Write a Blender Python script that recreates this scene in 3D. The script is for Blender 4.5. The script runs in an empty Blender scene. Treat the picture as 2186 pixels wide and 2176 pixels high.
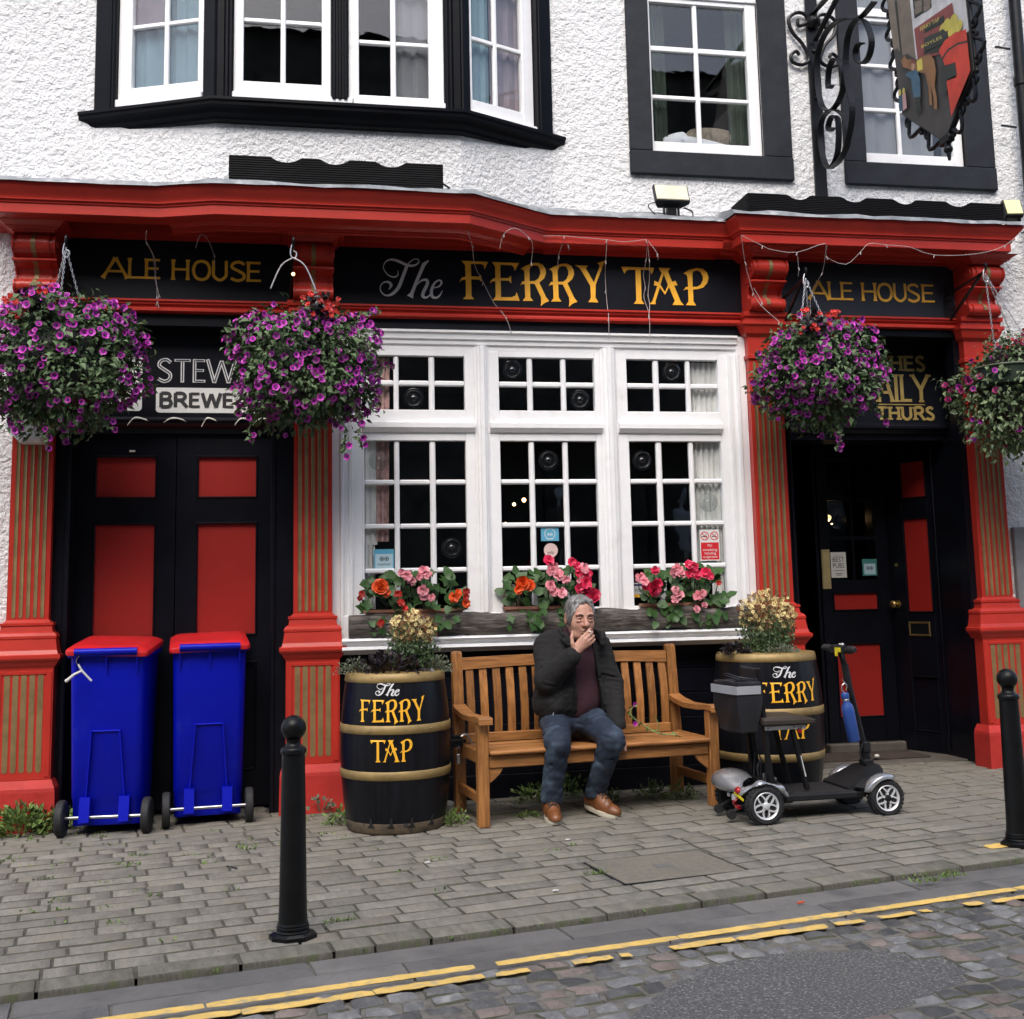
import bpy, bmesh, math, random
import numpy as np
from mathutils import Vector, Matrix
from mathutils.geometry import tessellate_polygon

rnd = random.Random(11)
PI = math.pi
SC = bpy.context.scene
COL = SC.collection

# ------------------------------------------------------------------ camera
cam_d = bpy.data.cameras.new("camera")
cam = bpy.data.objects.new("camera", cam_d)
COL.objects.link(cam)
cam_d.sensor_width = 36.0
cam_d.sensor_fit = 'HORIZONTAL'
cam_d.lens = 36.0 * 2500.0 / 2186.0
cam_d.shift_y = -148.0 / 2186.0
cam_d.clip_start = 0.05
cam_d.clip_end = 600.0
_r = Vector((0.98317305, -0.18144139, -0.0212079))
_d = Vector((0.00306853, 0.13248223, -0.99118063))
_f = Vector((0.18265086, 0.97443701, 0.13080972))
cam.matrix_world = Matrix(((_r.x, -_d.x, -_f.x, 0.0), (_r.y, -_d.y, -_f.y, -7.25),
                           (_r.z, -_d.z, -_f.z, 1.27), (0, 0, 0, 1)))
SC.camera = cam

# ------------------------------------------------------------------ world, sun, exposure
W = bpy.data.worlds.new("World")
SC.world = W
W.use_nodes = True
wn = W.node_tree
sky = wn.nodes.new("ShaderNodeTexSky")
sky.sky_type = 'NISHITA'
sky.sun_disc = False
SUN_EL, SUN_ROT = math.radians(50), math.radians(198)
sky.sun_elevation = SUN_EL
sky.sun_rotation = SUN_ROT
sky.air_density = 1.0
sky.dust_density = 4.0
sky.ozone_density = 2.0
bg = wn.nodes["Background"]
bg.inputs[1].default_value = 0.15
wn.links.new(sky.outputs[0], bg.inputs[0])
sun_d = bpy.data.lights.new("sun", 'SUN')
sun_d.energy = 1.0
sun_d.angle = math.radians(50)
sun_d.color = (1.0, 0.985, 0.955)
sun = bpy.data.objects.new("sun", sun_d)
COL.objects.link(sun)
sdir = Vector((math.sin(SUN_ROT) * math.cos(SUN_EL), math.cos(SUN_ROT) * math.cos(SUN_EL), math.sin(SUN_EL)))
sun.rotation_euler = sdir.to_track_quat('Z', 'Y').to_euler()
SC.view_settings.view_transform = 'Standard'
SC.view_settings.look = 'None'
SC.view_settings.exposure = 1.08
SC.view_settings.gamma = 1.0
SC.view_settings.use_curve_mapping = False

# ------------------------------------------------------------------ materials
def mat(name, col, rough=0.5, metal=0.0, var=0.12, scale=6.0, bump=0.0, bscale=40.0, bdist=0.004,
        col2=None, cscale=None, cpos=(0.4, 0.62), coat=0.0, spec=0.5, island=0.0, objvar=0.0,
        dirt=None, dscale=3.0, dpos=(0.55, 0.75), detail=5.0, stretch=None, rvar=0.0, voro=False):
    m = bpy.data.materials.new(name)
    m.use_nodes = True
    t = m.node_tree
    N, L = t.nodes, t.links
    b = N["Principled BSDF"]
    b.inputs["Roughness"].default_value = rough
    b.inputs["Metallic"].default_value = metal
    b.inputs["Specular IOR Level"].default_value = spec
    if coat:
        b.inputs["Coat Weight"].default_value = coat
        b.inputs["Coat Roughness"].default_value = 0.15
    tc = N.new("ShaderNodeTexCoord")
    co = tc.outputs["Object"]
    if stretch:
        mp = N.new("ShaderNodeMapping")
        mp.inputs["Scale"].default_value = stretch
        L.new(co, mp.inputs[0])
        co = mp.outputs[0]
    if objvar or island:
        # shift the pattern from object to object so that copies do not repeat it
        oi0 = N.new("ShaderNodeObjectInfo")
        ad = N.new("ShaderNodeVectorMath")
        ad.operation = 'ADD'
        ml = N.new("ShaderNodeMath")
        ml.operation = 'MULTIPLY'
        ml.inputs[1].default_value = 37.0
        L.new(oi0.outputs["Random"], ml.inputs[0])
        L.new(co, ad.inputs[0])
        L.new(ml.outputs[0], ad.inputs[1])
        co = ad.outputs[0]

    def noise(s, d=detail):
        n = N.new("ShaderNodeTexNoise")
        n.inputs["Scale"].default_value = s
        n.inputs["Detail"].default_value = d
        n.inputs["Roughness"].default_value = 0.6
        L.new(co, n.inputs["Vector"])
        return n.outputs["Fac"]

    def mix(a, bcol, fac):
        mx = N.new("ShaderNodeMix")
        mx.data_type = 'RGBA'
        L.new(fac, mx.inputs[0])
        for sock, v in ((mx.inputs[6], a), (mx.inputs[7], bcol)):
            if isinstance(v, tuple):
                sock.default_value = (*v[:3], 1)
            else:
                L.new(v, sock)
        return mx.outputs[2]

    def ramp(fac, lo, hi):
        r = N.new("ShaderNodeMapRange")
        r.inputs[1].default_value = lo
        r.inputs[2].default_value = hi
        r.interpolation_type = 'SMOOTHSTEP'
        L.new(fac, r.inputs[0])
        return r.outputs[0]
    nf = noise(scale)
    dark = tuple(c * (1 - var) for c in col)
    lite = tuple(min(1, c * (1 + var)) for c in col)
    out = mix(dark, lite, ramp(nf, 0.3, 0.7))
    if col2:
        out = mix(out, col2, ramp(noise(cscale or scale * 0.5), *cpos))
    if dirt:
        out = mix(out, dirt, ramp(noise(dscale, 8), *dpos))
    hs = None
    if island or objvar:
        hs = N.new("ShaderNodeHueSaturation")
        L.new(out, hs.inputs["Color"])
        if island:
            g = N.new("ShaderNodeNewGeometry")
            src = g.outputs["Random Per Island"]
            amt = island
        else:
            oi = N.new("ShaderNodeObjectInfo")
            src = oi.outputs["Random"]
            amt = objvar
        mr = N.new("ShaderNodeMapRange")
        mr.inputs[3].default_value = 1 - amt
        mr.inputs[4].default_value = 1 + amt
        L.new(src, mr.inputs[0])
        L.new(mr.outputs[0], hs.inputs["Value"])
        out = hs.outputs[0]
    L.new(out, b.inputs["Base Color"])
    if rvar:
        mr = N.new("ShaderNodeMapRange")
        mr.inputs[3].default_value = max(0.02, rough - rvar)
        mr.inputs[4].default_value = min(1, rough + rvar)
        L.new(noise(scale * 2.3), mr.inputs[0])
        L.new(mr.outputs[0], b.inputs["Roughness"])
    if bump:
        bp = N.new("ShaderNodeBump")
        bp.inputs["Strength"].default_value = bump
        bp.inputs["Distance"].default_value = bdist
        if voro:
            v = N.new("ShaderNodeTexVoronoi")
            v.feature = 'SMOOTH_F1'
            v.inputs["Scale"].default_value = bscale
            L.new(co, v.inputs["Vector"])
            L.new(v.outputs["Distance"], bp.inputs["Height"])
        else:
            L.new(noise(bscale), bp.inputs["Height"])
        L.new(bp.outputs[0], b.inputs["Normal"])
    return m


def emit_mat(name, col, s):
    m = bpy.data.materials.new(name)
    m.use_nodes = True
    b = m.node_tree.nodes["Principled BSDF"]
    b.inputs["Base Color"].default_value = (*col, 1)
    b.inputs["Emission Color"].default_value = (*col, 1)
    b.inputs["Emission Strength"].default_value = s
    return m


def glass_mat(name, tint=(0.9, 0.92, 0.92), wav=0.0, refl=1.0):
    m = bpy.data.materials.new(name)
    m.use_nodes = True
    t = m.node_tree
    N, L = t.nodes, t.links
    N.remove(N["Principled BSDF"])
    tr = N.new("ShaderNodeBsdfTransparent")
    tr.inputs[0].default_value = (*tint, 1)
    gl = N.new("ShaderNodeBsdfGlossy")
    gl.inputs["Roughness"].default_value = 0.01
    fr = N.new("ShaderNodeFresnel")
    # same index from both sides of the thin pane, so that light is not trapped at its back face
    gm = N.new("ShaderNodeNewGeometry")
    io = N.new("ShaderNodeMapRange")
    io.inputs[3].default_value = 1.5 * refl
    io.inputs[4].default_value = 1.0 / (1.5 * refl)
    L.new(gm.outputs["Backfacing"], io.inputs[0])
    L.new(io.outputs[0], fr.inputs[0])
    mx = N.new("ShaderNodeMixShader")
    L.new(fr.outputs[0], mx.inputs[0])
    L.new(tr.outputs[0], mx.inputs[1])
    L.new(gl.outputs[0], mx.inputs[2])
    L.new(mx.outputs[0], N["Material Output"].inputs[0])
    if wav:
        tc = N.new("ShaderNodeTexCoord")
        n = N.new("ShaderNodeTexNoise")
        n.inputs["Scale"].default_value = 5.0
        L.new(tc.outputs["Object"], n.inputs["Vector"])
        bp = N.new("ShaderNodeBump")
        bp.inputs["Strength"].default_value = wav
        bp.inputs["Distance"].default_value = 0.01
        L.new(n.outputs[0], bp.inputs["Height"])
        L.new(bp.outputs[0], gl.inputs["Normal"])
        L.new(bp.outputs[0], fr.inputs["Normal"])
    return m


M = {}
M['harl'] = mat('white_harling', (0.685, 0.69, 0.695), 0.85, var=0.03, scale=3, bump=1.0, bscale=30, bdist=.026,
                dirt=(0.55, 0.55, 0.535), dscale=1.7, dpos=(0.50, 0.85), detail=2.5)
M['white'] = mat('white_gloss_paint', (0.80, 0.805, 0.815), 0.38, var=0.03, scale=9, bump=0.12, bscale=30, bdist=0.003,
                 dirt=(0.63, 0.62, 0.59), dscale=5, dpos=(0.58, 0.85))
M['red'] = mat('red_gloss_paint', (0.43, 0.030, 0.019), 0.34, var=0.07, scale=5, bump=0.1, bscale=35, bdist=0.003,
               dirt=(0.36, 0.020, 0.016), dscale=3, dpos=(0.55, 0.85), spec=.35)
M['red_stone'] = mat('red_painted_stone', (0.42, 0.029, 0.023), 0.55, var=0.12, scale=6, bump=0.5, bscale=18, bdist=0.008,
                     dirt=(0.36, 0.10, 0.085), dscale=7, dpos=(0.6, 0.8), spec=.3)
M['red_panel'] = mat('dull_red_door_paint', (0.30, 0.017, 0.013), 0.45, var=0.06, scale=3, bump=0.08, bscale=60, spec=.3)
M['black'] = mat('black_gloss_paint', (0.0045, 0.0052, 0.009), 0.33, var=0.25, scale=4, bump=0.12, bscale=25, bdist=0.003,
                 dirt=(0.010, 0.010, 0.014), dscale=6, dpos=(0.6, 0.9), spec=.22)
M['board'] = mat('black_sign_board', (0.0055, 0.0066, 0.011), 0.4, var=0.3, scale=3, bump=0.06, bscale=12, spec=.22)
M['board_grey'] = mat('weathered_sign_board', (0.013, 0.016, 0.022), 0.42, var=0.3, scale=3, bump=0.06, bscale=12, spec=.4)
M['slate'] = mat('dark_grey_margin_paint', (0.014, 0.0165, 0.022), 0.6, var=0.2, scale=7, bump=0.45, bscale=14, bdist=0.008, spec=.25)
M['slate_smooth'] = mat('dark_grey_wood_paint', (0.0035, 0.0042, 0.0065), 0.4, var=0.2, scale=5, bump=0.2, bscale=20, bdist=0.004, spec=.10)
M['iron'] = mat('black_wrought_iron', (0.008, 0.0085, 0.010), 0.36, var=0.2, scale=20, bump=0.25, bscale=60, bdist=0.003, spec=.22)
M['castiron'] = mat('black_bollard_paint', (0.006, 0.0065, 0.007), 0.36, var=0.25, scale=9, bump=0.35, bscale=45, bdist=0.004,
                    dirt=(0.05, 0.05, 0.048), dscale=12, dpos=(0.62, 0.8), rvar=0.1, spec=.22)
M['gold'] = mat('gold_leaf_paint', (0.90, 0.46, 0.03), 0.45, var=0.07, scale=14)
M['dullgold'] = mat('dull_gold_paint', (0.25, 0.17, 0.075), 0.45, metal=0.35, var=0.18, scale=10, bump=0.2, bscale=50)
M['palegold'] = mat('pale_gold_lettering', (0.45, 0.32, 0.10), 0.45, metal=0.3, var=0.15, scale=12)
M['hoop'] = mat('gold_painted_hoop', (0.29, 0.20, 0.075), .5, metal=.2, var=0.2, scale=9, bump=0.25, bscale=40,
                dirt=(0.10, 0.07, 0.04), dscale=14, dpos=(0.6, 0.8))
M['silverletter'] = mat('white_letter_paint', (0.62, 0.62, 0.62), 0.5, var=0.05)
M['stave'] = mat('black_barrel_paint', (0.006, 0.0065, 0.009), 0.34, var=0.3, scale=6, stretch=(6, 6, 0.8), bump=0.3, bscale=10,
                 bdist=0.004, dirt=(0.018, 0.017, 0.017), dscale=9, dpos=(0.62, 0.85), objvar=0.15, spec=.22)
M['barewood'] = mat('rotted_barrel_foot', (0.085, 0.06, 0.034), 0.8, var=0.4, scale=9, bump=0.5, bscale=30, dirt=(0.016, 0.013, 0.012),
                    dscale=9, dpos=(0.5, 0.62))
M['lead'] = mat('grey_lead_flashing', (0.20, 0.215, 0.23), 0.6, metal=0.1, var=0.25, scale=9, bump=0.6, bscale=12, bdist=0.01,
                dirt=(0.42, 0.43, 0.44), dscale=7, dpos=(0.5, 0.7))
M['pelmet'] = mat('black_ribbed_trough', (0.008, 0.008, 0.009), .55, var=0.2, spec=.10)
M['teak'] = mat('oiled_teak', (0.33, 0.145, 0.046), 0.42, var=0.28, scale=5, stretch=(1.2, 14, 14), bump=0.25, bscale=9, bdist=0.003,
                col2=(0.17, 0.065, 0.02), cscale=3.5, cpos=(0.5, 0.75), objvar=0.22, spec=0.4)
M['teak_v'] = mat('oiled_teak_upright', (0.32, 0.14, 0.043), 0.42, var=0.28, scale=5, stretch=(14, 14, 1.2), bump=0.25, bscale=9, bdist=0.003,
                  col2=(0.16, 0.06, 0.019), cscale=3.5, cpos=(0.5, 0.75), objvar=0.25, spec=0.4)
M['bin_blue'] = mat('blue_bin_plastic', (0.0013, 0.006, 0.37), 0.42, var=0.06, scale=4, bump=0.08, bscale=120, bdist=0.002,
                    dirt=(0.015, 0.03, 0.36), dscale=8, dpos=(0.56, 0.80), spec=.22)
M['bin_red'] = mat('red_bin_lid_plastic', (0.52, 0.011, 0.014), 0.42, var=0.1, scale=5, bump=0.1, bscale=60, dirt=(0.40, 0.03, 0.03),
                   dscale=7, dpos=(0.6, 0.8))
M['rubber'] = mat('black_rubber', (0.013, 0.013, 0.014), 0.7, var=0.25, scale=20, bump=0.3, bscale=70)
M['steel'] = mat('bare_steel', (0.55, 0.55, 0.56), 0.3, metal=1.0, var=0.1)
M['alloy'] = mat('silver_alloy', (0.70, 0.71, 0.73), 0.32, metal=.3, var=0.05)
M['silver'] = mat('silver_lacquer', (0.40, 0.41, 0.43), 0.26, metal=.6, var=0.04, coat=0.5)
M['frame'] = mat('matt_black_frame', (0.009, 0.0095, 0.011), 0.42, var=0.15, scale=12, spec=.22)
M['plastic'] = mat('black_plastic', (0.014, 0.0145, 0.016), 0.5, var=0.15, scale=12, bump=0.15, bscale=90, spec=.22)
M['seatpad'] = mat('brown_black_vinyl', (0.042, 0.034, 0.027), 0.48, var=0.15, scale=12, bump=0.2, bscale=70)
M['bagcloth'] = mat('black_nylon_cloth', (0.012, 0.012, 0.016), 0.55, var=0.2, scale=8, bump=0.4, bscale=22, bdist=0.006)
M['reflective'] = mat('grey_reflective_tape', (0.34, 0.35, 0.38), 0.4, var=0.08)
M['bottle'] = mat('blue_bottle_enamel', (0.022, 0.065, 0.26), 0.34, var=0.05)
M['redplastic'] = mat('red_lens_plastic', (0.36, 0.006, 0.008), 0.2, var=0.1, coat=0.5)
M['yellow'] = mat('yellow_sticker', (0.75, 0.62, 0.02), 0.5, var=0.04)
M['brass'] = mat('aged_brass', (0.50, 0.36, 0.14), 0.35, metal=0.9, var=0.2, scale=12)
M['brassplate'] = mat('worn_brass_plate', (0.50, 0.40, 0.20), 0.42, metal=0.4, var=0.2, scale=9)
M['terracotta'] = mat('terracotta', (0.30, 0.135, 0.085), 0.75, var=0.12)
M['bark'] = mat('weathered_log', (0.075, 0.064, 0.056), 0.85, var=0.5, scale=5, stretch=(1.5, 8, 8), bump=0.9, bscale=7, bdist=0.02,
                dirt=(0.20, 0.175, 0.155), dscale=4, dpos=(0.52, 0.7))
M['paper'] = mat('printed_paper', (0.62, 0.62, 0.60), 0.7, var=0.04)
M['sign_red'] = mat('sign_red', (0.55, 0.012, 0.02), 0.5, var=0.03)
M['ink'] = mat('black_ink', (0.012, 0.012, 0.014), 0.6, var=0.05)
M['sky_blue'] = mat('sticker_blue', (0.09, 0.34, 0.50), 0.5, var=0.05)
M['pale_blue'] = mat('sticker_pale_blue', (0.40, 0.56, 0.62), 0.5, var=0.05)
M['teal'] = mat('sticker_teal', (0.05, 0.22, 0.20), 0.5, var=0.08)
M['pinkpaper'] = mat('sticker_pink_white', (0.60, 0.45, 0.42), 0.6, var=0.06)
M['curtain'] = mat('cream_curtain', (0.76, 0.75, 0.73), 0.9, var=0.08)
M['tartan'] = mat('red_check_curtain', (0.48, 0.30, 0.28), 0.9, var=.35, scale=20)
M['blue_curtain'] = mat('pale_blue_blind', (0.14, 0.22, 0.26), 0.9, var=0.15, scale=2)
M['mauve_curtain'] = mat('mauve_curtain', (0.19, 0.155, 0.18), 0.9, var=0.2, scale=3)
M['brightened_blue_curtain'] = mat('blue_blind_brightened', (0.20, 0.30, 0.34), 0.9, var=0.1, scale=2)  # blue blind lightened in colour for the dim right face of the bay
M['brightened_mauve_curtain'] = mat('mauve_curtain_brightened', (0.27, 0.225, 0.25), 0.9, var=0.15, scale=3)  # mauve curtain lightened in colour to offset weak light on that face
M['grey_curtain'] = mat('grey_blind', (0.19, 0.195, 0.21), 0.9, var=0.08, scale=2)
M['green_curtain'] = mat('dark_green_curtain', (0.028, 0.045, 0.032), 0.9, var=0.2, scale=6)
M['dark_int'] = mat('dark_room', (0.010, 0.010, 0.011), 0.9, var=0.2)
M['pillow'] = mat('white_pillow', (0.5, 0.52, 0.56), 0.9, var=0.1)
M['wicker'] = mat('wicker', (0.18, 0.15, 0.115), 0.8, var=0.3, scale=30)
M['glass'] = glass_mat('window_glass', (0.96, 0.97, 0.97), 0.05)
M['glass_dark'] = glass_mat('old_shop_glass', (0.95, 0.96, 0.96), 0.06)
M['bullseye'] = mat('bullseye_glass', (0.006, 0.007, 0.008), 0.06, var=0.05, spec=0.9)
M['bullseye_clear'] = glass_mat('clear_bullseye_glass', (0.9, 0.92, 0.92), 0.0, 1.15)
M['bulb'] = emit_mat('warm_bulb', (1.0, 0.62, 0.25), 5.0)
M['bulb_dim'] = emit_mat('dim_bulb', (1.0, 0.6, 0.25), 1.6)
M['lampglass'] = mat('yellowed_lamp_glass', (0.62, 0.60, 0.45), 0.25, var=0.12, scale=9, coat=0.4)
M['lampglass2'] = mat('pale_yellow_lamp_glass', (0.74, 0.73, 0.36), 0.3, var=0.06, scale=9)
M['alarm'] = mat('white_alarm_plastic', (0.55, 0.55, 0.53), 0.45, var=0.05)
M['tie'] = mat('white_plastic_tape', (0.58, 0.57, 0.52), 0.5, var=0.1)
M['wire'] = mat('pale_wire', (0.40, 0.36, 0.35), 0.5, var=0.15)
M['chain'] = mat('galvanised_chain', (0.46, 0.46, 0.47), 0.4, metal=0.7, var=0.15)
M['leaf'] = mat('petunia_leaf', (0.080, 0.125, 0.055), 0.5, var=0.2, scale=15, island=.45, spec=.3)
M['leaf_light'] = mat('pale_trailing_leaf', (0.125, 0.175, 0.080), 0.5, var=0.2, scale=15, island=0.45)
M['leaf_big'] = mat('begonia_leaf', (0.045, 0.105, 0.028), 0.42, var=0.25, scale=15, island=0.45, spec=.25)
M['leaf_purple'] = mat('dark_purple_leaf', (0.018, 0.013, 0.016), 0.4, var=0.3, scale=15, island=0.5)
M['leaf_grey'] = mat('grey_green_leaf', (0.11, 0.13, 0.085), 0.6, var=0.2, scale=15, island=0.4)
M['stem'] = mat('plant_stem', (0.04, 0.06, 0.022), 0.6, var=0.2)
M['petunia'] = mat('purple_petunia', (0.40, 0.022, 0.34), 0.5, var=0.15, scale=20, objvar=0.25)
M['petunia_eye'] = mat('petunia_throat', (0.035, 0.004, 0.06), 0.6, var=0.1)
M['magenta'] = mat('crimson_petunia', (0.34, 0.010, 0.11), 0.5, var=0.15, scale=20, objvar=0.3)
M['red_fl'] = mat('scarlet_begonia', (0.52, 0.030, 0.022), 0.5, var=0.15, scale=20, objvar=0.3)
M['orange_fl'] = mat('orange_begonia', (0.72, 0.085, 0.012), 0.5, var=0.12, scale=20, objvar=0.15)
M['pink_fl'] = mat('pink_begonia', (0.72, 0.27, 0.32), 0.5, var=0.15, scale=20, objvar=0.25)
M['hot_fl'] = mat('cerise_begonia', (0.60, 0.018, 0.075), 0.5, var=0.12, scale=20, objvar=0.25)
M['cream_fl'] = mat('cream_daisy', (0.66, 0.52, 0.22), 0.6, var=0.15, scale=20, objvar=0.25)
M['brown_fl'] = mat('brown_seed_head', (0.14, 0.055, 0.02), 0.8, var=0.3, scale=20, objvar=0.3)
M['soil'] = mat('soil', (0.02, 0.015, 0.012), 0.95, var=0.3, bump=0.5)
M['weed'] = mat('weed_leaf', (0.13, 0.20, 0.05), 0.55, var=0.2, scale=15, island=0.5)
M['moss'] = mat('joint_moss', (0.07, 0.095, 0.03), 0.9, var=0.3, scale=20, island=0.4)
M['sett'] = mat('paving_sett', (0.190, 0.178, 0.148), 0.8, var=0.16, scale=9, bump=.6, bscale=26, bdist=0.006,
                col2=(0.20, 0.180, 0.140), cscale=2.2, cpos=(0.45, 0.7), dirt=(0.108, 0.104, 0.092), dscale=14, dpos=(0.55, 0.8), objvar=.15)
M['sett_edge'] = mat('dirt_and_shade_on_stone_edge', (0.095, 0.088, 0.070), 0.95, var=0.3, scale=30, col2=(0.078, 0.090, 0.042), cscale=5, cpos=(0.5, 0.7))  # joint dirt; on the kerb front it also paints the shadow line
M['kerbm'] = mat('kerb_stone', (0.165, 0.156, 0.126), 0.82, var=0.18, scale=8, bump=0.5, bscale=24, bdist=0.008,
                 dirt=(0.11, 0.10, 0.08), dscale=9, dpos=(0.5, 0.75), objvar=0.14, spec=.3)
M['joint'] = mat('dirty_joint', (0.082, 0.076, 0.060), 0.95, var=0.3, scale=14, bump=0.6, bscale=50,
                 col2=(0.068, 0.082, 0.034), cscale=1.6, cpos=(0.55, 0.75))
M['channel'] = mat('worn_channel_stone', (0.142, 0.136, 0.126), 0.85, var=0.14, scale=7, bump=.9, bscale=22, bdist=.010,
                   dirt=(0.082, 0.08, 0.077), dscale=3.5, dpos=(0.45, 0.7), objvar=0.1)
M['cobble'] = mat('road_cobble', (0.120, 0.120, 0.117), 0.72, var=0.2, scale=12, bump=1.0, bscale=18, bdist=.018,
                  dirt=(0.22, 0.215, 0.20), dscale=14, dpos=(0.5, 0.75), objvar=.55)
M['cobble_pink'] = mat('pink_granite_cobble', (0.190, 0.150, 0.128), 0.75, var=0.2, scale=12, bump=1.0, bscale=18, bdist=.018,
                       dirt=(0.12, 0.115, 0.11), dscale=9, dpos=(0.55, 0.8), objvar=0.25)
M['grout'] = mat('gritty_road_joint', (0.135, 0.125, 0.105), 0.95, var=0.3, scale=25, bump=0.7, bscale=60,
                 dirt=(0.15, 0.14, 0.115), dscale=5, dpos=(0.5, 0.75))
M['tarmac'] = mat('patched_tarmac', (0.100, 0.098, 0.094), 0.85, var=0.35, scale=110, bump=1.0, bscale=95, bdist=.010,
                  dirt=(0.30, 0.29, 0.265), dscale=105, dpos=(0.52, 0.66))
M['concrete'] = mat('concrete_cover', (0.165, 0.150, 0.118), 0.85, var=0.14, scale=30, bump=0.4, bscale=80, bdist=0.004,
                    dirt=(0.12, 0.115, 0.095), dscale=4, dpos=(0.5, 0.75))
M['ylw'] = mat('worn_yellow_road_paint', (0.72, 0.48, 0.13), 0.7, var=0.12, scale=12, bump=0.4, bscale=40,
               dirt=(0.42, 0.34, 0.20), dscale=22, dpos=(0.50, 0.70))
M['threshold'] = mat('worn_stone_step', (0.10, 0.088, 0.075), 0.85, var=0.2, bump=0.4, bscale=20)
M['skin'] = mat('skin', (0.46, 0.245, 0.175), 0.5, var=0.14, scale=26, bump=0.25, bscale=90, bdist=0.003,
                dirt=(0.43, 0.17, 0.125), dscale=16, dpos=(0.5, 0.75))
M['hair'] = mat('grey_hair', (0.11, 0.102, 0.095), 0.6, var=0.4, scale=45, stretch=(1, 1, 0.3), bump=0.8, bscale=90, bdist=0.006,
                dirt=(0.30, 0.30, 0.30), dscale=12, dpos=(0.45, 0.7))
M['brow'] = mat('dark_eyebrow', (0.045, 0.037, 0.032), 0.8, var=0.3)
M['eye'] = mat('eye', (0.35, 0.33, 0.31), 0.2, var=0.02)
M['pupil'] = mat('pupil', (0.012, 0.01, 0.01), 0.15, var=0.02)
M['lip'] = mat('lip', (0.30, 0.11, 0.09), 0.5, var=0.1)
M['fleece'] = mat('charcoal_fleece', (0.0065, 0.0063, 0.0065), 0.9, var=0.3, scale=60, bump=.6, bscale=90, bdist=0.004)
M['lining'] = mat('black_lining', (0.006, 0.006, 0.007), 0.8, var=0.2)
M['sweater'] = mat('maroon_sweater', (0.042, 0.012, 0.020), 0.9, var=0.2, scale=70, bump=0.5, bscale=160, bdist=0.003)
M['denim'] = mat('blue_denim', (0.0095, 0.018, 0.036), 0.8, var=0.2, scale=80, bump=0.45, bscale=200, bdist=0.002,
                 col2=(0.055, 0.085, 0.125), cscale=5.5, cpos=(0.48, 0.72))
M['leather'] = mat('tan_leather', (0.17, 0.062, 0.020), 0.4, var=0.25, scale=18, bump=0.3, bscale=45, bdist=0.003,
                   dirt=(0.08, 0.03, 0.012), dscale=10, dpos=(0.55, 0.8))
M['sole'] = mat('cream_sole', (0.55, 0.50, 0.39), 0.6, var=0.1)
M['lace'] = mat('black_lace', (0.01, 0.01, 0.01), 0.8, var=0.1)
M['stone_opp'] = mat('dark_rubble_stone', (0.16, 0.145, 0.12), 0.9, var=0.4, scale=2.5, bump=0.5, bscale=6)
M['slate_roof'] = mat('slate_roof', (0.05, 0.052, 0.06), 0.7, var=0.2)
M['mannequin'] = mat('brightened_grey_mannequin', (0.8, 0.8, 0.82), 0.5, var=0.05)  # grey raised to near white in place of lamp light in the shop
for nm, c in (('p_road', (0.045, 0.042, 0.040)), ('p_wall', (0.52, 0.52, 0.52)), ('p_brick', (0.20, 0.05, 0.045)),
              ('p_horse', (0.22, 0.11, 0.045)), ('p_postbox', (0.50, 0.045, 0.025)), ('p_tan', (0.16, 0.13, 0.10)),
              ('p_blue', (0.04, 0.10, 0.15)), ('p_ylw', (0.50, 0.43, 0.08)), ('p_dark', (0.02, 0.025, 0.022)),
              ('p_skin', (0.45, 0.26, 0.18)), ('p_pink', (0.5, 0.3, 0.3))):
    M[nm] = mat('painted_' + nm[2:], c, 0.45, var=0.18, scale=9)
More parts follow.
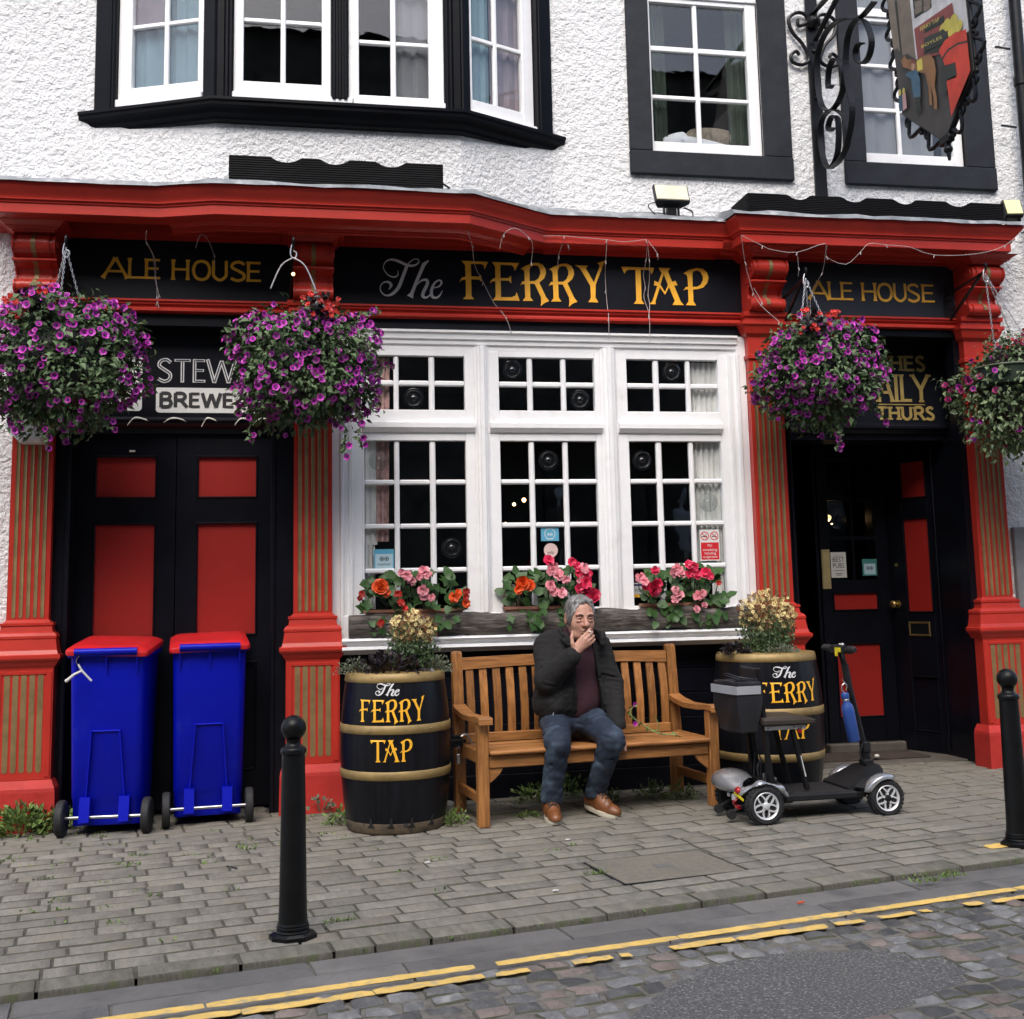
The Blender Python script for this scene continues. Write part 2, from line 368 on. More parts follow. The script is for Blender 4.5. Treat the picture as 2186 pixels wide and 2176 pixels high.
GL = {
'F': [(1.0668,3.4364),(1.2422,3.4332),(1.2196,3.3825),(1.2152,3.4068),(1.2009,3.4186),(1.1288,3.4178),(1.1298,3.3334),(1.1802,3.3324),(1.1958,3.3451),(1.1978,3.2987),(1.1822,3.3139),(1.1294,3.3138),(1.13,3.202),(1.1463,3.1806),(1.0723,3.1796),(1.0927,3.201),(1.0935,3.3104),(1.0695,3.3072),(1.0526,3.2922),(1.0625,3.3168),(1.077,3.3269),(1.0928,3.3298),(1.0917,3.4079)] ,
'E': [(1.2698,3.434),(1.4498,3.4319),(1.419,3.3787),(1.4146,3.4032),(1.3994,3.4165),(1.3241,3.4176),(1.3238,3.3268),(1.3756,3.3283),(1.3939,3.3446),(1.3943,3.2945),(1.3777,3.3112),(1.3244,3.3112),(1.3245,3.1988),(1.3947,3.2006),(1.4221,3.2121),(1.4284,3.2348),(1.4485,3.1786),(1.2687,3.1764),(1.2894,3.2037),(1.2895,3.3053),(1.2663,3.3031),(1.2539,3.2881),(1.2591,3.3078),(1.2739,3.3214),(1.2899,3.3268),(1.29,3.4042)] ,
'R': [(1.461,3.3948),(1.4947,3.4167),(1.546,3.4357),(1.5814,3.438),(1.6124,3.4231),(1.6274,3.3939),(1.6287,3.3663),(1.6161,3.3343),(1.582,3.3038),(1.6265,3.2047),(1.6455,3.1816),(1.6138,3.1671),(1.5878,3.1449),(1.5925,3.1763),(1.5913,3.2077),(1.5512,3.295),(1.5192,3.2961),(1.5202,3.2039),(1.5379,3.1797),(1.4678,3.1779),(1.4859,3.203),(1.4848,3.2912),(1.4684,3.2908),(1.4558,3.2837),(1.4708,3.3097),(1.4852,3.3109),(1.4839,3.3738),(1.4765,3.3893)] ,
'Rh': [(1.5176,3.3118),(1.5183,3.3906),(1.5298,3.4127),(1.5535,3.4213),(1.577,3.4181),(1.5901,3.3928),(1.5913,3.3652),(1.5788,3.3333),(1.5548,3.3148)] ,
'Y': [(1.8279,3.4299),(1.9167,3.4298),(1.9009,3.4102),(1.9538,3.3155),(1.9929,3.4171),(1.9956,3.4371),(1.9819,3.4487),(2.0103,3.4595),(2.0367,3.4704),(2.013,3.4177),(1.9653,3.3008),(1.9605,3.2134),(1.9794,3.1802),(1.9118,3.1805),(1.9298,3.2086),(1.9291,3.2918),(1.8611,3.411)] ,
'T': [(2.1455,3.4296),(2.3765,3.4287),(2.3552,3.3838),(2.3479,3.4057),(2.3299,3.4131),(2.2792,3.4128),(2.2787,3.2035),(2.2967,3.1772),(2.2241,3.177),(2.2423,3.2025),(2.2435,3.4117),(2.1941,3.411),(2.1756,3.4004),(2.1669,3.3822)] ,
'A': [(2.405,3.4295),(2.4884,3.4301),(2.4703,3.4053),(2.4961,3.3356),(2.5209,3.3435),(2.534,3.3125),(2.5093,3.3098),(2.5518,3.2004),(2.5734,3.1768),(2.4936,3.1757),(2.5112,3.2054),(2.4741,3.2987),(2.4434,3.2457),(2.4087,3.2949),(2.3744,3.1959),(2.3757,3.178),(2.3311,3.178),(2.3542,3.1994),(2.3929,3.3053),(2.3686,3.3078),(2.3739,3.3401),(2.3998,3.3268),(2.427,3.396)] ,
'Ah': [(2.4401,3.3883),(2.4135,3.3131),(2.4441,3.2626),(2.4673,3.3126)] ,
'P': [(2.5785,3.3965),(2.6187,3.4219),(2.673,3.4366),(2.7183,3.4331),(2.7461,3.4076),(2.7561,3.3713),(2.7449,3.3346),(2.7166,3.3034),(2.6747,3.2889),(2.6417,3.2872),(2.6414,3.2047),(2.6583,3.1769),(2.5877,3.1772),(2.6073,3.2038),(2.608,3.2863),(2.5903,3.2858),(2.5735,3.2773),(2.593,3.302),(2.6087,3.3033),(2.6064,3.3751),(2.5968,3.3909)] ,
'Ph': [(2.6404,3.3041),(2.6425,3.4004),(2.6555,3.415),(2.6764,3.4196),(2.7007,3.4102),(2.716,3.3823),(2.7156,3.354),(2.6989,3.3231),(2.6714,3.3062)] ,
't1': [(.6513,3.3579),(.6534,3.3314),(.6298,3.3138),(.5925,3.3248),(.5647,3.3577),(.5603,3.3864),(.5792,3.4184),(.612,3.4291),(.6542,3.4208),(.7056,3.3982),(.7479,3.3923),(.7811,3.4078),(.7884,3.4275),(.7744,3.4392),(.7483,3.431),(.7198,3.4059)] ,
't2': [(.7127,3.396),(.6861,3.3227),(.6574,3.2497),(.6196,3.2054),(.5776,3.1899),(.5451,3.213),(.5384,3.2464),(.5595,3.2757),(.5922,3.2791),(.6084,3.2579),(.5918,3.2286)] ,
'h1': [(.8523,3.4305),(.8212,3.4043),(.7752,3.2964),(.7414,3.2086),(.7294,3.1853)] ,
'h2': [(.7749,3.2674),(.8035,3.2948),(.8366,3.3005),(.842,3.2741),(.8168,3.2203),(.8118,3.1937),(.8305,3.1831),(.8543,3.1972),(.8664,3.2216)] ,
'e': [(.8738,3.2484),(.9165,3.2593),(.9349,3.2864),(.9195,3.3015),(.8884,3.2802),(.8688,3.2314),(.8731,3.1929),(.8966,3.1838),(.9205,3.1989),(.9409,3.2343)] ,
}

# ------------------------------------------------------------------ helpers
def g(x):
    return 0.0117 * (x + 1.47)


def tag(o, label=None, cat=None, group=None, kind=None):
    if label: o["label"] = label
    if cat: o["category"] = cat
    if group: o["group"] = group
    if kind: o["kind"] = kind
    return o


def thing(name, label, cat, loc=(0, 0, 0), rotz=0.0, group=None):
    o = bpy.data.objects.new(name, None)
    o.empty_display_size = 0.1
    COL.objects.link(o)
    o.location = loc
    o.rotation_euler = (0, 0, rotz)
    return tag(o, label, cat, group)


class MB:
    """collects faces, then links them as one mesh object"""
    def __init__(s):
        s.v, s.f, s.m = [], [], []
        s.mi = 0

    def add(s, vs, fs):
        o = len(s.v)
        s.v.extend([tuple(p) for p in vs])
        s.f.extend([tuple(i + o for i in f) for f in fs])
        s.m.extend([s.mi] * len(fs))
        return s

    def box(s, x0, x1, y0, y1, z0, z1, c=0.0, T=None):
        if x0 > x1: x0, x1 = x1, x0
        if y0 > y1: y0, y1 = y1, y0
        if z0 > z1: z0, z1 = z1, z0
        if not c:
            vs = [(x, y, z) for z in (z0, z1) for y in (y0, y1) for x in (x0, x1)]
            fs = [(0, 2, 3, 1), (4, 5, 7, 6), (0, 1, 5, 4), (2, 6, 7, 3), (0, 4, 6, 2), (1, 3, 7, 5)]
        else:
            c = min(c, (x1 - x0) * .45, (y1 - y0) * .45, (z1 - z0) * .45)
            vs, ix = [], {}
            for i, x in enumerate((x0, x1)):
                for j, y in enumerate((y0, y1)):
                    for k, z in enumerate((z0, z1)):
                        sx, sy, sz = (c if not i else -c), (c if not j else -c), (c if not k else -c)
                        for a, p in enumerate(((x, y + sy, z + sz), (x + sx, y, z + sz), (x + sx, y + sy, z))):
                            ix[i, j, k, a] = len(vs)
                            vs.append(p)
            I = ix.__getitem__
            fs = []
            for i in (0, 1):
                q = [I((i, 0, 0, 0)), I((i, 1, 0, 0)), I((i, 1, 1, 0)), I((i, 0, 1, 0))]
                fs.append(q if i else q[::-1])
                q = [I((0, i, 0, 1)), I((0, i, 1, 1)), I((1, i, 1, 1)), I((1, i, 0, 1))]
                fs.append(q if i else q[::-1])
                q = [I((0, 0, i, 2)), I((1, 0, i, 2)), I((1, 1, i, 2)), I((0, 1, i, 2))]
                fs.append(q if i else q[::-1])
            for i in (0, 1):
                for j in (0, 1):
                    fs.append([I((i, j, 0, 0)), I((i, j, 1, 0)), I((i, j, 1, 1)), I((i, j, 0, 1))])
                    fs.append([I((i, 0, j, 0)), I((i, 1, j, 0)), I((i, 1, j, 2)), I((i, 0, j, 2))])
                    fs.append([I((0, i, j, 1)), I((1, i, j, 1)), I((1, i, j, 2)), I((0, i, j, 2))])
            for i in (0, 1):
                for j in (0, 1):
                    for k in (0, 1):
                        fs.append([I((i, j, k, 0)), I((i, j, k, 1)), I((i, j, k, 2))])
            # fix winding against the centre
            cx, cy, cz = (x0 + x1) / 2, (y0 + y1) / 2, (z0 + z1) / 2
            out = []
            for f in fs:
                p = [Vector(vs[i]) for i in f]
                n = (p[1] - p[0]).cross(p[2] - p[0])
                m_ = sum(p, Vector()) / len(p) - Vector((cx, cy, cz))
                out.append(tuple(f) if n.dot(m_) > 0 else tuple(f[::-1]))
            fs = out
        if T: vs = [T @ Vector(p) for p in vs]
        return s.add(vs, fs)

    def bar(s, a, b, w, h, c=0.0, up=(0, 0, 1)):
        """box beam from a to b with width w (sideways) and height h (along up)"""
        a, b = Vector(a), Vector(b)
        d = b - a
        l = d.length
        d.normalize()
        side = d.cross(Vector(up)).normalized()
        u = side.cross(d)
        T = Matrix(((d.x, side.x, u.x, a.x), (d.y, side.y, u.y, a.y), (d.z, side.z, u.z, a.z), (0, 0, 0, 1)))
        return s.box(0, l, -w / 2, w / 2, -h / 2, h / 2, c, T)

    def loft(s, rings, close=True, cap=True):
        n = len(rings[0])
        vs = [p for r in rings for p in r]
        fs = []
        for k in range(len(rings) - 1):
            for i in range(n if close else n - 1):
                j = (i + 1) % n
                fs.append((k * n + i, k * n + j, (k + 1) * n + j, (k + 1) * n + i))
        if cap:
            fs.append(tuple(range(n))[::-1])
            fs.append(tuple((len(rings) - 1) * n + i for i in range(n)))
        return s.add(vs, fs)

    def stack(s, cx, levels, yb):
        """rectangular sections (z, half width, front y) against a wall at yb"""
        return s.loft([[(cx - h, yf, z), (cx + h, yf, z), (cx + h, yb, z), (cx - h, yb, z)] for z, h, yf in levels])

    def lathe(s, prof, seg=24, T=None, a0=0.0, a1=2 * PI):
        full = abs(a1 - a0) > 2 * PI - 1e-4
        n = seg if full else seg + 1
        vs, fs = [], []
        for r, z in prof:
            for i in range(n):
                a = a0 + (a1 - a0) * i / seg
                vs.append((r * math.cos(a), r * math.sin(a), z))
        for k in range(len(prof) - 1):
            for i in range(seg):
                j = (i + 1) % n
                fs.append((k * n + i, k * n + j, (k + 1) * n + j, (k + 1) * n + i))
        if full:
            if prof[0][0] > 1e-6: fs.append(tuple(range(n))[::-1])
            if prof[-1][0] > 1e-6: fs.append(tuple((len(prof) - 1) * n + i for i in range(n)))
        if T: vs = [T @ Vector(p) for p in vs]
        return s.add(vs, fs)

    def tube(s, path, r, seg=8, flat=None, closed=False):
        """round tube, or a flat strap when flat=(width, thickness, side vector)"""
        P = [Vector(p) for p in path]
        n = len(P)
        rad = r if isinstance(r, (list, tuple)) else [r] * n
        rings = []
        prev = None
        for i in range(n):
            if closed:
                d = P[(i + 1) % n] - P[i - 1]
            else:
                d = P[min(i + 1, n - 1)] - P[max(i - 1, 0)]
            d.normalize()
            if flat:
                side = Vector(flat[2]).normalized()
                nn = side.cross(d).normalized()
                w, t = flat[0] / 2, flat[1] / 2
                rings.append([P[i] + side * w + nn * t, P[i] - side * w + nn * t, P[i] - side * w - nn * t, P[i] + side * w - nn * t])
                continue
            if prev is None:
                u = Vector((0, 0, 1)) if abs(d.z) < 0.9 else Vector((1, 0, 0))
                prev = d.cross(u).normalized()
            prev = (prev - d * prev.dot(d)).normalized()
            q = d.cross(prev)
            rings.append([P[i] + (prev * math.cos(2 * PI * k / seg) + q * math.sin(2 * PI * k / seg)) * rad[i] for k in range(seg)])
        if closed:
            rings.append(rings[0])
        return s.loft(rings, True, not closed)

    def prism(s, outer, holes=(), fmap=None, d0=0.0, d1=0.01):
        """extrude a flat outline with holes; fmap(u, v, d) -> xyz"""
        loops = [list(outer)] + [list(h) for h in holes]
        flat = [[Vector((u, v, 0)) for u, v in l] for l in loops]
        tri = tessellate_polygon(flat)
        pts = [p for l in loops for p in l]
        n = len(pts)
        vs = [fmap(u, v, d1) for u, v in pts] + [fmap(u, v, d0) for u, v in pts]
        fs = [tuple(t) for t in tri] + [tuple(i + n for i in t[::-1]) for t in tri]
        o = 0
        for l in loops:
            k = len(l)
            for i in range(k):
                a, b = o + i, o + (i + 1) % k
                fs.append((a, b, b + n, a + n))
            o += k
        return s.add(vs, fs)

    def sphere(s, c, r, seg=12, rings=8, sc=(1, 1, 1), T=None):
        prof = [(max(1e-7, r * math.sin(PI * k / rings)), -r * math.cos(PI * k / rings)) for k in range(rings + 1)]
        M4 = Matrix.Translation(c) @ Matrix.Diagonal((*sc, 1))
        if T: M4 = T @ M4
        return s.lathe(prof, seg, M4)

    def build(s, name, mats, parent=None, smooth=False, label=None, kind=None, fix=True):
        me = s.mesh(name, mats, smooth, fix)
        return link(name, me, parent, label, kind)

    def mesh(s, name, mats, smooth=False, fix=True):
        me = bpy.data.meshes.new(name)
        me.from_pydata(s.v, [], s.f)
        for m_ in (mats if isinstance(mats, (list, tuple)) else [mats]):
            me.materials.append(M[m_] if isinstance(m_, str) else m_)
        if any(s.m):
            me.polygons.foreach_set("material_index", s.m)
        if fix:
            bm = bmesh.new()
            bm.from_mesh(me)
            bmesh.ops.recalc_face_normals(bm, faces=bm.faces)
            bm.to_mesh(me)
            bm.free()
        if smooth:
            me.polygons.foreach_set("use_smooth", [True] * len(me.polygons))
            if smooth != 'all':
                me.set_sharp_from_angle(angle=math.radians(smooth if isinstance(smooth, (int, float)) and smooth > 1 else 38))
        me.update()
        return me


def link(name, me, parent=None, label=None, kind=None):
    o = bpy.data.objects.new(name, me)
    COL.objects.link(o)
    if parent: o.parent = parent
    if label: o["label"] = label
    if kind: o["kind"] = kind
    return o


def copy_tree(o, parent=None):
    c = o.copy()
    COL.objects.link(c)
    c.parent = parent
    for ch in list(o.children):
        copy_tree(ch, c)
    return c


def front(y):
    """map for flat work on a wall facing the street at depth y"""
    return lambda u, v, d: (u, y - d, v)


def arc(cx, cy, rx, ry, a0, a1, n=10):
    return [(cx + rx * math.cos(math.radians(a0 + (a1 - a0) * i / n)), cy + ry * math.sin(math.radians(a0 + (a1 - a0) * i / n)))
            for i in range(n + 1)]


def smooth_path(p, sub=4):
    """Catmull-Rom through 2D or 3D points"""
    P = [np.array(q, float) for q in p]
    out = []
    for i in range(len(P) - 1):
        a, b, c, d = P[max(i - 1, 0)], P[i], P[i + 1], P[min(i + 2, len(P) - 1)]
        for k in range(sub):
            t = k / sub
            out.append(tuple(0.5 * (2 * b + (c - a) * t + (2 * a - 5 * b + 4 * c - d) * t * t + (3 * b - a - 3 * c + d) * t ** 3)))
    out.append(tuple(P[-1]))
    return out


def lerp_list(w, n):
    m_ = len(w)
    return [float(np.interp(i / (n - 1) * (m_ - 1), range(m_), w)) for i in range(n)]


def stroke(mb, pts, w, fmap, d0, d1, curve=False, sub=4):
    """brush stroke of varying width laid on a surface"""
    if curve: 
        k = len(pts)
        ws = w if isinstance(w, (list, tuple)) else [w] * k
        pts = smooth_path(pts, sub)
        w = [float(np.interp(i / sub, range(k), ws)) for i in range(len(pts))]
    n = len(pts)
    ws = lerp_list(w, n) if isinstance(w, (list, tuple)) and len(w) != n else (w if isinstance(w, (list, tuple)) else [w] * n)
    P = [Vector((p[0], p[1])) for p in pts]
    L_, R_ = [], []
    for i in range(n):
        if i == 0: nn = (P[1] - P[0]).normalized()
        elif i == n - 1: nn = (P[-1] - P[-2]).normalized()
        else:
            nn = ((P[i] - P[i - 1]).normalized() + (P[i + 1] - P[i]).normalized())
            nn = nn.normalized() if nn.length > 1e-6 else (P[i] - P[i - 1]).normalized()
        q = Vector((-nn.y, nn.x))
        k = 1.0
        if 0 < i < n - 1:
            k = 1.0 / max(0.5, abs(q.dot(Vector((-(P[i] - P[i - 1]).normalized().y, (P[i] - P[i - 1]).normalized().x)))))
        L_.append(P[i] + q * ws[i] / 2 * k)
        R_.append(P[i] - q * ws[i] / 2 * k)
    rings = []
    for i in range(n):
        e = 0.0007 * i / n
        rings.append([fmap(L_[i].x, L_[i].y, d1 + e), fmap(R_[i].x, R_[i].y, d1 + e), fmap(R_[i].x, R_[i].y, d0), fmap(L_[i].x, L_[i].y, d0)])
    mb.loft(rings)


def text_polys(body, size=1.0, spacing=1.0):
    cu = bpy.data.curves.new("txt", 'FONT')
    cu.body = body
    cu.size = size
    cu.space_character = spacing
    cu.align_x = 'CENTER'
    cu.resolution_u = 3
    ob = bpy.data.objects.new("txt", cu)
    COL.objects.link(ob)
    dg = bpy.context.evaluated_depsgraph_get()
    me = ob.evaluated_get(dg).to_mesh()
    vs = [tuple(v.co[:2]) for v in me.vertices]
    fs = [tuple(p.vertices) for p in me.polygons]
    ob.evaluated_get(dg).to_mesh_clear()
    bpy.data.objects.remove(ob)
    bpy.data.curves.remove(cu)
    return vs, fs


def flat_text(mb, body, cu, cv, size, fmap, d, width=None, shear=0.0):
    vs, fs = text_polys(body, size)
    xs = [v[0] for v in vs]
    k = width / (max(xs) - min(xs)) if width else 1.0
    xm = (max(xs) + min(xs)) / 2
    mb.add([fmap(cu + (x - xm + y * shear) * k, cv + y, d) for x, y in vs], fs)


# capital letters as brush strokes in a box of cap height 1: (advance, [stroke points]), S = curve
CAPS = {
    'A': (0.80, [[(0.0, 0), (0.40, 1)], [(0.40, 1), (0.80, 0)], [(0.16, 0.34), (0.64, 0.34)]]),
    'B': (0.62, [[(0.08, 0), (0.08, 1)], ['S', (0.08, 0.96), (0.42, 0.96), (0.54, 0.78), (0.42, 0.56), (0.08, 0.54)],
                 ['S', (0.08, 0.53), (0.46, 0.53), (0.60, 0.29), (0.46, 0.05), (0.08, 0.04)]]),
    'C': (0.72, [['S', (0.70, 0.80), (0.52, 0.96), (0.26, 0.92), (0.07, 0.66), (0.07, 0.34), (0.26, 0.08), (0.52, 0.04), (0.70, 0.18)]]),
    'D': (0.74, [[(0.08, 0), (0.08, 1)], ['S', (0.08, 0.96), (0.42, 0.94), (0.66, 0.68), (0.66, 0.32), (0.42, 0.06), (0.08, 0.04)]]),
    'E': (0.54, [[(0.08, 0), (0.08, 1)], [(0.08, 0.94), (0.52, 0.94)], [(0.08, 0.52), (0.48, 0.52)], [(0.08, 0.06), (0.54, 0.06)]]),
    'H': (0.74, [[(0.08, 0), (0.08, 1)], [(0.68, 0), (0.68, 1)], [(0.08, 0.52), (0.68, 0.52)]]),
    'I': (0.18, [[(0.09, 0), (0.09, 1)]]),
    'L': (0.50, [[(0.08, 0), (0.08, 1)], [(0.08, 0.06), (0.52, 0.06)]]),
    'O': (0.86, [['S', (0.43, 0.96), (0.18, 0.85), (0.07, 0.5), (0.18, 0.15), (0.43, 0.04), (0.68, 0.15), (0.79, 0.5), (0.68, 0.85), (0.43, 0.96)]]),
    'Q': (0.86, [['S', (0.43, 0.96), (0.18, 0.85), (0.07, 0.5), (0.18, 0.15), (0.43, 0.04), (0.68, 0.15), (0.79, 0.5), (0.68, 0.85), (0.43, 0.96)],
                 [(0.46, 0.14), (0.82, -0.18)]]),
    'R': (0.64, [[(0.08, 0), (0.08, 1)], ['S', (0.08, 0.96), (0.42, 0.96), (0.56, 0.75), (0.42, 0.52), (0.08, 0.50)], [(0.34, 0.50), (0.66, 0)]]),
    'S': (0.56, [['S', (0.50, 0.84), (0.34, 0.96), (0.14, 0.90), (0.08, 0.70), (0.28, 0.53), (0.48, 0.36), (0.46, 0.13), (0.26, 0.04), (0.05, 0.15)]]),
    'T': (0.66, [[(0.33, 0), (0.33, 0.94)], [(0.0, 0.94), (0.66, 0.94)]]),
    'U': (0.72, [['S', (0.08, 1.0), (0.08, 0.6), (0.10, 0.24), (0.36, 0.04), (0.62, 0.24), (0.64, 0.6), (0.64, 1.0)]]),
    'W': (1.06, [[(0.0, 1), (0.26, 0)], [(0.26, 0), (0.53, 0.94)], [(0.53, 0.94), (0.80, 0)], [(0.80, 0), (1.06, 1)]]),
    'Y': (0.70, [[(0.0, 1), (0.35, 0.46)], [(0.35, 0.46), (0.70, 1)], [(0.35, 0), (0.35, 0.46)]]),
    'Z': (0.60, [[(0.02, 0.94), (0.58, 0.94)], [(0.58, 0.94), (0.02, 0.06)], [(0.02, 0.06), (0.60, 0.06)]]),
}


def caps_letter(ch, u0, v0, sx, sy, w, fmap, d0, d1, flare=0.0, serif=0.0, inline=0.0):
    mb = MB()
    k = 0
    for st in CAPS[ch][1]:
        curve = st[0] == 'S'
        pts = [(u0 + p[0] * sx, v0 + p[1] * sy) for p in (st[1:] if curve else st)]
        n = len(pts)
        ww = w
        if not curve:
            horiz = abs(pts[0][1] - pts[-1][1]) < 1e-6
            base = w * (0.78 if horiz else 1.0)
            if flare and not horiz:
                a, b = pts[0], pts[-1]
                pts = [(a[0] + (b[0] - a[0]) * t, a[1] + (b[1] - a[1]) * t) for t in (0, .1, .25, .75, .9, 1)]
                ww = [base * (1 + flare), base * (1 + flare * .35), base, base, base * (1 + flare * .35), base * (1 + flare)]
            else:
                ww = [base] * n
        stroke(mb, pts, ww, fmap, d0, d1 + k * 0.0004, curve)
        k += 1
        if serif and not curve and abs(pts[0][0] - pts[-1][0]) < sx * .45:
            for p in (pts[0], pts[-1]):
                if abs(p[1] - v0) < .02 * sy or abs(p[1] - v0 - sy) < .02 * sy:
                    dv = serif * .16 if p[1] < v0 + sy / 2 else -serif * .16
                    stroke(mb, [(p[0] - serif / 2, p[1] + dv), (p[0] + serif / 2, p[1] + dv)], serif * .32, fmap, d0, d1 + k * 0.0004)
                    k += 1
        if inline:
            mb.mi = 1
            if curve: stroke(mb, pts, inline, fmap, d1, d1 + 0.003 + k * 0.0002, True)
            else:
                a, b = Vector(pts[0]), Vector(pts[-1])
                dd = (b - a).normalized() * w * .3
                stroke(mb, [tuple(a + dd), tuple(b - dd)], inline, fmap, d1, d1 + 0.003 + k * 0.0002)
            mb.mi = 0
    return mb


# ---- smooth closed shapes from distance fields (surface nets)
def sd_seg(P, a, b, ra, rb):
    a, b = np.array(a, np.float32), np.array(b, np.float32)
    d = b - a
    pa = [P[i] - a[i] for i in range(3)]
    t = np.clip((pa[0] * d[0] + pa[1] * d[1] + pa[2] * d[2]) / max(1e-9, float(d @ d)), 0, 1)
    q = [pa[i] - t * d[i] for i in range(3)]
    return np.sqrt(q[0] ** 2 + q[1] ** 2 + q[2] ** 2) - (ra + (rb - ra) * t)


def sd_ell(P, c, r, R=None):
    q = [P[i] - np.float32(c[i]) for i in range(3)]
    if R is not None:
        q = [R[0][i] * q[0] + R[1][i] * q[1] + R[2][i] * q[2] for i in range(3)]
    k = np.sqrt((q[0] / r[0]) ** 2 + (q[1] / r[1]) ** 2 + (q[2] / r[2]) ** 2)
    return (k - 1) * min(r)


def smin(a, b, k):
    if k <= 0: return np.minimum(a, b)
    h = np.clip(0.5 + 0.5 * (b - a) / k, 0, 1)
    return b + (a - b) * h - k * h * (1 - h)


def smax(a, b, k):
    return -smin(-a, -b, k)


def sdf_mesh(name, fn, lo, hi, res, mats, parent=None, label=None):
    ax = [np.arange(lo[i], hi[i] + res, res, dtype=np.float32) for i in range(3)]
    X, Y, Z = np.meshgrid(*ax, indexing='ij', sparse=True)
    D = np.ascontiguousarray(np.broadcast_to(fn((X, Y, Z)), tuple(len(a) for a in ax))).astype(np.float32)
    S = D < 0
    nx, ny, nz = [n - 1 for n in D.shape]
    cnt = np.zeros((nx, ny, nz), np.int8)
    off = [(i, j, k) for i in (0, 1) for j in (0, 1) for k in (0, 1)]
    for i, j, k in off:
        cnt += S[i:i + nx, j:j + ny, k:k + nz]
    act = (cnt > 0) & (cnt < 8)
    ci = np.argwhere(act)
    idx = -np.ones(act.shape, np.int64)
    idx[act] = np.arange(len(ci))
    acc = np.zeros((len(ci), 3))
    num = np.zeros(len(ci))
    for a in off:
        for dim in range(3):
            if a[dim]: continue
            b = list(a)
            b[dim] = 1
            da = D[ci[:, 0] + a[0], ci[:, 1] + a[1], ci[:, 2] + a[2]]
            db = D[ci[:, 0] + b[0], ci[:, 1] + b[1], ci[:, 2] + b[2]]
            m_ = (da < 0) != (db < 0)
            t = np.where(m_, da / np.where(m_, da - db, 1), 0)
            p = np.array(a, float)[None, :] + t[:, None] * (np.array(b) - np.array(a))[None, :]
            acc[m_] += p[m_]
            num[m_] += 1
    V = (ci + acc / num[:, None]) * res + np.array(lo)
    F = []
    for dim in range(3):
        o1, o2 = [(1, 2), (2, 0), (0, 1)][dim]
        sl_a = [slice(None)] * 3
        sl_b = [slice(None)] * 3
        sl_a[dim] = slice(0, -1)
        sl_b[dim] = slice(1, None)
        e = np.argwhere(S[tuple(sl_a)] != S[tuple(sl_b)])
        ok = (e[:, o1] > 0) & (e[:, o2] > 0) & (e[:, o1] < D.shape[o1] - 1) & (e[:, o2] < D.shape[o2] - 1)
        e = e[ok]
        ins = S[e[:, 0], e[:, 1], e[:, 2]]

        def cell(d1, d2):
            c = e.copy()
            c[:, o1] -= d1
            c[:, o2] -= d2
            return idx[c[:, 0], c[:, 1], c[:, 2]]
        q = np.stack([cell(1, 1), cell(0, 1), cell(0, 0), cell(1, 0)], 1)
        q[~ins] = q[~ins][:, ::-1]
        F.append(q)
    F = np.concatenate(F)
    me = bpy.data.meshes.new(name)
    me.vertices.add(len(V))
    me.vertices.foreach_set("co", V.ravel().astype(np.float32))
    me.loops.add(F.size)
    me.loops.foreach_set("vertex_index", F.ravel().astype(np.int32))
    me.polygons.add(len(F))
    me.polygons.foreach_set("loop_start", np.arange(0, F.size, 4, dtype=np.int32))
    me.polygons.foreach_set("use_smooth", np.ones(len(F), bool))
    me.update(calc_edges=True)
    me.validate()
    for m_ in (mats if isinstance(mats, (list, tuple)) else [mats]):
        me.materials.append(M[m_])
    return link(name, me, parent, label)


def add_leaf(mb, p, d, up, l, w, fold=0.25):
    """one pointed leaf: six vertices folded along the midrib"""
    d = d.normalized()
    s = d.cross(up)
    if s.length < 1e-4: s = d.cross(Vector((1, 0, 0)))
    s.normalize()
    n = s.cross(d)
    a = p
    t = p + d * l - n * l * 0.12
    m1 = p + d * l * 0.42 
    o = len(mb.v)
    mb.v.extend([tuple(a), tuple(m1 - s * w / 2 + n * w * fold), tuple(m1), tuple(m1 + s * w / 2 + n * w * fold), tuple(t)])
    mb.f.extend([(o, o + 2, o + 1), (o, o + 3, o + 2), (o + 1, o + 2, o + 4), (o + 2, o + 3, o + 4)])
    mb.m.extend([mb.mi] * 4)


def rvec(r=rnd):
    while True:
        v = Vector((r.uniform(-1, 1), r.uniform(-1, 1), r.uniform(-1, 1)))
        if 0.05 < v.length < 1: return v.normalized()

# ------------------------------------------------------------------ the pub
pub = thing('pub_building', 'white harled pub with red and black shopfront, four fluted pilasters and upstairs bay window', 'pub')

# upper wall (harl), pieces butted round the openings
ZT = 7.4
w = MB()
for x0, x1, z0, z1 in ((-4.2, -1.24, 3.60, ZT), (-1.24, 1.71, 3.60, 4.25), (-1.24, 1.71, 6.35, ZT), (1.71, 2.40, 3.60, ZT),
                       (2.40, 3.22, 3.60, 4.25), (2.40, 3.22, 5.95, ZT), (3.22, 3.98, 3.60, ZT), (3.98, 4.77, 3.60, 4.25),
                       (3.98, 4.77, 5.95, ZT), (4.77, 8.5, 3.60, ZT)):
    w.box(x0, x1, .15, .45, z0, z1)
w.box(-4.2, -1.655, .10, .45, -.2, 3.60)
w.box(4.80, 8.5, .12, .45, -.2, 3.60)
w.build('wall', 'harl', pub)
w = MB()
bay_plan = [(-1.235, .149), (-.485, -.105), (1.045, -.105), (1.705, .149)]
w.loft([[(x, y, 3.60) for x, y in bay_plan], [(x, y, 4.26) for x, y in bay_plan]])
w.build('bay_apron', 'harl', pub)
w = MB()
w.box(-4.2, 8.5, .12, .5, ZT, ZT + .2, .02)
w.box(-4.4, 8.7, -.25, 6, ZT + .2, ZT + .3, .02)
w.build('eaves', 'slate_smooth', pub)
w = MB()
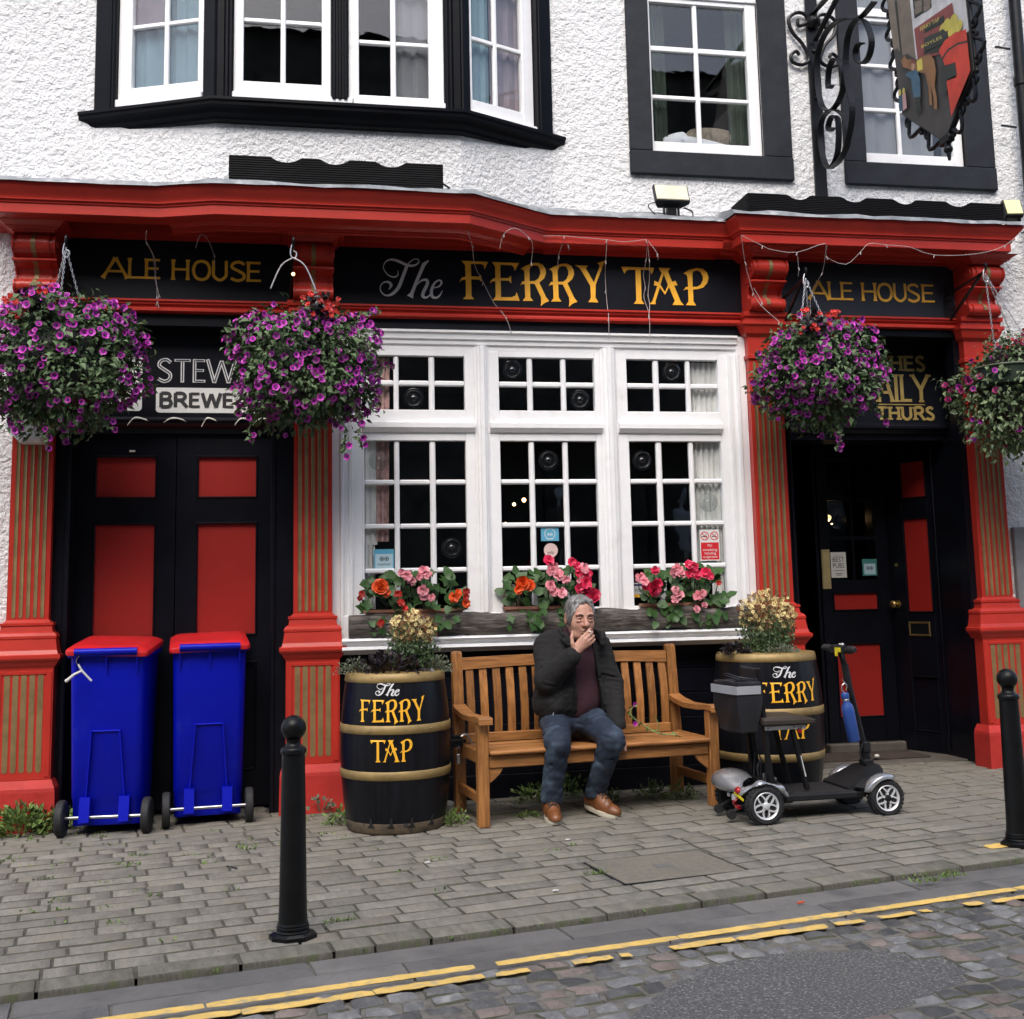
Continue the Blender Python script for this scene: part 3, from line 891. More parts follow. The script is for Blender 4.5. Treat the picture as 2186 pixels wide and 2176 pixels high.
w.loft([[(-4.4, -.3, ZT + .3), (8.7, -.3, ZT + .3), (8.7, 6.3, ZT + .3), (-4.4, 6.3, ZT + .3)],
        [(-4.4, 2.9, ZT + 3), (8.7, 2.9, ZT + 3), (8.7, 3.1, ZT + 3), (-4.4, 3.1, ZT + 3)]])
w.build('roof', 'slate_roof', pub)
w = MB()   # side and back walls
w.box(-4.2, -3.9, .45, 6, -.2, ZT)
w.box(8.2, 8.5, .45, 6, -.2, ZT)
w.box(-3.9, 8.2, 5.7, 6, -.2, ZT)
w.build('side_wall', 'harl', pub)
# dark rooms behind the glass
w = MB()
w.box(-3.9, 8.2, .45, 5.7, 3.10, 3.45)       # floor between storeys
w.box(-3.9, 3.30, 3.2, 3.3, 0, 3.1)
w.box(.16, .20, .46, 3.2, 0, 3.1)
w.box(3.30, 3.36, .46, 3.2, .05, 3.1)
w.box(-3.9, 8.2, 2.6, 2.7, 3.45, ZT)
w.box(1.95, 2.05, .46, 2.6, 3.45, ZT)
w.box(-1.7, -1.6, .46, 2.6, 3.45, ZT)
w.box(-3.9, 8.2, .46, 2.6, 6.4, 6.5)
w.box(-3.9, 3.30, .46, 3.2, -.05, 0.02)
w.build('room_partition', 'dark_int', pub)

# ---- bay window: sill, posts, sashes
LA, LB, RB, RA = (-1.24, .15), (-.485, -.15), (1.05, -.15), (1.71, .15)


def sweep_path(path, prof):
    """mitred moulding: prof is (inset from the path, z) with the street on the -y side"""
    P = [Vector((x, y)) for x, y in path]
    n = len(P)
    rings = []
    for i in range(n):
        ds = []
        if i > 0: ds.append((P[i] - P[i - 1]).normalized())
        if i < n - 1: ds.append((P[i + 1] - P[i]).normalized())
        ns = [Vector((-d.y, d.x)) for d in ds]
        m_ = sum(ns, Vector((0, 0))).normalized()
        k = 1 / max(.3, m_.dot(ns[0]))
        rings.append([(P[i].x + m_.x * k * a, P[i].y + m_.y * k * a, z) for a, z in prof])
    return rings


def moulding(path, prof):
    mb = MB()
    mb.loft(sweep_path(path, prof))
    return mb


sill_path = [(-1.46, .152), (-1.325, .085), (-.505, -.235), (1.07, -.235), (1.80, .10), (1.87, .152)]
moulding([(-1.345, .13), (-.505, -.235), (1.07, -.235), (1.80, .13)],
         [(.0, 4.330), (.0, 4.312), (.012, 4.306), (.014, 4.285), (.030, 4.275), (.042, 4.262), (.05, 4.245), (.075, 4.228),
          (.08, 4.212), (.10, 4.205), (.22, 4.205), (.22, 4.345), (.10, 4.345), (.02, 4.336)]).build('bay_sill', 'slate_smooth', pub, smooth=30)


def face_T(A, B):
    """frame of a wall face from A to B: s along, d out to the street, z up"""
    A, B = Vector((*A, 0)), Vector((*B, 0))
    d = (B - A).normalized()
    n = Vector((d.y, -d.x, 0))
    return Matrix(((d.x, n.x, 0, A.x), (d.y, n.y, 0, A.y), (0, 0, 1, 0), (0, 0, 0, 1)))


ZB = 6.3


def post(name, T, s0, s1, d0, d1, z0, z1, material='slate_smooth', beads=0):
    mb = MB()
    mb.box(s0, s1, d0, d1, z0, z1, .008, T)
    for k in range(beads):
        a = s0 + (s1 - s0) * (k + .5) / beads
        mb.box(a - .011, a + .011, d1 - .002, d1 + .010, z0, z1, .006, T)
    return mb.build(name, material, pub)


TL, TR_, TC = face_T(LA, LB), face_T(RB, RA), face_T(LB, RB)
post('bay_post', TL, -.005, .105, -.1, .02, 4.335, ZB)
post('bay_post', TL, .105, .150, -.1, .035, 4.335, ZB, beads=2)
post('bay_post', TL, .728, .812, -.1, .01, 4.335, ZB)
post('bay_post', TC, .0, .055, -.1, .01, 4.335, ZB)
post('bay_post', TC, .055, .100, -.1, .025, 4.335, ZB, beads=2)
post('bay_post', TC, .705, .812, -.1, .03, 4.372, ZB, beads=3)
post('bay_post', TC, 1.425, 1.475, -.1, .025, 4.335, ZB, beads=2)
post('bay_post', TC, 1.475, 1.535, -.1, .01, 4.335, ZB)
post('bay_post', TR_, .0, .065, -.1, .012, 4.335, ZB)
post('bay_post', TR_, .575, .625, -.1, .03, 4.335, ZB, beads=2)
post('bay_post', TR_, .625, .722, -.1, .02, 4.335, ZB)
w = MB()
w.loft([[(x, y, 6.3) for x, y in ((-1.30, .16), (-.50, -.22), (1.07, -.22), (1.77, .16), (1.77, .6), (-1.3, .6))],
        [(x, y, 6.5) for x, y in ((-1.34, .16), (-.52, -.27), (1.09, -.27), (1.81, .16), (1.81, .6), (-1.34, .6))]])
w.build('bay_head', 'slate_smooth', pub)


def sash(T, s0, s1, z0, z1, cols, rows, name='window', d=.0, bar=.03, stile=None, sillz=None, glass='glass', tilt=None):
    """a white sash: frame with stiles, rails and glazing bars; every pane is a sub-part.
    cols / rows are the clear glass spans"""
    fr = MB()
    Tm = T if tilt is None else T @ tilt
    cs, rs = sorted(cols), sorted(rows)
    e0, e1 = (s0, s1)
    fr.box(e0, cs[0][0], d - .05, d, z0, z1, .004, Tm)
    fr.box(cs[-1][1], e1, d - .05, d, z0, z1, .004, Tm)
    fr.box(cs[0][0], cs[-1][1], d - .05, d - .002, z0, rs[0][0], .003, Tm)
    fr.box(cs[0][0], cs[-1][1], d - .05, d - .002, rs[-1][1], z1, .003, Tm)
    o = fr.build(name, 'white', pub)
    for a, b in zip(cs[:-1], cs[1:]):
        mb = MB()
        mb.box(a[1], b[0], d - .04, d - .008, rs[0][0], rs[-1][1], .007, Tm)
        mb.build('glazing_bar', 'white', o)
    for a, b in zip(rs[:-1], rs[1:]):
        for c in cs:
            mb = MB()
            mb.box(c[0], c[1], d - .04, d - .010, a[1], b[0], .006, Tm)
            mb.build('glazing_bar', 'white', o)
    for c in cs:
        for r in rs:
            mb = MB()
            mb.box(c[0] - .004, c[1] + .004, d - .032, d - .028, r[0] - .004, r[1] + .004, 0, Tm)
            mb.build('pane', glass, o)
    if sillz:
        mb = MB()
        mb.box(sillz[2], sillz[3], d - .03, d + .028, sillz[0], sillz[1], .006, Tm)
        mb.build('sill', 'white', o)
    return o


rows_b = [(4.475, 4.868), (4.898, 5.29), (5.32, 5.71), (5.74, 6.13)]
sash(TL, .150, .728, 4.398, 6.28, [(.24, .455), (.485, .69)], rows_b, sillz=(4.345, 4.398, .115, .728))
sash(TC, .105, .705, 4.395, 6.28, [(.165, .392), (.424, .648)], rows_b, sillz=(4.350, 4.392, .085, .84), d=-.002)
tilt = Matrix.Translation((.812, 0, 0)) @ Matrix.Rotation(math.radians(-7), 4, 'Z') @ Matrix.Translation((-.812, 0, 0))
sash(TC, .815, 1.422, 4.395, 6.28, [(.880, 1.082), (1.116, 1.325)], [(4.425, 4.77), (4.80, 5.15), (5.18, 5.53), (5.56, 6.1)],
     sillz=(4.348, 4.388, .845, 1.432), d=.0, tilt=None)
sash(TR_, .066, .574, 4.365, 6.28, [(.085, .262), (.292, .487)], [(4.452, 4.864), (4.894, 5.29), (5.32, 5.71), (5.74, 6.13)],
     sillz=(4.318, 4.365, .066, .60))
# blinds and curtains in the bay
for T, s0, s1, m_ in ((TL, .16, .46, 'blue_curtain'), (TL, .46, .72, 'blue_curtain'), (TR_, .06, .27, 'brightened_blue_curtain'), (TR_, .27, .57, 'brightened_mauve_curtain'),
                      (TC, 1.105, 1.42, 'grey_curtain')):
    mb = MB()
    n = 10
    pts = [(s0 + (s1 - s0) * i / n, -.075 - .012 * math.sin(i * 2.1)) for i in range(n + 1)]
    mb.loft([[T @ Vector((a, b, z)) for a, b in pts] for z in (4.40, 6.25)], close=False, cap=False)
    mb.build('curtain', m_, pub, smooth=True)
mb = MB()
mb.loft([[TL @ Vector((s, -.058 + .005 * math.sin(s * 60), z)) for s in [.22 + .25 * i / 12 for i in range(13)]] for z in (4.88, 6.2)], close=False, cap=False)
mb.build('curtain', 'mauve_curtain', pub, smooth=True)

# ---- upstairs sash windows with painted margins
for (x0, x1, xa, xb, zb, zs, cols) in ((2.247, 3.426, 2.408, 3.220, 4.092, 4.262, [(2.422, 2.755), (2.784, 3.145)]),
                                       (3.822, 4.992, 3.986, 4.766, 4.088, 4.264, [(4.000, 4.268), (4.292, 4.600)])):
    mb = MB()
    mb.box(x0, xa, .118, .152, zb + .17, 6.25, .006)
    mb.box(xb, x1, .118, .152, zb + .17, 6.25, .006)
    mb.box(x0 - .003, x1 + .003, .112, .152, zb, zb + .17, .008)
    mb.box(x0, x1, .118, .152, 5.98, 6.25, .006)
    mb.build('window_margin', 'slate', pub)
    mb = MB()     # dark reveal at the right of the opening
    mb.box(xb - .0, xb + .004, .152, .30, zs, 5.98)
    mb.build('window_reveal', 'slate_smooth', pub)
Tw = face_T((0, .165), (1, .165))
rr = [(4.350, 4.662), (4.692, 5.012), (5.052, 5.372)]
rr2 = [(5.44, 5.70), (5.73, 5.95)]
sash(Tw, 2.408, 3.220, 4.264, 5.405, [(2.432, 2.752), (2.784, 3.140)], rr, d=0)
sash(Tw, 2.408, 3.220, 5.407, 5.97, [(2.432, 2.752), (2.784, 3.140)], rr2, d=.014)
rr = [(4.345, 4.66), (4.692, 4.995), (5.026, 5.345)]
sash(Tw, 3.986, 4.766, 4.266, 5.375, [(4.004, 4.268), (4.296, 4.690)], rr, d=0)
sash(Tw, 3.986, 4.766, 5.377, 5.97, [(4.004, 4.268), (4.296, 4.690)], rr2, d=.014)
for x0, x1, m_, y in ((2.41, 2.56, 'green_curtain', .26), (3.02, 3.22, 'green_curtain', .27), (3.98, 4.56, 'grey_curtain', .225)):
    mb = MB()
    n = 14
    mb.loft([[(x0 + (x1 - x0) * i / n, y + .014 * math.sin(i * 1.7), z) for i in range(n + 1)] for z in (4.3, 5.97)], close=False, cap=False)
    mb.build('curtain', m_, pub, smooth=True)

# ---- cornice: lead top, mitred red mouldings that step out under the bay and over the right door
cor_path = [(-1.86, .12), (-1.86, -.37), (-.797, -.37), (-.478, -.47), (1.069, -.47), (1.606, -.14), (2.800, -.14), (2.812, -.30), (4.883, -.30), (4.883, .14)]
prof = [(.0, 3.690), (.0, 3.678), (.010, 3.660), (.028, 3.640), (.040, 3.620), (.044, 3.612), (.044, 3.600), (.056, 3.596), (.058, 3.584),
        (.066, 3.582), (.066, 3.526), (.072, 3.522), (.30, 3.518), (.30, 3.690)]
prof = [(.0, 3.690), (.0, 3.678), (.010, 3.660), (.028, 3.640), (.040, 3.620), (.044, 3.612), (.044, 3.600), (.056, 3.596), (.058, 3.584),
        (.066, 3.582), (.066, 3.526), (.072, 3.522), (.195, 3.520), (.195, 3.690)]
moulding(cor_path, prof).build('cornice', 'red', pub, smooth=30)
bed_path = [(-1.86, .12), (-1.86, -.37), (-.797, -.37), (-.478, -.47), (1.069, -.47), (1.606, -.14), (2.800, -.14), (2.812, -.30), (4.883, -.30), (4.883, .14)]
bed = [(.165, 3.528), (.165, 3.519), (.172, 3.507), (.184, 3.493), (.202, 3.480), (.222, 3.474), (.222, 3.466), (.232, 3.463), (.232, 3.454),
       (.244, 3.450), (.26, 3.450), (.26, 3.528)]
# the bed mould stays above the signs; it runs a little higher over the recessed middle
moulding(bed_path[2:6], [(a - .005, z + .03) for a, z in bed]).build('bed_mould', 'red', pub, smooth=30)
moulding([(1.606, -.14), (2.800, -.14)], [(a - .03, z + .045) for a, z in bed]).build('bed_mould', 'red', pub, smooth=30)
moulding([(2.80, -.24), (4.86, -.24)], [(a - .03, z + .045) for a, z in bed]).build('bed_mould', 'red', pub, smooth=30)
w = MB()   # red frieze behind the bed mould
w.box(-1.66, 4.83, .085, .150, 3.505, 3.60)
w.box(-1.86, 4.88, .02, .12, 3.53, 3.68)
w.build('frieze', 'red', pub)
lead_path = [(-1.875, .148), (-1.875, -.385), (-.797, -.387), (-.478, -.487), (1.069, -.487), (1.612, -.155), (2.786, -.155), (2.798, -.315), (4.898, -.315), (4.898, .148)]
mb = MB()
rings = []
N_ = 60
pl = []
for i in range(len(lead_path) - 3):
    a, b = Vector(lead_path[i + 1]), Vector(lead_path[i + 2])
    k = max(1, int((b - a).length / .12))
    for j in range(k): pl.append(a + (b - a) * j / k)
pl.append(Vector(lead_path[-2]))
top = [[(p.x, p.y - .004, 3.686 + .004 * rnd.uniform(-1, 1)) for p in pl], [(p.x, p.y + .004 + .004 * rnd.uniform(-1, 1), 3.704 + .004 * rnd.uniform(-1, 1)) for p in pl], [(p.x, p.y + .035 + .008 * rnd.uniform(-1, 1), 3.722 + .007 * rnd.uniform(-1, 1)) for p in pl],
       [(p.x, p.y + (.15 - p.y) * .55, 3.78 + .012 * rnd.uniform(-1, 1)) for p in pl],
       [(p.x, .146, (3.80 if abs(p.x - .3) > .9 else 3.76) + .014 * rnd.uniform(-1, 1)) for p in pl]]
mb.loft(top, close=False, cap=False)
mb.build('lead_flashing', 'lead', pub, smooth=True, fix=False)

# ---- sign boards with painted letters
for x0, x1, m_, label in ((-1.415, 0.0, 'board', 'black name board over the left door'), (.225, 2.99, 'board', 'long black name board over the window'),
                          (3.215, 4.585, 'board_grey', 'weathered dark grey name board over the right door')):
    mb = MB()
    mb.box(x0, x1, .10, .16, 3.118, 3.512)
    o = mb.build('sign_board', m_, pub, label=label)
    F = front(.0995)
    if x0 > 0 and x0 < 1:
        sign_c = o
        for key, hole in (('F', None), ('E', None), ('R', 'Rh'), ('Y', None), ('T', None), ('A', 'Ah'), ('P', 'Ph')):
            lb = MB()
            lb.prism(GL[key], [GL[hole]] if hole else [], F, 0, .004)
            lb.build('letter', 'gold', o)
            if key == 'R':
                dx, dz = .1905, 0.0005
                lb = MB()
                lb.prism([(u + dx, v + dz) for u, v in GL['R']], [[(u + dx, v + dz) for u, v in GL['Rh']]], F, 0, .004)
                lb.build('letter', 'gold', o)
        lb = MB()
        q = .00046
        stroke(lb, GL['t1'], [x * q for x in (4, 14, 22, 14, 10, 10, 16, 28, 38, 36, 28, 18, 12, 10, 12, 14)], F, 0, .004, True)
        stroke(lb, GL['t2'], [x * q for x in (44, 46, 48, 40, 20, 14, 12, 14, 28, 40, 4)], F, 0, .0055, True)
        lb.build('letter', 'silverletter', o)
        lb = MB()
        stroke(lb, GL['h1'], [x * q for x in (14, 52, 44, 46, 90)], F, 0, .004)
        stroke(lb, GL['h2'], [x * q for x in (8, 24, 36, 46, 46, 44, 28, 18, 12)], F, 0, .0055, True)
        lb.build('letter', 'silverletter', o)
        lb = MB()
        stroke(lb, GL['e'], [x * q for x in (10, 20, 28, 20, 28, 44, 40, 28, 22, 5)], F, 0, .004, True)
        lb.build('letter', 'silverletter', o)
    else:
        if x0 < 0:
            lay, sy, v0 = [('A', -1.163, .145), ('L', -1.022, .105), ('E', -.920, .098), ('H', -.757, .108), ('O', -.633, .118), ('U', -.513, .100),
                           ('S', -.404, .102), ('E', -.302, .092)], .130, 3.257
        else:
            lay, sy, v0 = [('A', 3.475, .150), ('L', 3.612, .105), ('E', 3.709, .095), ('H', 3.866, .112), ('O', 3.984, .120), ('U', 4.105, .105),
                           ('S', 4.208, .102), ('E', 4.318, .100)], .130, 3.240
        for ch, u, sx in lay:
            caps_letter(ch, u, v0, sx / CAPS[ch][0], sy, .0180, F, 0, .003, flare=.6).build('letter', 'gold', o)

# ---- red strip mould under the boards, black fascia below it
for x0, x1 in ((-1.40, -.02), (.245, 2.955), (3.235, 4.56)):
    mb = MB()
    prof = [(.10, 3.118), (.040, 3.118), (.040, 3.106), (.050, 3.103), (.052, 3.090), (.066, 3.084), (.070, 3.074), (.058, 3.070), (.052, 3.060),
            (.052, 3.048), (.066, 3.044), (.10, 3.040)]
    mb.loft([[(x0, y, z) for y, z in prof], [(x1, y, z) for y, z in prof]])
    mb.build('strip_mould', 'red', pub, smooth=25)
mb = MB()
mb.box(.225, 2.99, .098, .15, 2.967, 3.040)
mb.build('fascia', 'board', pub)

# ---- pilasters
LV = [(.905, .16, 0), (.915, .165, -.005), (.92, .17, -.01), (.94, .182, -.022), (.955, .195, -.035), (.965, .2, -.04), (.982, .2, -.04),
      (.987, .186, -.028), (1.01, .178, -.018), (1.072, .168, -.008), (1.078, .172, -.012), (1.092, .172, -.012), (1.108, .16, 0), (1.115, .145, .012),
      (1.148, .140, .018), (1.152, .148, .012), (1.166, .148, .012), (1.17, .132, .026), (1.185, .116, .04)]
LT = [(2.800, .116, .04), (2.806, .128, .025), (2.83, .128, .025), (2.836, .118, .038), (2.952, .120, .036), (2.975, .142, .012), (3.02, .158, -.005),
      (3.032, .168, -.018), (3.052, .168, -.018), (3.056, .15, -.002), (3.082, .15, -.002), (3.086, .158, -.018), (3.110, .160, -.022), (3.116, .160, -.022)]
flute_m = {}


def pilaster(cx, base, dieL, label):
    p = MB()
    lv = [(base, .16, 0)] + LV + LT
    p.stack(cx, lv, .13)
    o = p.build('pilaster', 'red', pub, label=label)
    fr = MB()      # raised border of the pedestal panel
    z0, z1 = base + .012, .893
    for a, b, c, d in ((cx - .154, cx - .122, z0, z1), (cx + .122, cx + .154, z0, z1), (cx - .122, cx + .122, z1 - .022, z1)):
        fr.box(a, b, -.006, .01, c, d, .003)
    fr.build('pedestal_border', 'red', o)
    for k in range(5):
        fx = cx + (k - 2) * .0395
        fl = MB()
        # painted hollow flute: a shallow trough let into a thin raised rim
        for z0, z1, wd, y in ((1.205, 2.775, .021, .04),):
            n = 6
            ring = []
            for zz in (z0 - .010, z0, z1, z1 + .010):
                h = wd / 2 * (.35 if zz in (z0 - .010, z1 + .010) else 1)
                ring.append([(fx - h, y - .004, zz), (fx - h * .5, y - .0012, zz), (fx + h * .5, y - .0012, zz), (fx + h, y - .004, zz), (fx + h, y + .004, zz), (fx - h, y + .004, zz)])
            fl.loft(ring)
        fl.build('flute', 'dullgold', o)
        fl = MB()
        z0, z1 = base + .055, .868
        fx = cx + (k - 2) * .0455 
        outl = arc(fx, z0, .0155, .0155, 180, 360, 6) + arc(fx, z1, .0155, .0155, 0, 180, 6)
        fl.prism(outl, [], front(0), 0, .002)
        fl.build('flute', 'dullgold', o)
    ft = MB()
    gz = g(cx) - .06
    ft.stack(cx, [(gz, .198, -.055), (base - .065, .193, -.05), (base - .045, .190, -.047), (base - .002, .166, -.006)], .13)
    ft.build('plinth', 'red_stone', o)
    return o


def console(cx, y0=-.02):
    """scrolled bracket under the cornice"""
    mb = MB()
    sc = arc(-.085, 3.398, .058, .058, 100, 260, 8)
    pr = [(.12, 3.118), (.12, 3.465), (-.09, 3.465)] + sc + [(-.066, 3.325), (-.085, 3.310), (-.062, 3.292), (-.020, 3.270), (-.004, 3.235), (-.016, 3.200)]
    pr += arc(-.030, 3.160, .042, .042, 110, 270, 6)
    rings = []
    for x, k in ((cx - .122, 1), (cx - .112, 1), (cx - .112, .0), (cx - .088, 0), (cx - .088, 1), (cx + .088, 1), (cx + .088, 0), (cx + .112, 0), (cx + .112, 1), (cx + .122, 1)):
        rings.append([(x, y + (.010 if (k == 0 and y < .1) else 0), z) for y, z in pr])
    mb.loft(rings)
    o = mb.build('console_bracket', 'red', pub, smooth=30)
    mb = MB()
    for s in (-1, 1):
        mb.tube([(cx + s * .124, -.085 + r * math.cos(a), 3.398 + r * math.sin(a)) for a, r in [(i * .6, .044 - .0032 * i) for i in range(13)]], .006, 6)
    mb.box(cx - .128, cx + .128, -.095, .02, 3.300, 3.316, .005)
    mb.build('scroll', 'red', o, smooth=True)
    gs = MB()
    path = [(y, z) for y, z in pr[2:-3]]
    gs.loft([[(cx - .013, y - .004, z), (cx + .013, y - .004, z), (cx + .013, y + .006, z), (cx - .013, y + .006, z)] for y, z in path])
    gs.build('gold_strip', 'dullgold', o)
    cp = MB()
    cp.stack(cx, [(3.463, .118, -.135), (3.474, .122, -.14), (3.476, .134, -.15), (3.484, .138, -.155), (3.486, .150, -.165), (3.495, .155, -.17),
                  (3.515, .185, -.20), (3.519, .192, -.205)], .10)
    cp.build('bracket_cap', 'red', o)
    return o


for cx, base, lab in ((-1.524, .283, 'leftmost pilaster beside the white wall'), (.113, .300, 'pilaster between the left door and the window'),
                      (3.108, .325, 'pilaster between the window and the right door'), (4.698, .345, 'rightmost pilaster')):
    pilaster(cx, base, 0, lab)
    console(cx)

# ---- left door with black and red panels
mb = MB()
mb.box(-1.410, -1.315, .098, .36, g(-1.4), 3.04)
mb.box(-1.345, -1.315, .085, .10, g(-1.4), 2.93, .006)
mb.box(-.142, .0, .098, .36, g(-.1), 3.04)
mb.box(-.142, -.112, .085, .10, g(-.1), 2.93, .006)
mb.box(-1.315, -.142, .098, .36, 2.965, 3.04)
mb.build('door_surround', 'black', pub)
mb = MB()
prof = [(.36, 2.415), (.235, 2.415), (.225, 2.405), (.21, 2.395), (.21, 2.385), (.228, 2.378), (.24, 2.36), (.262, 2.345), (.27, 2.315), (.36, 2.315)]
mb.loft([[(-1.315, y, z) for y, z in prof], [(-.142, y, z) for y, z in prof]])
mb.build('door_lintel', 'black', pub, smooth=30)
mb = MB()
mb.box(-1.315, -.142, .25, .30, 2.415, 2.965)
tr_b = mb.build('transom_board', 'black', pub)
F = front(.2495)
xs = -.848
for ch, sx in (('S', .092), ('T', .098), ('E', .078), ('W', .172), ('A', .12)):
    caps_letter(ch, xs, 2.636, sx / CAPS[ch][0], .150, .021, F, 0, .002, inline=.007).build('letter', ['silverletter', 'ink'], tr_b)
    xs += sx + .013
pb = MB()
pb.prism(arc(-.829, 2.465, .022, .022, 180, 270, 5) + arc(-.218, 2.465, .022, .022, 270, 360, 5) + [(-.196, 2.602), (-.851, 2.602)], [], F, 0, .003)
pb.build('brewery_panel', 'paper', tr_b)
pb = MB()
pb.prism(arc(-1.185, 2.475, .022, .022, 180, 270, 5) + arc(-.957, 2.475, .022, .022, 270, 360, 5) + [(-.935, 2.80), (-1.207, 2.80)], [], F, 0, .003)
pb.build('badge_panel', 'paper', tr_b)
xs = -.829
F2 = front(.2460)
for ch, sx in (('B', .072), ('R', .078), ('E', .066), ('W', .112), ('E', .066)):
    caps_letter(ch, xs, 2.477, sx / CAPS[ch][0], .092, .022, F2, 0, .0018).build('letter', 'ink', tr_b)
    xs += sx + .014
for s, (x0, x1) in enumerate(((-1.315, -.728), (-.722, -.142))):
    mb = MB()
    px0, px1 = ((-1.216, -.838), (-.604, -.225))[s]
    zb = g(-.7) + .02
    mb.box(x0, px0, .30, .345, zb, 2.315)
    mb.box(px1, x1, .30, .345, zb, 2.315)
    for za, zc in ((2.18, 2.315), (1.760, 1.907), (.90, 1.053), (zb, .24)):
        mb.box(px0, px1, .30, .345, za, zc)
    d_ = mb.build('door', 'black', pub)
    for z0, z1, m_ in ((1.907, 2.18, 'red_panel'), (1.053, 1.760, 'red_panel'), (.24, .90, 'black')):
        p = MB()
        p.box(px0, px1, .316, .335, z0, z1)
        p.build('door_panel', m_, d_)
        p = MB()
        for a, b, c, e in ((px0, px1, z0, z0 + .014), (px0, px1, z1 - .014, z1), (px0, px0 + .014, z0, z1), (px1 - .014, px1, z0, z1)):
            p.box(a, b, .292, .318, c, e, .005)
        p.build('panel_bead', 'black', d_)
mb = MB()
mb.box(-1.01, -.975, .29, .30, 2.200, 2.212, .002)
mb.build('door_latch', 'tie', pub)

# ---- shop window
mb = MB()   # head moulding
prof = [(.15, 2.966), (.062, 2.966), (.062, 2.952), (.074, 2.946), (.082, 2.925), (.082, 2.912), (.095, 2.906), (.098, 2.880), (.112, 2.872), (.114, 2.838), (.15, 2.838)]
mb.loft([[(.300, y, z) for y, z in prof], [(2.930, y, z) for y, z in prof]])
sw = mb.build('shop_window', 'white', pub, smooth=25)
for sx, xo in ((1, .232), (-1, 2.990)):
    mb = MB()
    pr = [(0, .17), (0, .095), (.045, .095), (.052, .085), (.068, .085), (.072, .100), (.100, .104), (.106, .092), (.125, .092), (.130, .108), (.185, .112), (.185, .17)]
    mb.loft([[(xo + sx * a, y, z) for a, y in pr] for z in (1.045, 2.838)])
    mb.box(xo, xo + sx * .066, .094, .17, 2.838, 2.966)
    mb.build('window_jamb', 'white', sw, smooth=25)
for x0, x1 in ((1.140, 1.236), (1.980, 2.092)):
    mb = MB()
    c = (x0 + x1) / 2
    pr = [(x0, .17), (x0, .112), (x0 + .012, .106), (x0 + .020, .092), (c - .018, .088), (c - .012, .074), (c + .012, .074), (c + .018, .088), (x1 - .020, .092), (x1 - .012, .106),
          (x1, .112), (x1, .17)]
    mb.loft([[(x, y, z) for x, y in pr] for z in (1.165, 2.870)])
    mb.build('mullion', 'white', sw, smooth=25)
secs = [(.417, 1.140, [(.432, .622), (.654, .848), (.884, 1.078)]), (1.236, 1.980, [(1.302, 1.493), (1.528, 1.718), (1.752, 1.941)]),
        (2.092, 2.805, [(2.162, 2.350), (2.388, 2.576), (2.608, 2.798)])]
for x0, x1, cols in secs:
    mb = MB()
    prof = [(.17, 2.375), (.085, 2.375), (.078, 2.365), (.078, 2.335), (.086, 2.325), (.096, 2.312), (.108, 2.306), (.17, 2.306)]
    mb.loft([[(x0, y, z) for y, z in prof], [(x1, y, z) for y, z in prof]])
    mb.build('transom', 'white', sw, smooth=25)
bull = {(0, 0, 1, 0), (1, 0, 0, 1), (1, 0, 2, 0), (2, 0, 1, 1), (0, 1, 2, 1), (1, 1, 1, 3), (2, 1, 0, 3)}
clear = {(0, 1, 0, 3), (2, 1, 2, 2)}
for si, (x0, x1, cols) in enumerate(secs):
    for tier, (z0, z1, rows) in enumerate(((2.375, 2.84, [(2.453, 2.610), (2.645, 2.804)]),
                                           (1.165, 2.306, [(1.182, 1.418), (1.450, 1.696), (1.728, 1.974), (2.006, 2.254)]))):
        fr = MB()
        fr.box(x0, cols[0][0], .112, .165, z0, z1, .003)
        fr.box(cols[-1][1], x1, .112, .165, z0, z1, .003)
        fr.box(cols[0][0], cols[-1][1], .114, .165, z0, rows[0][0], .003)
        fr.box(cols[0][0], cols[-1][1], .114, .165, rows[-1][1], z1, .003)
        for a, b in zip(cols[:-1], cols[1:]):
            fr.box(a[1], b[0], .124, .16, rows[0][0], rows[-1][1], .008)
        for a, b in zip(rows[:-1], rows[1:]):
            for c in cols:
                fr.box(c[0], c[1], .126, .16, a[1], b[0], .008)
        fr.build('casement', 'white', sw)
        for ci, c in enumerate(cols):
            for ri, r in enumerate(rows):
                p = MB()
                p.box(c[0] - .003, c[1] + .003, .144, .148, r[0] - .003, r[1] + .003)
                key = (si, tier, ci, ri)
                if key in bull or key in clear:
                    T = Matrix.Translation(((c[0] + c[1]) / 2, .1435, (r[0] + r[1]) / 2)) @ Matrix.Rotation(PI / 2, 4, 'X')
                    p.mi = 1
                    p.lathe([(.066, 0), (.060, .0015), (.053, .0015), (.0520, .0075), (.0485, .0120), (.0445, .0090), (.0405, .0015), (.024, .0015), (.0205, .0085), (.014, .0135), (.006, .0150), (1e-6, .0152)], 28, T)
                    p.build('bullseye_pane', ['glass_dark', 'bullseye_clear' if key in clear else 'bullseye'], sw, smooth=60)
                else:
                    p.build('pane', 'glass_dark', sw)
# sill mould below the log, black stall riser
mb = MB()
prof = [(.17, 1.165), (.10, 1.165), (.09, 1.160), (.085, 1.030), (-.040, 1.027), (-.060, 1.022), (-.064, 1.014), (-.056, 1.002), (-.036, .994), (-.030, .980), (-.050, .974), (-.052, .960), (-.036, .950), (-.020, .942), (.0, .930), (.17, .930)]
mb.loft([[(.285, y, z) for y, z in prof], [(2.975, y, z) for y, z in prof]])
mb.build('sill', 'white', sw, smooth=25)
z = .02
k = 0
while z < .93:
    z1 = min(.93, z + .152)
    mb = MB()
    mb.box(.23, 2.99, .105 + .002 * (k % 2), .16, z, z1 - .003, .004)
    mb.build('stall_board', 'black', pub)
    z = z1
    k += 1
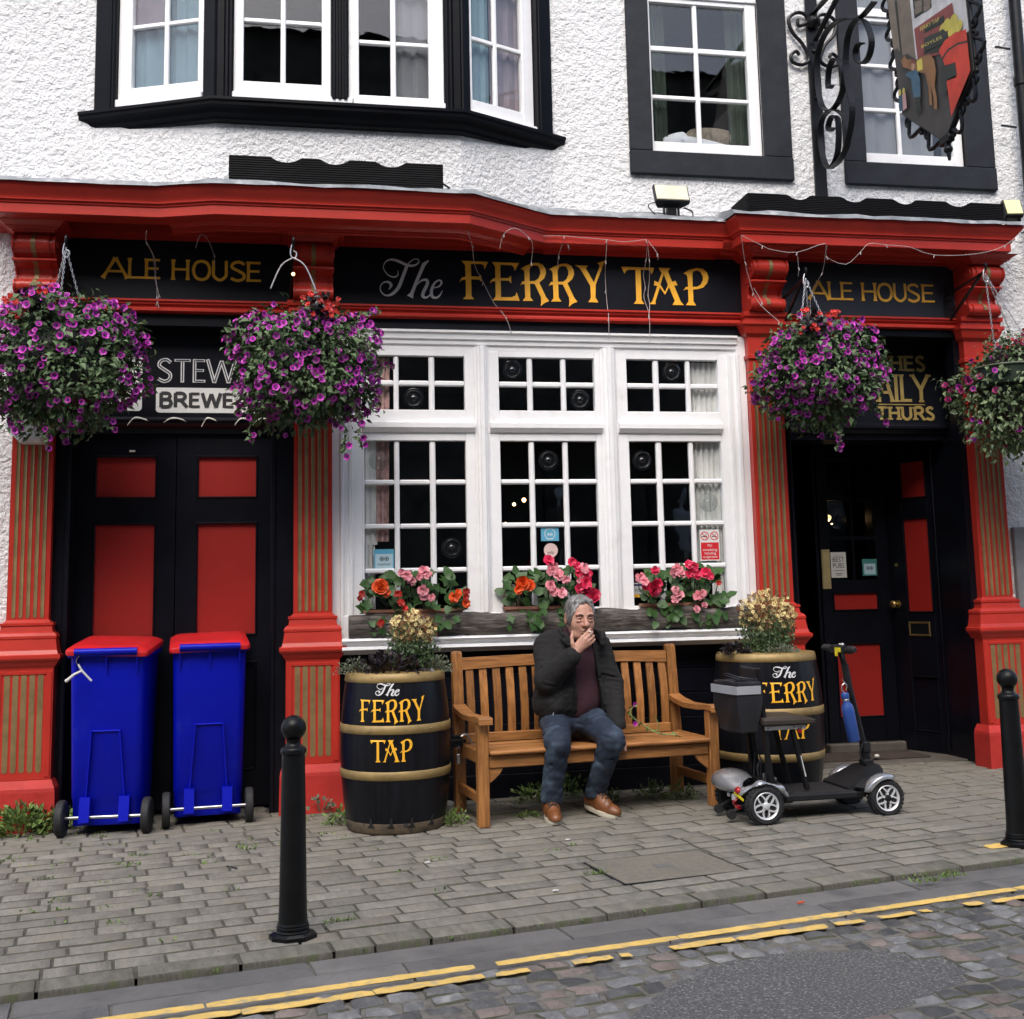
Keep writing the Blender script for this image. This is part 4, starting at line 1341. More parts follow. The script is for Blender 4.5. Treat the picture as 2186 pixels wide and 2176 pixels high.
# curtains and things in the window
def drape(x0, x1, z0, z1, m_, y=.20, amp=.014, n=14, gather=0.0, parent=pub, ph=0.0):
    mb = MB()
    rings = []
    for t in (0, .25, .5, .75, 1):
        zz = z1 + (z0 - z1) * t
        kx = 1 - gather * t
        rings.append([(x0 + (x1 - x0) * i / n * kx, y + amp * math.sin(i * 1.9 + ph + t * .7), zz) for i in range(n + 1)])
    mb.loft(rings, close=False, cap=False)
    mb.build('curtain', m_, parent, smooth=True)


drape(.42, .515, 1.60, 2.80, 'curtain', .172, .010, 8)
drape(.49, .600, 1.62, 2.80, 'tartan', .182, .012, 9, .12)
drape(.42, .50, 1.20, 1.62, 'curtain', .176, .014, 8)
drape(2.615, 2.80, 1.45, 2.80, 'curtain', .178, .014, 16)
drape(2.72, 2.80, 1.19, 1.45, 'curtain', .178, .012, 8)
for x, z_, y_, s_ in ((1.514, 1.897, .8, .012), (1.585, 1.927, .8, .015), (.612, 1.850, .8, .012), (1.52, 1.755, .9, .007), (1.56, 1.80, 1.4, .010)):
    mb = MB()
    mb.sphere((x, y_, z_), s_, 8, 6)
    mb.build('lamp_bulb', 'bulb', pub, smooth=True)
for k, (x, h_) in enumerate(((1.315, .17), (1.345, .19), (1.375, .165), (1.405, .18))):
    mb = MB()
    mb.box(x, x + .024, .20, .30, 1.17, 1.17 + h_, .003)
    mb.build('book', ('wicker', 'barewood')[k % 2], pub)


def sticker(name, x0, x1, z0, z1, m_, y=.1435, parent=None, label=None):
    mb = MB()
    mb.box(x0, x1, y - .001, y, z0, z1)
    return mb.build(name, m_, parent or sw, label=label)


def owl(mb, cx, cz, r, y):
    F_ = front(y)
    for s in (-1, 1):
        for k, (ra, rb) in enumerate(((r, r * .72), (r * .42, .0))):
            o_ = arc(cx + s * r * 1.08, cz, ra, ra, 0, 360, 14)[:-1]
            mb.prism(o_, [arc(cx + s * r * 1.08, cz, rb, rb, 0, 360, 14)[:-1]] if rb else [], F_, 0, .0006)


s_ = sticker('sticker', .492, .617, 1.445, 1.570, 'sky_blue', label='blue square sticker with two owl eyes')
mb = MB(); mb.box(.500, .609, .1420, .1425, 1.452, 1.540); mb.build('sticker_face', 'pale_blue', s_)
mb = MB(); owl(mb, .555, 1.510, .014, .1418); flat_text(mb, "tripadvisor", .555, 1.470, .02, front(.1415), 0, .085); mb.build('print', 'ink', s_)
s_ = sticker('sticker', 1.562, 1.680, 1.608, 1.698, 'sky_blue', label='blue oblong sticker with a ring and owl eyes')
mb = MB(); mb.prism(arc(1.621, 1.655, .036, .036, 0, 360, 24)[:-1], [arc(1.621, 1.655, .032, .032, 0, 360, 24)[:-1]], front(.1424), 0, .0005); owl(mb, 1.621, 1.650, .009, .1424)
flat_text(mb, "tripadvisor", 1.621, 1.616, .02, front(.1418), 0, .05); mb.build('print', 'paper', s_)
mb = MB()
mb.prism(arc(1.625, 1.548, .046, .046, 0, 360, 24)[:-1], [], front(.1435), 0, .001)
s_ = mb.build('round_sticker', 'pinkpaper', sw)
mb = MB(); flat_text(mb, "yelp", 1.622, 1.526, .03, front(.1422), 0, .044); mb.build('print', 'ink', s_)
# no smoking notice
s_ = sticker('notice', 2.632, 2.768, 1.465, 1.670, 'paper', y=.1432, label='red and white no smoking notice')
mb = MB(); mb.box(2.638, 2.762, .1416, .1420, 1.472, 1.585)
for cx in (2.667, 2.733):
    F_ = front(.1420)
    mb.prism(arc(cx, 1.628, .029, .029, 0, 360, 20)[:-1], [arc(cx, 1.628, .0235, .0235, 0, 360, 20)[:-1]], F_, 0, .0006)
    stroke(mb, [(cx - .018, 1.646), (cx + .018, 1.610)], .005, F_, 0, .0010)
mb.build('print', 'sign_red', s_)
mb = MB()
for cx in (2.667, 2.733):
    stroke(mb, [(cx - .018, 1.624), (cx + .016, 1.624)], .006, front(.1420), 0, .0004)
    stroke(mb, [(cx + .004, 1.630), (cx + .012, 1.640)], .003, front(.1420), 0, .0003)
mb.build('pictogram', 'ink', s_)
mb = MB()
F_ = front(.1412)
for t_, cz, wd in (("No", 1.557, .030), ("smoking", 1.529, .098), ("including", 1.506, .080), ("e-cigarettes", 1.483, .098)):
    flat_text(mb, t_, 2.700, cz, .026, F_, 0, wd)
mb.build('lettering', 'paper', s_)
s_ = sticker('card_sign', 2.165, 2.275, 1.235, 1.330, 'paper', y=.175)
mb = MB(); mb.box(2.165, 2.275, .1722, .1728, 1.310, 1.322); flat_text(mb, "VISA", 2.212, 1.272, .03, front(.1725), 0, .066, .25); mb.build('print', mat('visa_ink', (.03, .04, .16), .5), s_)
mb = MB(); mb.box(2.165, 2.275, .1722, .1728, 1.236, 1.256); mb.build('print', 'gold', s_)

# ---- right doorway: lobby, half-open leaf with letter box, glazed inner door
mb = MB()
mb.box(3.222, 3.285, .095, .36, g(3.2), 2.985)
mb.box(3.265, 3.285, .080, .095, g(3.2), 2.985, .005)
mb.box(4.535, 4.585, .098, .20, g(4.6), 2.985)
mb.build('door_surround', 'black', pub)
mb = MB()
mb.box(3.222, 4.585, .085, .30, 2.985, 3.040, .006)
mb.build('door_header', 'slate_smooth', pub)
mb = MB()
mb.box(3.285, 4.60, .36, .42, 2.415, 3.04)
lb_ = mb.build('letter_board', 'board', pub)
F = front(.3595)
for (u, v0, sy, wd, word) in ((4.100, 2.802, .108, .022, (('C', .075), ('H', .090), ('E', .078), ('S', .070))),
                              (4.085, 2.575, .200, .026, (('A', .110), ('I', .030), ('L', .082), ('Y', .125))),
                              (4.072, 2.446, .094, .020, (('T', .070), ('H', .082), ('U', .080), ('R', .078), ('S', .062))),
                              (3.440, 2.446, .094, .020, (('Q', .095), ('U', .085), ('I', .028), ('Z', .075)))):
    for ch, sx in word:
        caps_letter(ch, u, v0, sx / CAPS[ch][0], sy, wd, F, 0, .003, serif=.040).build('letter', 'palegold', lb_)
        u += sx + .016
mb = MB(); mb.box(4.080, 4.442, .355, .36, 2.553, 2.560); mb.build('rule', 'palegold', lb_)
mb = MB()
prof = [(.60, 2.42), (.33, 2.42), (.32, 2.405), (.305, 2.395), (.305, 2.378), (.325, 2.37), (.34, 2.345), (.36, 2.335), (.365, 2.30), (.60, 2.30)]
mb.loft([[(3.285, y, z) for y, z in prof], [(4.605, y, z) for y, z in prof]])
mb.build('door_lintel', 'black', pub, smooth=30)
mb = MB()     # lobby walls and ceiling
mb.box(3.285, 3.31, .36, 1.2, g(3.3), 2.42)
mb.box(3.285, 4.75, .60, 1.35, 2.42, 2.46)
mb.box(3.30, 3.845, 1.9, 1.95, 0, 2.42)
mb.box(4.44, 4.75, 1.02, 1.35, 0, 2.42)
mb.box(4.585, 4.62, .20, .62, g(4.6), 2.985)
mb.box(3.845, 3.868, 1.00, 1.1, .14, 2.42)
mb.box(4.425, 4.445, 1.00, 1.1, .14, 2.42)
mb.box(3.868, 4.425, 1.00, 1.06, 2.365, 2.42)
mb.box(3.8, 5.2, 2.6, 2.7, 0, 3)
mb.build('lobby_wall', 'black', pub)
mb = MB()
for y0, y1, z0, z1 in ((.22, .245, .1, 2.3), (.565, .590, .1, 2.3), (.245, .565, 2.27, 2.30)):
    mb.box(4.574, 4.586, y0, y1, z0, z1, .004)
mb.build('reveal_bead', 'black', pub)
TD = face_T((0, 1.0), (1, 1.0))     # inner door, s = world x
mb = MB()
for x0, x1, z0, z1 in ((3.870, 3.953, .14, 2.36), (4.322, 4.424, .14, 2.36), (3.953, 4.322, 2.23, 2.36), (3.953, 4.322, 1.236, 1.325), (3.953, 4.322, .86, 1.096), (3.953, 4.322, .14, .315),
                       (4.130, 4.152, 1.325, 2.23), (3.953, 4.130, 1.625, 1.655), (4.152, 4.322, 1.625, 1.655), (3.953, 4.130, 1.924, 1.95), (4.152, 4.322, 1.924, 1.95)):
    mb.box(x0, x1, .985, 1.02, z0, z1, .003)
idoor = mb.build('door', 'black', pub, label='glazed inner door standing shut in the lobby')
for z0, z1 in ((1.096, 1.236), (.315, .86)):
    p = MB(); p.box(3.953, 4.322, .994, 1.010, z0, z1); p.build('door_panel', 'red_panel', idoor)
    p = MB()
    for a, b, c, e in ((3.953, 4.322, z0, z0 + .012), (3.953, 4.322, z1 - .012, z1), (3.953, 3.965, z0, z1), (4.310, 4.322, z0, z1)):
        p.box(a, b, .978, .996, c, e, .004)
    p.build('panel_bead', 'black', idoor)
for i, (x0, x1) in enumerate(((3.953, 4.130), (4.152, 4.322))):
    for j, (z0, z1) in enumerate(((1.325, 1.625), (1.655, 1.924), (1.95, 2.23))):
        p = MB(); p.box(x0, x1, 1.000, 1.004, z0, z1)
        if (i, j) == (0, 1):
            T = Matrix.Translation(((x0 + x1) / 2, .9995, (z0 + z1) / 2)) @ Matrix.Rotation(PI / 2, 4, 'X')
            p.mi = 1
            p.lathe([(.085, 0), (.078, .006), (.066, .002), (.056, .008), (.044, .003), (.034, .008), (.022, .004), (.014, .012), (1e-6, .015)], 28, T)
            p.build('bullseye_pane', ['glass_dark', 'bullseye_clear'], idoor, smooth=60)
        else:
            p.build('pane', 'glass_dark', idoor)
mb = MB(); mb.box(3.876, 3.944, .975, .986, 1.262, 1.556, .004); mb.box(3.884, 3.936, .971, .976, 1.285, 1.535, .003); mb.build('push_plate', 'brassplate', idoor)
s_ = sticker('poster', 3.958, 4.082, 1.345, 1.535, 'paper', y=.998, parent=idoor, label='white paper reading best pubs')
mb = MB()
F_ = front(.9968)
for t_, cz, wd in (("BEST", 1.462, .092), ("PUBS", 1.418, .092), ):
    if wd > .001: flat_text(mb, t_, 4.020, cz, .05, F_, 0, wd)
mb.box(3.985, 4.055, .9962, .9966, 1.505, 1.508); mb.box(3.99, 4.05, .9962, .9966, 1.372, 1.376); mb.box(4.0, 4.04, .9962, .9966, 1.362, 1.366); mb.box(3.978, 4.062, .9962, .9966, 1.396, 1.399)
mb.build('lettering', 'ink', s_)
s_ = sticker('sticker', 4.203, 4.321, 1.355, 1.480, 'teal', y=.983, parent=idoor, label='teal square sticker on the inner door')
mb = MB(); mb.box(4.216, 4.308, .9812, .9816, 1.366, 1.445); mb.build('sticker_face', 'pale_blue', s_)
mb = MB(); owl(mb, 4.262, 1.412, .013, .981); mb.build('print', 'ink', s_)
# outer right leaf, swung in
HA, HB = (4.425, 1.00), (4.590, .60)
TF = face_T(HA, HB)
Lh = math.hypot(HB[0] - HA[0], HB[1] - HA[1])
mb = MB()
zb = g(4.5) + .01
px0, px1 = .150, .385
mb.box(0.005, px0, -.04, 0, zb, 2.33, .003, TF)
mb.box(px1, Lh, -.04, 0, zb, 2.33, .003, TF)
for z0, z1 in ((2.20, 2.33), (1.775, 1.915), (.62, 1.075), (zb, .22)):
    mb.box(px0, px1, -.04, 0, z0, z1, .003, TF)
leaf = mb.build('door', 'black', pub, label='narrow outer door leaf swung inward, with letter box')
for z0, z1, m_ in ((1.915, 2.20, 'red_panel'), (1.075, 1.775, 'red_panel'), (.22, .62, 'black')):
    p = MB(); p.box(px0, px1, -.030, -.012, z0, z1, 0, TF); p.build('door_panel', m_, leaf)
    p = MB()
    for a, b, c, e in ((px0, px1, z0, z0 + .012), (px0, px1, z1 - .012, z1), (px0, px0 + .012, z0, z1), (px1 - .012, px1, z0, z1)):
        p.box(a, b, -.014, .006, c, e, .004, TF)
    p.build('panel_bead', 'black', leaf)
p = MB()
for a, b, c, e in ((.155, .345, .905, .920), (.155, .345, .995, 1.010), (.155, .170, .92, .995), (.330, .345, .92, .995)):
    p.box(a, b, .0, .010, c, e, .003, TF)
p.build('letter_box', 'brass', leaf)
p = MB(); p.box(.172, .328, .0, .005, .922, .993, .002, TF); p.build('letter_flap', 'iron', leaf)
p = MB()
Tk = TF @ Matrix.Translation((.065, 0, 1.138)) @ Matrix.Rotation(-PI / 2, 4, 'X')
p.lathe([(.030, 0), (.030, .006), (.012, .010), (.011, .030), (.024, .040), (.030, .052), (.026, .064), (.012, .070), (1e-6, .071)], 20, Tk)
p.build('door_knob', 'brass', leaf, smooth=50)
p = MB(); p.lathe([(.013, 0), (.013, .006), (1e-6, .007)], 14, TF @ Matrix.Translation((.075, 0, 1.43)) @ Matrix.Rotation(-PI / 2, 4, 'X')); p.build('keyhole', 'brass', leaf)
for x, z_, y_, r_, m_ in ((4.29, 1.84, 1.7, .030, 'bulb_dim'), (4.29, 1.82, 1.69, .014, 'bulb'), (4.42, 1.80, 1.9, .008, 'bulb'), (3.56, 2.06, 1.3, .008, 'bulb_dim')):
    mb = MB(); mb.sphere((x, y_, z_), r_, 10, 8, (1, 1, .8)); mb.build('lamp_bulb', m_, pub, smooth=True)
mb = MB(); mb.box(3.845, 4.45, .93, 1.2, g(4.1), .138, .01); mb.build('door_step', 'threshold', pub)
mb = MB(); mb.box(3.285, 4.60, .36, .93, g(4) - .03, g(4) + .012, .004); mb.build('threshold_slab', 'threshold', pub)
mb = MB(); mb.box(3.40, 4.40, .52, .88, g(4) + .012, g(4) + .024, .003); mb.build('door_mat', mat('brown_mat', (.05, .035, .028), .95, var=.3, bump=.5, bscale=80), pub)

# ---- downpipe and grey margin at the far right
mb = MB()
mb.tube([(5.20, .05, 3.5), (5.20, .05, 7.3)], .042, 12)
for z_ in (4.9, 5.9, 6.9): mb.lathe([(.052, z_ - .03), (.052, z_ + .03)], 12, Matrix.Translation((5.20, .05, 0)))
for z_ in (4.55, 5.15): mb.bar((5.14, .06, z_), (5.02, .06, z_ + .01), .012, .012)
mb.tube([(5.20, .05, 3.5), (5.26, .05, 3.3), (5.34, .05, 3.0), (5.36, .05, .1)], .042, 12)
mb.build('downpipe', 'iron', pub, smooth=40)
mb = MB()
mb.box(4.885, 5.02, .085, .13, 1.10, 1.66, .006)
mb.box(5.02, 5.5, .085, .13, 1.06, 1.14, .006)
mb.box(5.02, 5.5, .085, .13, 1.62, 1.66, .006)
mb.build('side_window_margin', mat('grey_stone_margin', (.19, .19, .195), .8, var=.15, bump=.4, bscale=20), pub)
mb = MB()
mb.box(5.02, 5.5, .10, .115, 1.14, 1.62)
mb.build('side_window', 'black', pub)
mb = MB()
mb.box(4.86, 5.4, .06, .12, g(5), .9, .004)
mb.build('base_course', mat('grey_base_course', (.10, .10, .10), .85, var=.2, bump=.4), pub)
for (x, z, w_, y) in ((-.91, 4.06, .085, .142),):
    pass

# ------------------------------------------------------------------ light troughs, floodlights, sign, baskets' brackets
def trough(x0, x1, yf, z0, z1, dips, depth, label, end=None):
    t = thing('light_trough', label, 'sign light', ((x0 + x1) / 2, yf, z0), group='ribbed light troughs on the cornice')
    def wave(x):
        z = z1
        for c, hw in dips:
            u = abs(x - c)
            if u < hw: z = min(z, z1 - .036 * (1 - (u / hw) ** 2) ** .8)
        return z
    n = 11
    hh = (z1 - z0)
    ox, oy, oz = t.location
    mb = MB()
    m_ = 90
    rows = []
    for i in range(m_ + 1):
        x = x0 + (x1 - x0) * i / m_
        top = wave(x)
        ring = [(x - ox, .012, z0 - oz)]
        k = 0
        for k in range(n):
            a = z0 + hh * k / n
            b = z0 + hh * (k + .75) / n
            ring += [(x - ox, .014, min(a, top) - oz), (x - ox, 0, min(a + hh * .12 / n, top) - oz), (x - ox, 0, min(b, top) - oz), (x - ox, .014, min(b + hh * .1 / n, top) - oz)]
        ring += [(x - ox, .022, top - oz), (x - ox, .022, z0 - oz)]
        rows.append(ring)
    mb.loft(rows)
    mb.build('front_board', 'pelmet', t)
    for xx in (x0, x1):
        mb = MB()
        s = 1 if xx == x0 else -1
        mb.box(min(xx, xx + s * .012) - ox, max(xx, xx + s * .012) - ox, .0225, depth, 0, hh - .002)
        for k in range(n):
            mb.box(xx - s * .004 - ox, xx - ox, .02, depth - .002, hh * (k + .12) / n, hh * (k + .75) / n, .001)
        mb.build('end_board', 'pelmet', t)
    mb = MB()
    mb.box(x0 + .02 - ox, x1 - .02 - ox, .03, depth, .005, .02)
    mb.build('tray', 'pelmet', t)


trough(-.388, .896, -.352, 3.757, 3.915, [(-.055, .092), (.235, .088), (.575, .092)], .18, 'black ribbed light trough with wavy top below the bay window')
trough(2.945, 4.810, -.20, 3.744, 3.876, [(3.305, .08), (3.700, .085), (4.070, .08), (4.465, .088)], .30, 'black ribbed light trough with wavy top over the right doorway')


def floodlight(x, y, z, w_, m_, label, yaw=0):
    t = thing('floodlight', label, 'floodlight', (x, y, z), yaw, group='old floodlights on the cornice')
    Tt = Matrix.Translation((0, 0, .11)) @ Matrix.Rotation(math.radians(-22), 4, 'X')
    mb = MB()
    mb.loft([[(-w_ / 2, -.03, -.06), (w_ / 2, -.03, -.06), (w_ / 2, -.03, .075), (-w_ / 2, -.03, .075)],
             [(-w_ / 2, .0, -.06), (w_ / 2, .0, -.06), (w_ / 2, .0, .075), (-w_ / 2, .0, .075)],
             [(-w_ / 3, .07, -.04), (w_ / 3, .07, -.04), (w_ / 3, .07, .05), (-w_ / 3, .07, .05)]])
    mb.v = [tuple(Tt @ Vector(p)) for p in mb.v]
    mb.build('housing', 'plastic', t)
    mb = MB()
    mb.box(-w_ / 2 + .006, w_ / 2 - .006, -.038, -.030, -.054, .069, .004, Tt)
    mb.build('lamp_glass', m_, t)
    mb = MB()
    mb.box(-.05, .05, -.02, .02, -.045, -.035, .003)
    mb.box(-.055, -.045, -.015, .015, -.045, .10, .003)
    mb.box(.045, .055, -.015, .015, -.045, .10, .003)
    mb.box(-.03, .035, -.015, .03, -.04, .035, .004)
    mb.build('bracket', 'iron', t)
    mb = MB()
    mb.tube(smooth_path([(w_ / 2 - .02, .03, .05), (w_ / 2 + .035, .02, .02), (w_ / 2 + .03, .01, -.03), (w_ / 2, .02, -.045)], 5), .005, 6)
    mb.tube(smooth_path([(-w_ / 2 + .02, .03, .08), (-w_ / 2 - .035, .01, .05), (-w_ / 2 - .02, .0, .01), (-w_ / 2 + .03, .01, -.03)], 5), .004, 6)
    mb.build('cable', 'rubber', t)


floodlight(2.450, -.08, 3.756, .235, 'lampglass', 'yellowed floodlight tilted up on the cornice below an upstairs window')
floodlight(4.925, -.12, 3.745, .125, 'lampglass2', 'bright yellow floodlight at the right end of the cornice', -.15)
mb = MB()
mb.tube(smooth_path([(.90, -.17, 3.865), (.97, -.10, 3.855), (1.02, .0, 3.875), (1.08, .10, 3.84), (1.16, .135, 3.79), (1.25, .13, 3.775), (1.33, .135, 3.79), (1.40, .13, 3.755), (1.60, .13, 3.735), (2.2, .12, 3.73), (2.33, .0, 3.76)], 5), .0065, 6)
tag(mb.build('cable', 'rubber', smooth=True), 'black cable running from the left light trough along the lead flashing', 'cable')
mb = MB()
mb.box(2.02, 2.14, .115, .148, 3.765, 3.80, .004)
tag(mb.build('junction_box', 'lead', None), 'small grey junction box on the lead flashing above the long name board', 'box')
# blocked-up vent under the bay
mb = MB()
for a, b, c, d in ((-.93, -.922, 3.80, 4.02), (-.862, -.854, 3.80, 4.02), (-.922, -.862, 4.012, 4.02), (-.91, -.88, 3.87, 3.915)):
    mb.box(a, b, .030, .152, c, d, .003)
mb.v = [(x, y + (x + .93) * -.335 + .02, z) for x, y, z in mb.v]
mb.build('vent_patch', 'harl', pub)

# alarm box on the leftmost pilaster
t = thing('alarm_box', 'white octagonal alarm box fixed over the leftmost pilaster behind the flowers', 'alarm', (-1.52, -.01, 2.36))
mb = MB()
def octa(s, y): return [(s * .155 * math.cos(a), y, s * .16 * math.sin(a)) for a in [PI / 8 + k * PI / 4 for k in range(8)]]
mb.loft([octa(1, .045), octa(1, -.035), octa(.86, -.055)])
mb.build('case', 'alarm', t)
mb = MB(); flat_text(mb, "0131", .01, .0, .05, front(-.0556), 0, .085); mb.build('lettering', 'ink', t)
mb = MB()
for q in ((-.07, -.09), (.08, -.09)): mb.sphere((q[0], -.054, q[1]), .007, 8, 6)
mb.build('screw', 'ink', t)

# plastic ties along the left lintel
for k, (x, w_, dz, s) in enumerate(((-1.22, .15, -.012, 1), (-.95, .13, -.034, .8), (-.73, .135, -.012, .75), (-.522, .095, -.038, .6), (-.315, .105, -.028, .8), (-.105 - .08, .145, -.014, 1))):
    mb = MB()
    pts = smooth_path([(x - w_ / 2, .218, 2.392 + dz), (x - w_ * .2, .200, 2.400), (x + w_ * .1, .202, 2.402), (x + w_ / 2, .215, 2.386)], 4)
    mb.tube(pts, .004, 6, flat=(.010, .003, (0, .6, 1)))
    tag(mb.build('plastic_tie', 'tie'), ('leftmost white plastic tie under the flower basket above the left door', 'second white plastic tie from the left, bent down at its left end',
        'third white plastic tie from the left, wide and flat', 'narrow fourth white plastic tie from the left, drooping at its left end', 'fifth white plastic tie from the left above the right red panel',
        'rightmost long white plastic tie above the left door')[k], 'tie', 'white plastic ties over the left door')

# ---- wrought iron sign bracket on the wall, seen edge-on
br = thing('sign_bracket', 'black wrought iron wall bracket with scrolls holding the painted pub sign', 'bracket', (3.63, .15, 3.76))
ox, oy, oz = br.location


def yz(pts): return [(0, y - oy, z - oz) for y, z in smooth_path(pts, 5)]


mb = MB()
mb.box(-.045, .045, -.028, -.008, .02, 2.1, .004)
for z_ in (.10, .62, .95, 1.3, 1.9): mb.sphere((0, -.03, z_), .016, 8, 6)
mb.build('wall_strap', 'iron', br)
SX = (1, 0, 0)
up_s = [(-.069, 4.716), (-.172, 4.685), (-.215, 4.735), (-.208, 4.80), (-.15, 4.85), (-.06, 4.826), (-.02, 4.75)]
loops = [
    # big S scroll with inner curls
    [(-.12, 4.70), (-.07, 4.70), (-.065, 4.76), (-.10, 4.84), (-.17, 4.865), (-.25, 4.81), (-.29, 4.69), (-.26, 4.59), (-.16, 4.535), (-.047, 4.545), (.05, 4.63), (.095, 4.78), (.09, 4.94), (.04, 5.04), (-.06, 5.10), (-.20, 5.105), (-.36, 5.06), (-.50, 4.985), (-.60, 4.96), (-.76, 4.97)],
    # lower scroll
    [(-.10, 4.40), (-.045, 4.40), (-.03, 4.44), (-.07, 4.48), (-.13, 4.475), (-.175, 4.42), (-.17, 4.30), (-.13, 4.19), (-.03, 4.14), (.04, 4.19), (.09, 4.30), (.105, 4.43), (.054, 4.53), (-.047, 4.545)],
    [(-.047, 4.545), (-.16, 4.50), (-.27, 4.40), (-.30, 4.25), (-.25, 4.18), (-.15, 4.14), (-.03, 4.14)],
    # outer bow that turns back in a curl
    [(-.25, 4.18), (-.345, 4.30), (-.385, 4.43), (-.345, 4.60), (-.335, 4.78), (-.39, 4.93), (-.50, 4.975), (-.62, 4.91), (-.69, 4.76), (-.66, 4.67), (-.58, 4.645), (-.50, 4.69), (-.47, 4.76), (-.51, 4.80), (-.57, 4.785)],
]
for lp in loops:
    mb = MB()
    mb.tube(yz(lp), .01, flat=(.042, .009, SX))
    mb.build('scroll', 'iron', br)
mb = MB()
for a, b in (((.10, 5.13), (-.28, 5.26)), ((.12, 5.34), (-.30, 5.33)), ((-.28, 5.26), (-1.75, 5.62)), ((-.30, 5.33), (-1.85, 5.66)), ((.13, 5.75), (-1.85, 5.72))):
    mb.bar((0, a[0] - oy, a[1] - oz), (0, b[0] - oy, b[1] - oz), .035, .022, .003)
mb.build('brace', 'iron', br)
mb = MB()     # hearts lying flat on the wall
for s in (-1, 1):
    P_ = [(.037, 5.277), (.105, 5.243), (.112, 5.292), (.063, 5.328), (.13, 5.338), (.181, 5.286), (.157, 5.192), (.094, 5.12), (.059, 5.055), (.044, 4.989), (.104, 4.952), (.17, 4.971), (.177, 5.019), (.137, 5.05), (.114, 5.023)]
    mb.tube([(s * x - .0, -.03, z - oz) for x, z in smooth_path([P_[k] for k in (2, 1, 0)] + [(.045, 5.32), (.075, 5.342)] + P_[4:], 4)], .013, 7)
mb.sphere((0, -.05, 5.27 - oz), .05, 12, 8)
mb.sphere((0, -.08, 5.27 - oz), .03, 10, 8)
mb.build('wall_ornament', 'iron', br, smooth=True)

# ---- the painted hanging sign
hs = thing('hanging_sign', 'painted pub sign in a scrolled iron frame hanging high at the upper right', 'sign', (3.61, -1.42, 3.64))
ox, oy, oz = hs.location
SHP = [(-.93, 5.55), (-.981, 4.865), (-1.067, 4.086), (-1.490, 3.749), (-1.818, 4.020), (-1.795, 4.434), (-1.765, 5.1), (-1.36, 5.7)]


def sg(y, z, d): return (-d, y - oy, z - oz)


mb = MB(); mb.prism(SHP, [], sg, -.018, .018); mb.build('board', 'p_road', hs)
# both faces carry the painting; shapes are thin paint layers
def clip_poly(poly, convex):
    """Sutherland-Hodgman: keep paint inside the board outline"""
    area = sum(convex[i][0] * convex[(i + 1) % len(convex)][1] - convex[(i + 1) % len(convex)][0] * convex[i][1] for i in range(len(convex)))
    sgn = 1 if area > 0 else -1
    for i in range(len(convex)):
        a, b = convex[i], convex[(i + 1) % len(convex)]
        out = []
        side = lambda p: sgn * ((b[0] - a[0]) * (p[1] - a[1]) - (b[1] - a[1]) * (p[0] - a[0]))
        for k in range(len(poly)):
            p, q = poly[k], poly[(k + 1) % len(poly)]
            sp, sq = side(p), side(q)
            if sp >= 0: out.append(p)
            if sp * sq < 0:
                t_ = sp / (sp - sq)
                out.append((p[0] + (q[0] - p[0]) * t_, p[1] + (q[1] - p[1]) * t_))
        poly = out
        if len(poly) < 3: return None
    return poly


paint_n = [0]


def paint(name, poly, m_, d=.0012):
    poly = clip_poly([(y, z) for y, z in poly], SHP)
    if not poly: return
    paint_n[0] += 1
    mb = MB()
    d0 = .0182 + .0006 * paint_n[0]
    mb.prism(poly, [], sg, d0, d0 + .0005)
    return mb.build(name, m_, hs)


paint('painted_street', [(-.95, 5.5), (-1.9, 5.5), (-1.9, 4.0), (-1.49, 3.74), (-1.0, 4.1)], 'p_road')
paint('painted_shed', [(-.95, 5.3), (-1.21, 5.3), (-1.239, 4.728), (-1.262, 4.341), (-1.17, 4.425), (-1.126, 4.43), (-1.06, 4.51), (-1.015, 4.516)], 'p_tan')
paint('painted_wall', [(-1.21, 5.3), (-1.80, 5.3), (-1.809, 4.25), (-1.553, 4.242), (-1.262, 4.341)], 'p_wall')
paint('painted_doorway', [(-1.04, 5.2), (-1.075, 5.2), (-1.114, 4.452), (-1.098, 4.451)], 'p_dark')
paint('painted_window', [(-1.268, 4.82), (-1.279, 4.587), (-1.466, 4.561), (-1.465, 4.75)], 'p_dark')
for pp in ([(-1.292, 4.685), (-1.367, 4.66), (-1.37, 4.624), (-1.298, 4.641)], [(-1.286, 4.643), (-1.363, 4.623), (-1.365, 4.59), (-1.293, 4.604)], [(-1.387, 4.648), (-1.46, 4.622), (-1.462, 4.586), (-1.393, 4.607)],
           [(-1.382, 4.608), (-1.456, 4.586), (-1.458, 4.563), (-1.388, 4.571)]):
    paint('painted_pane', pp, 'p_tan')
paint('painted_front', [(-1.271, 4.527), (-1.675, 4.479), (-1.684, 4.402), (-1.565, 4.334), (-1.553, 4.242), (-1.288, 4.321)], 'p_brick')
paint('painted_name_board', [(-1.378, 4.490), (-1.588, 4.448), (-1.590, 4.406), (-1.380, 4.444)], 'p_dark')
paint('painted_front_door', [(-1.372, 4.422), (-1.621, 4.36), (-1.617, 4.226), (-1.36, 4.326)], 'p_dark')
for cy, cz in ((-1.57, 4.374), (-1.61, 4.38), (-1.68, 4.371), (-1.655, 4.324), (-1.724, 4.315)):
    paint('painted_barrel_end', arc(cy, cz, .038, .036, 0, 360, 12)[:-1], 'p_ylw')
paint('painted_cart', [(-1.366, 4.378), (-1.375, 4.335), (-1.611, 4.282), (-1.617, 4.331), (-1.571, 4.377)], 'p_dark')
paint('painted_wheel', arc(-1.553, 4.09, .03, .10, 0, 360, 14)[:-1], 'p_dark')
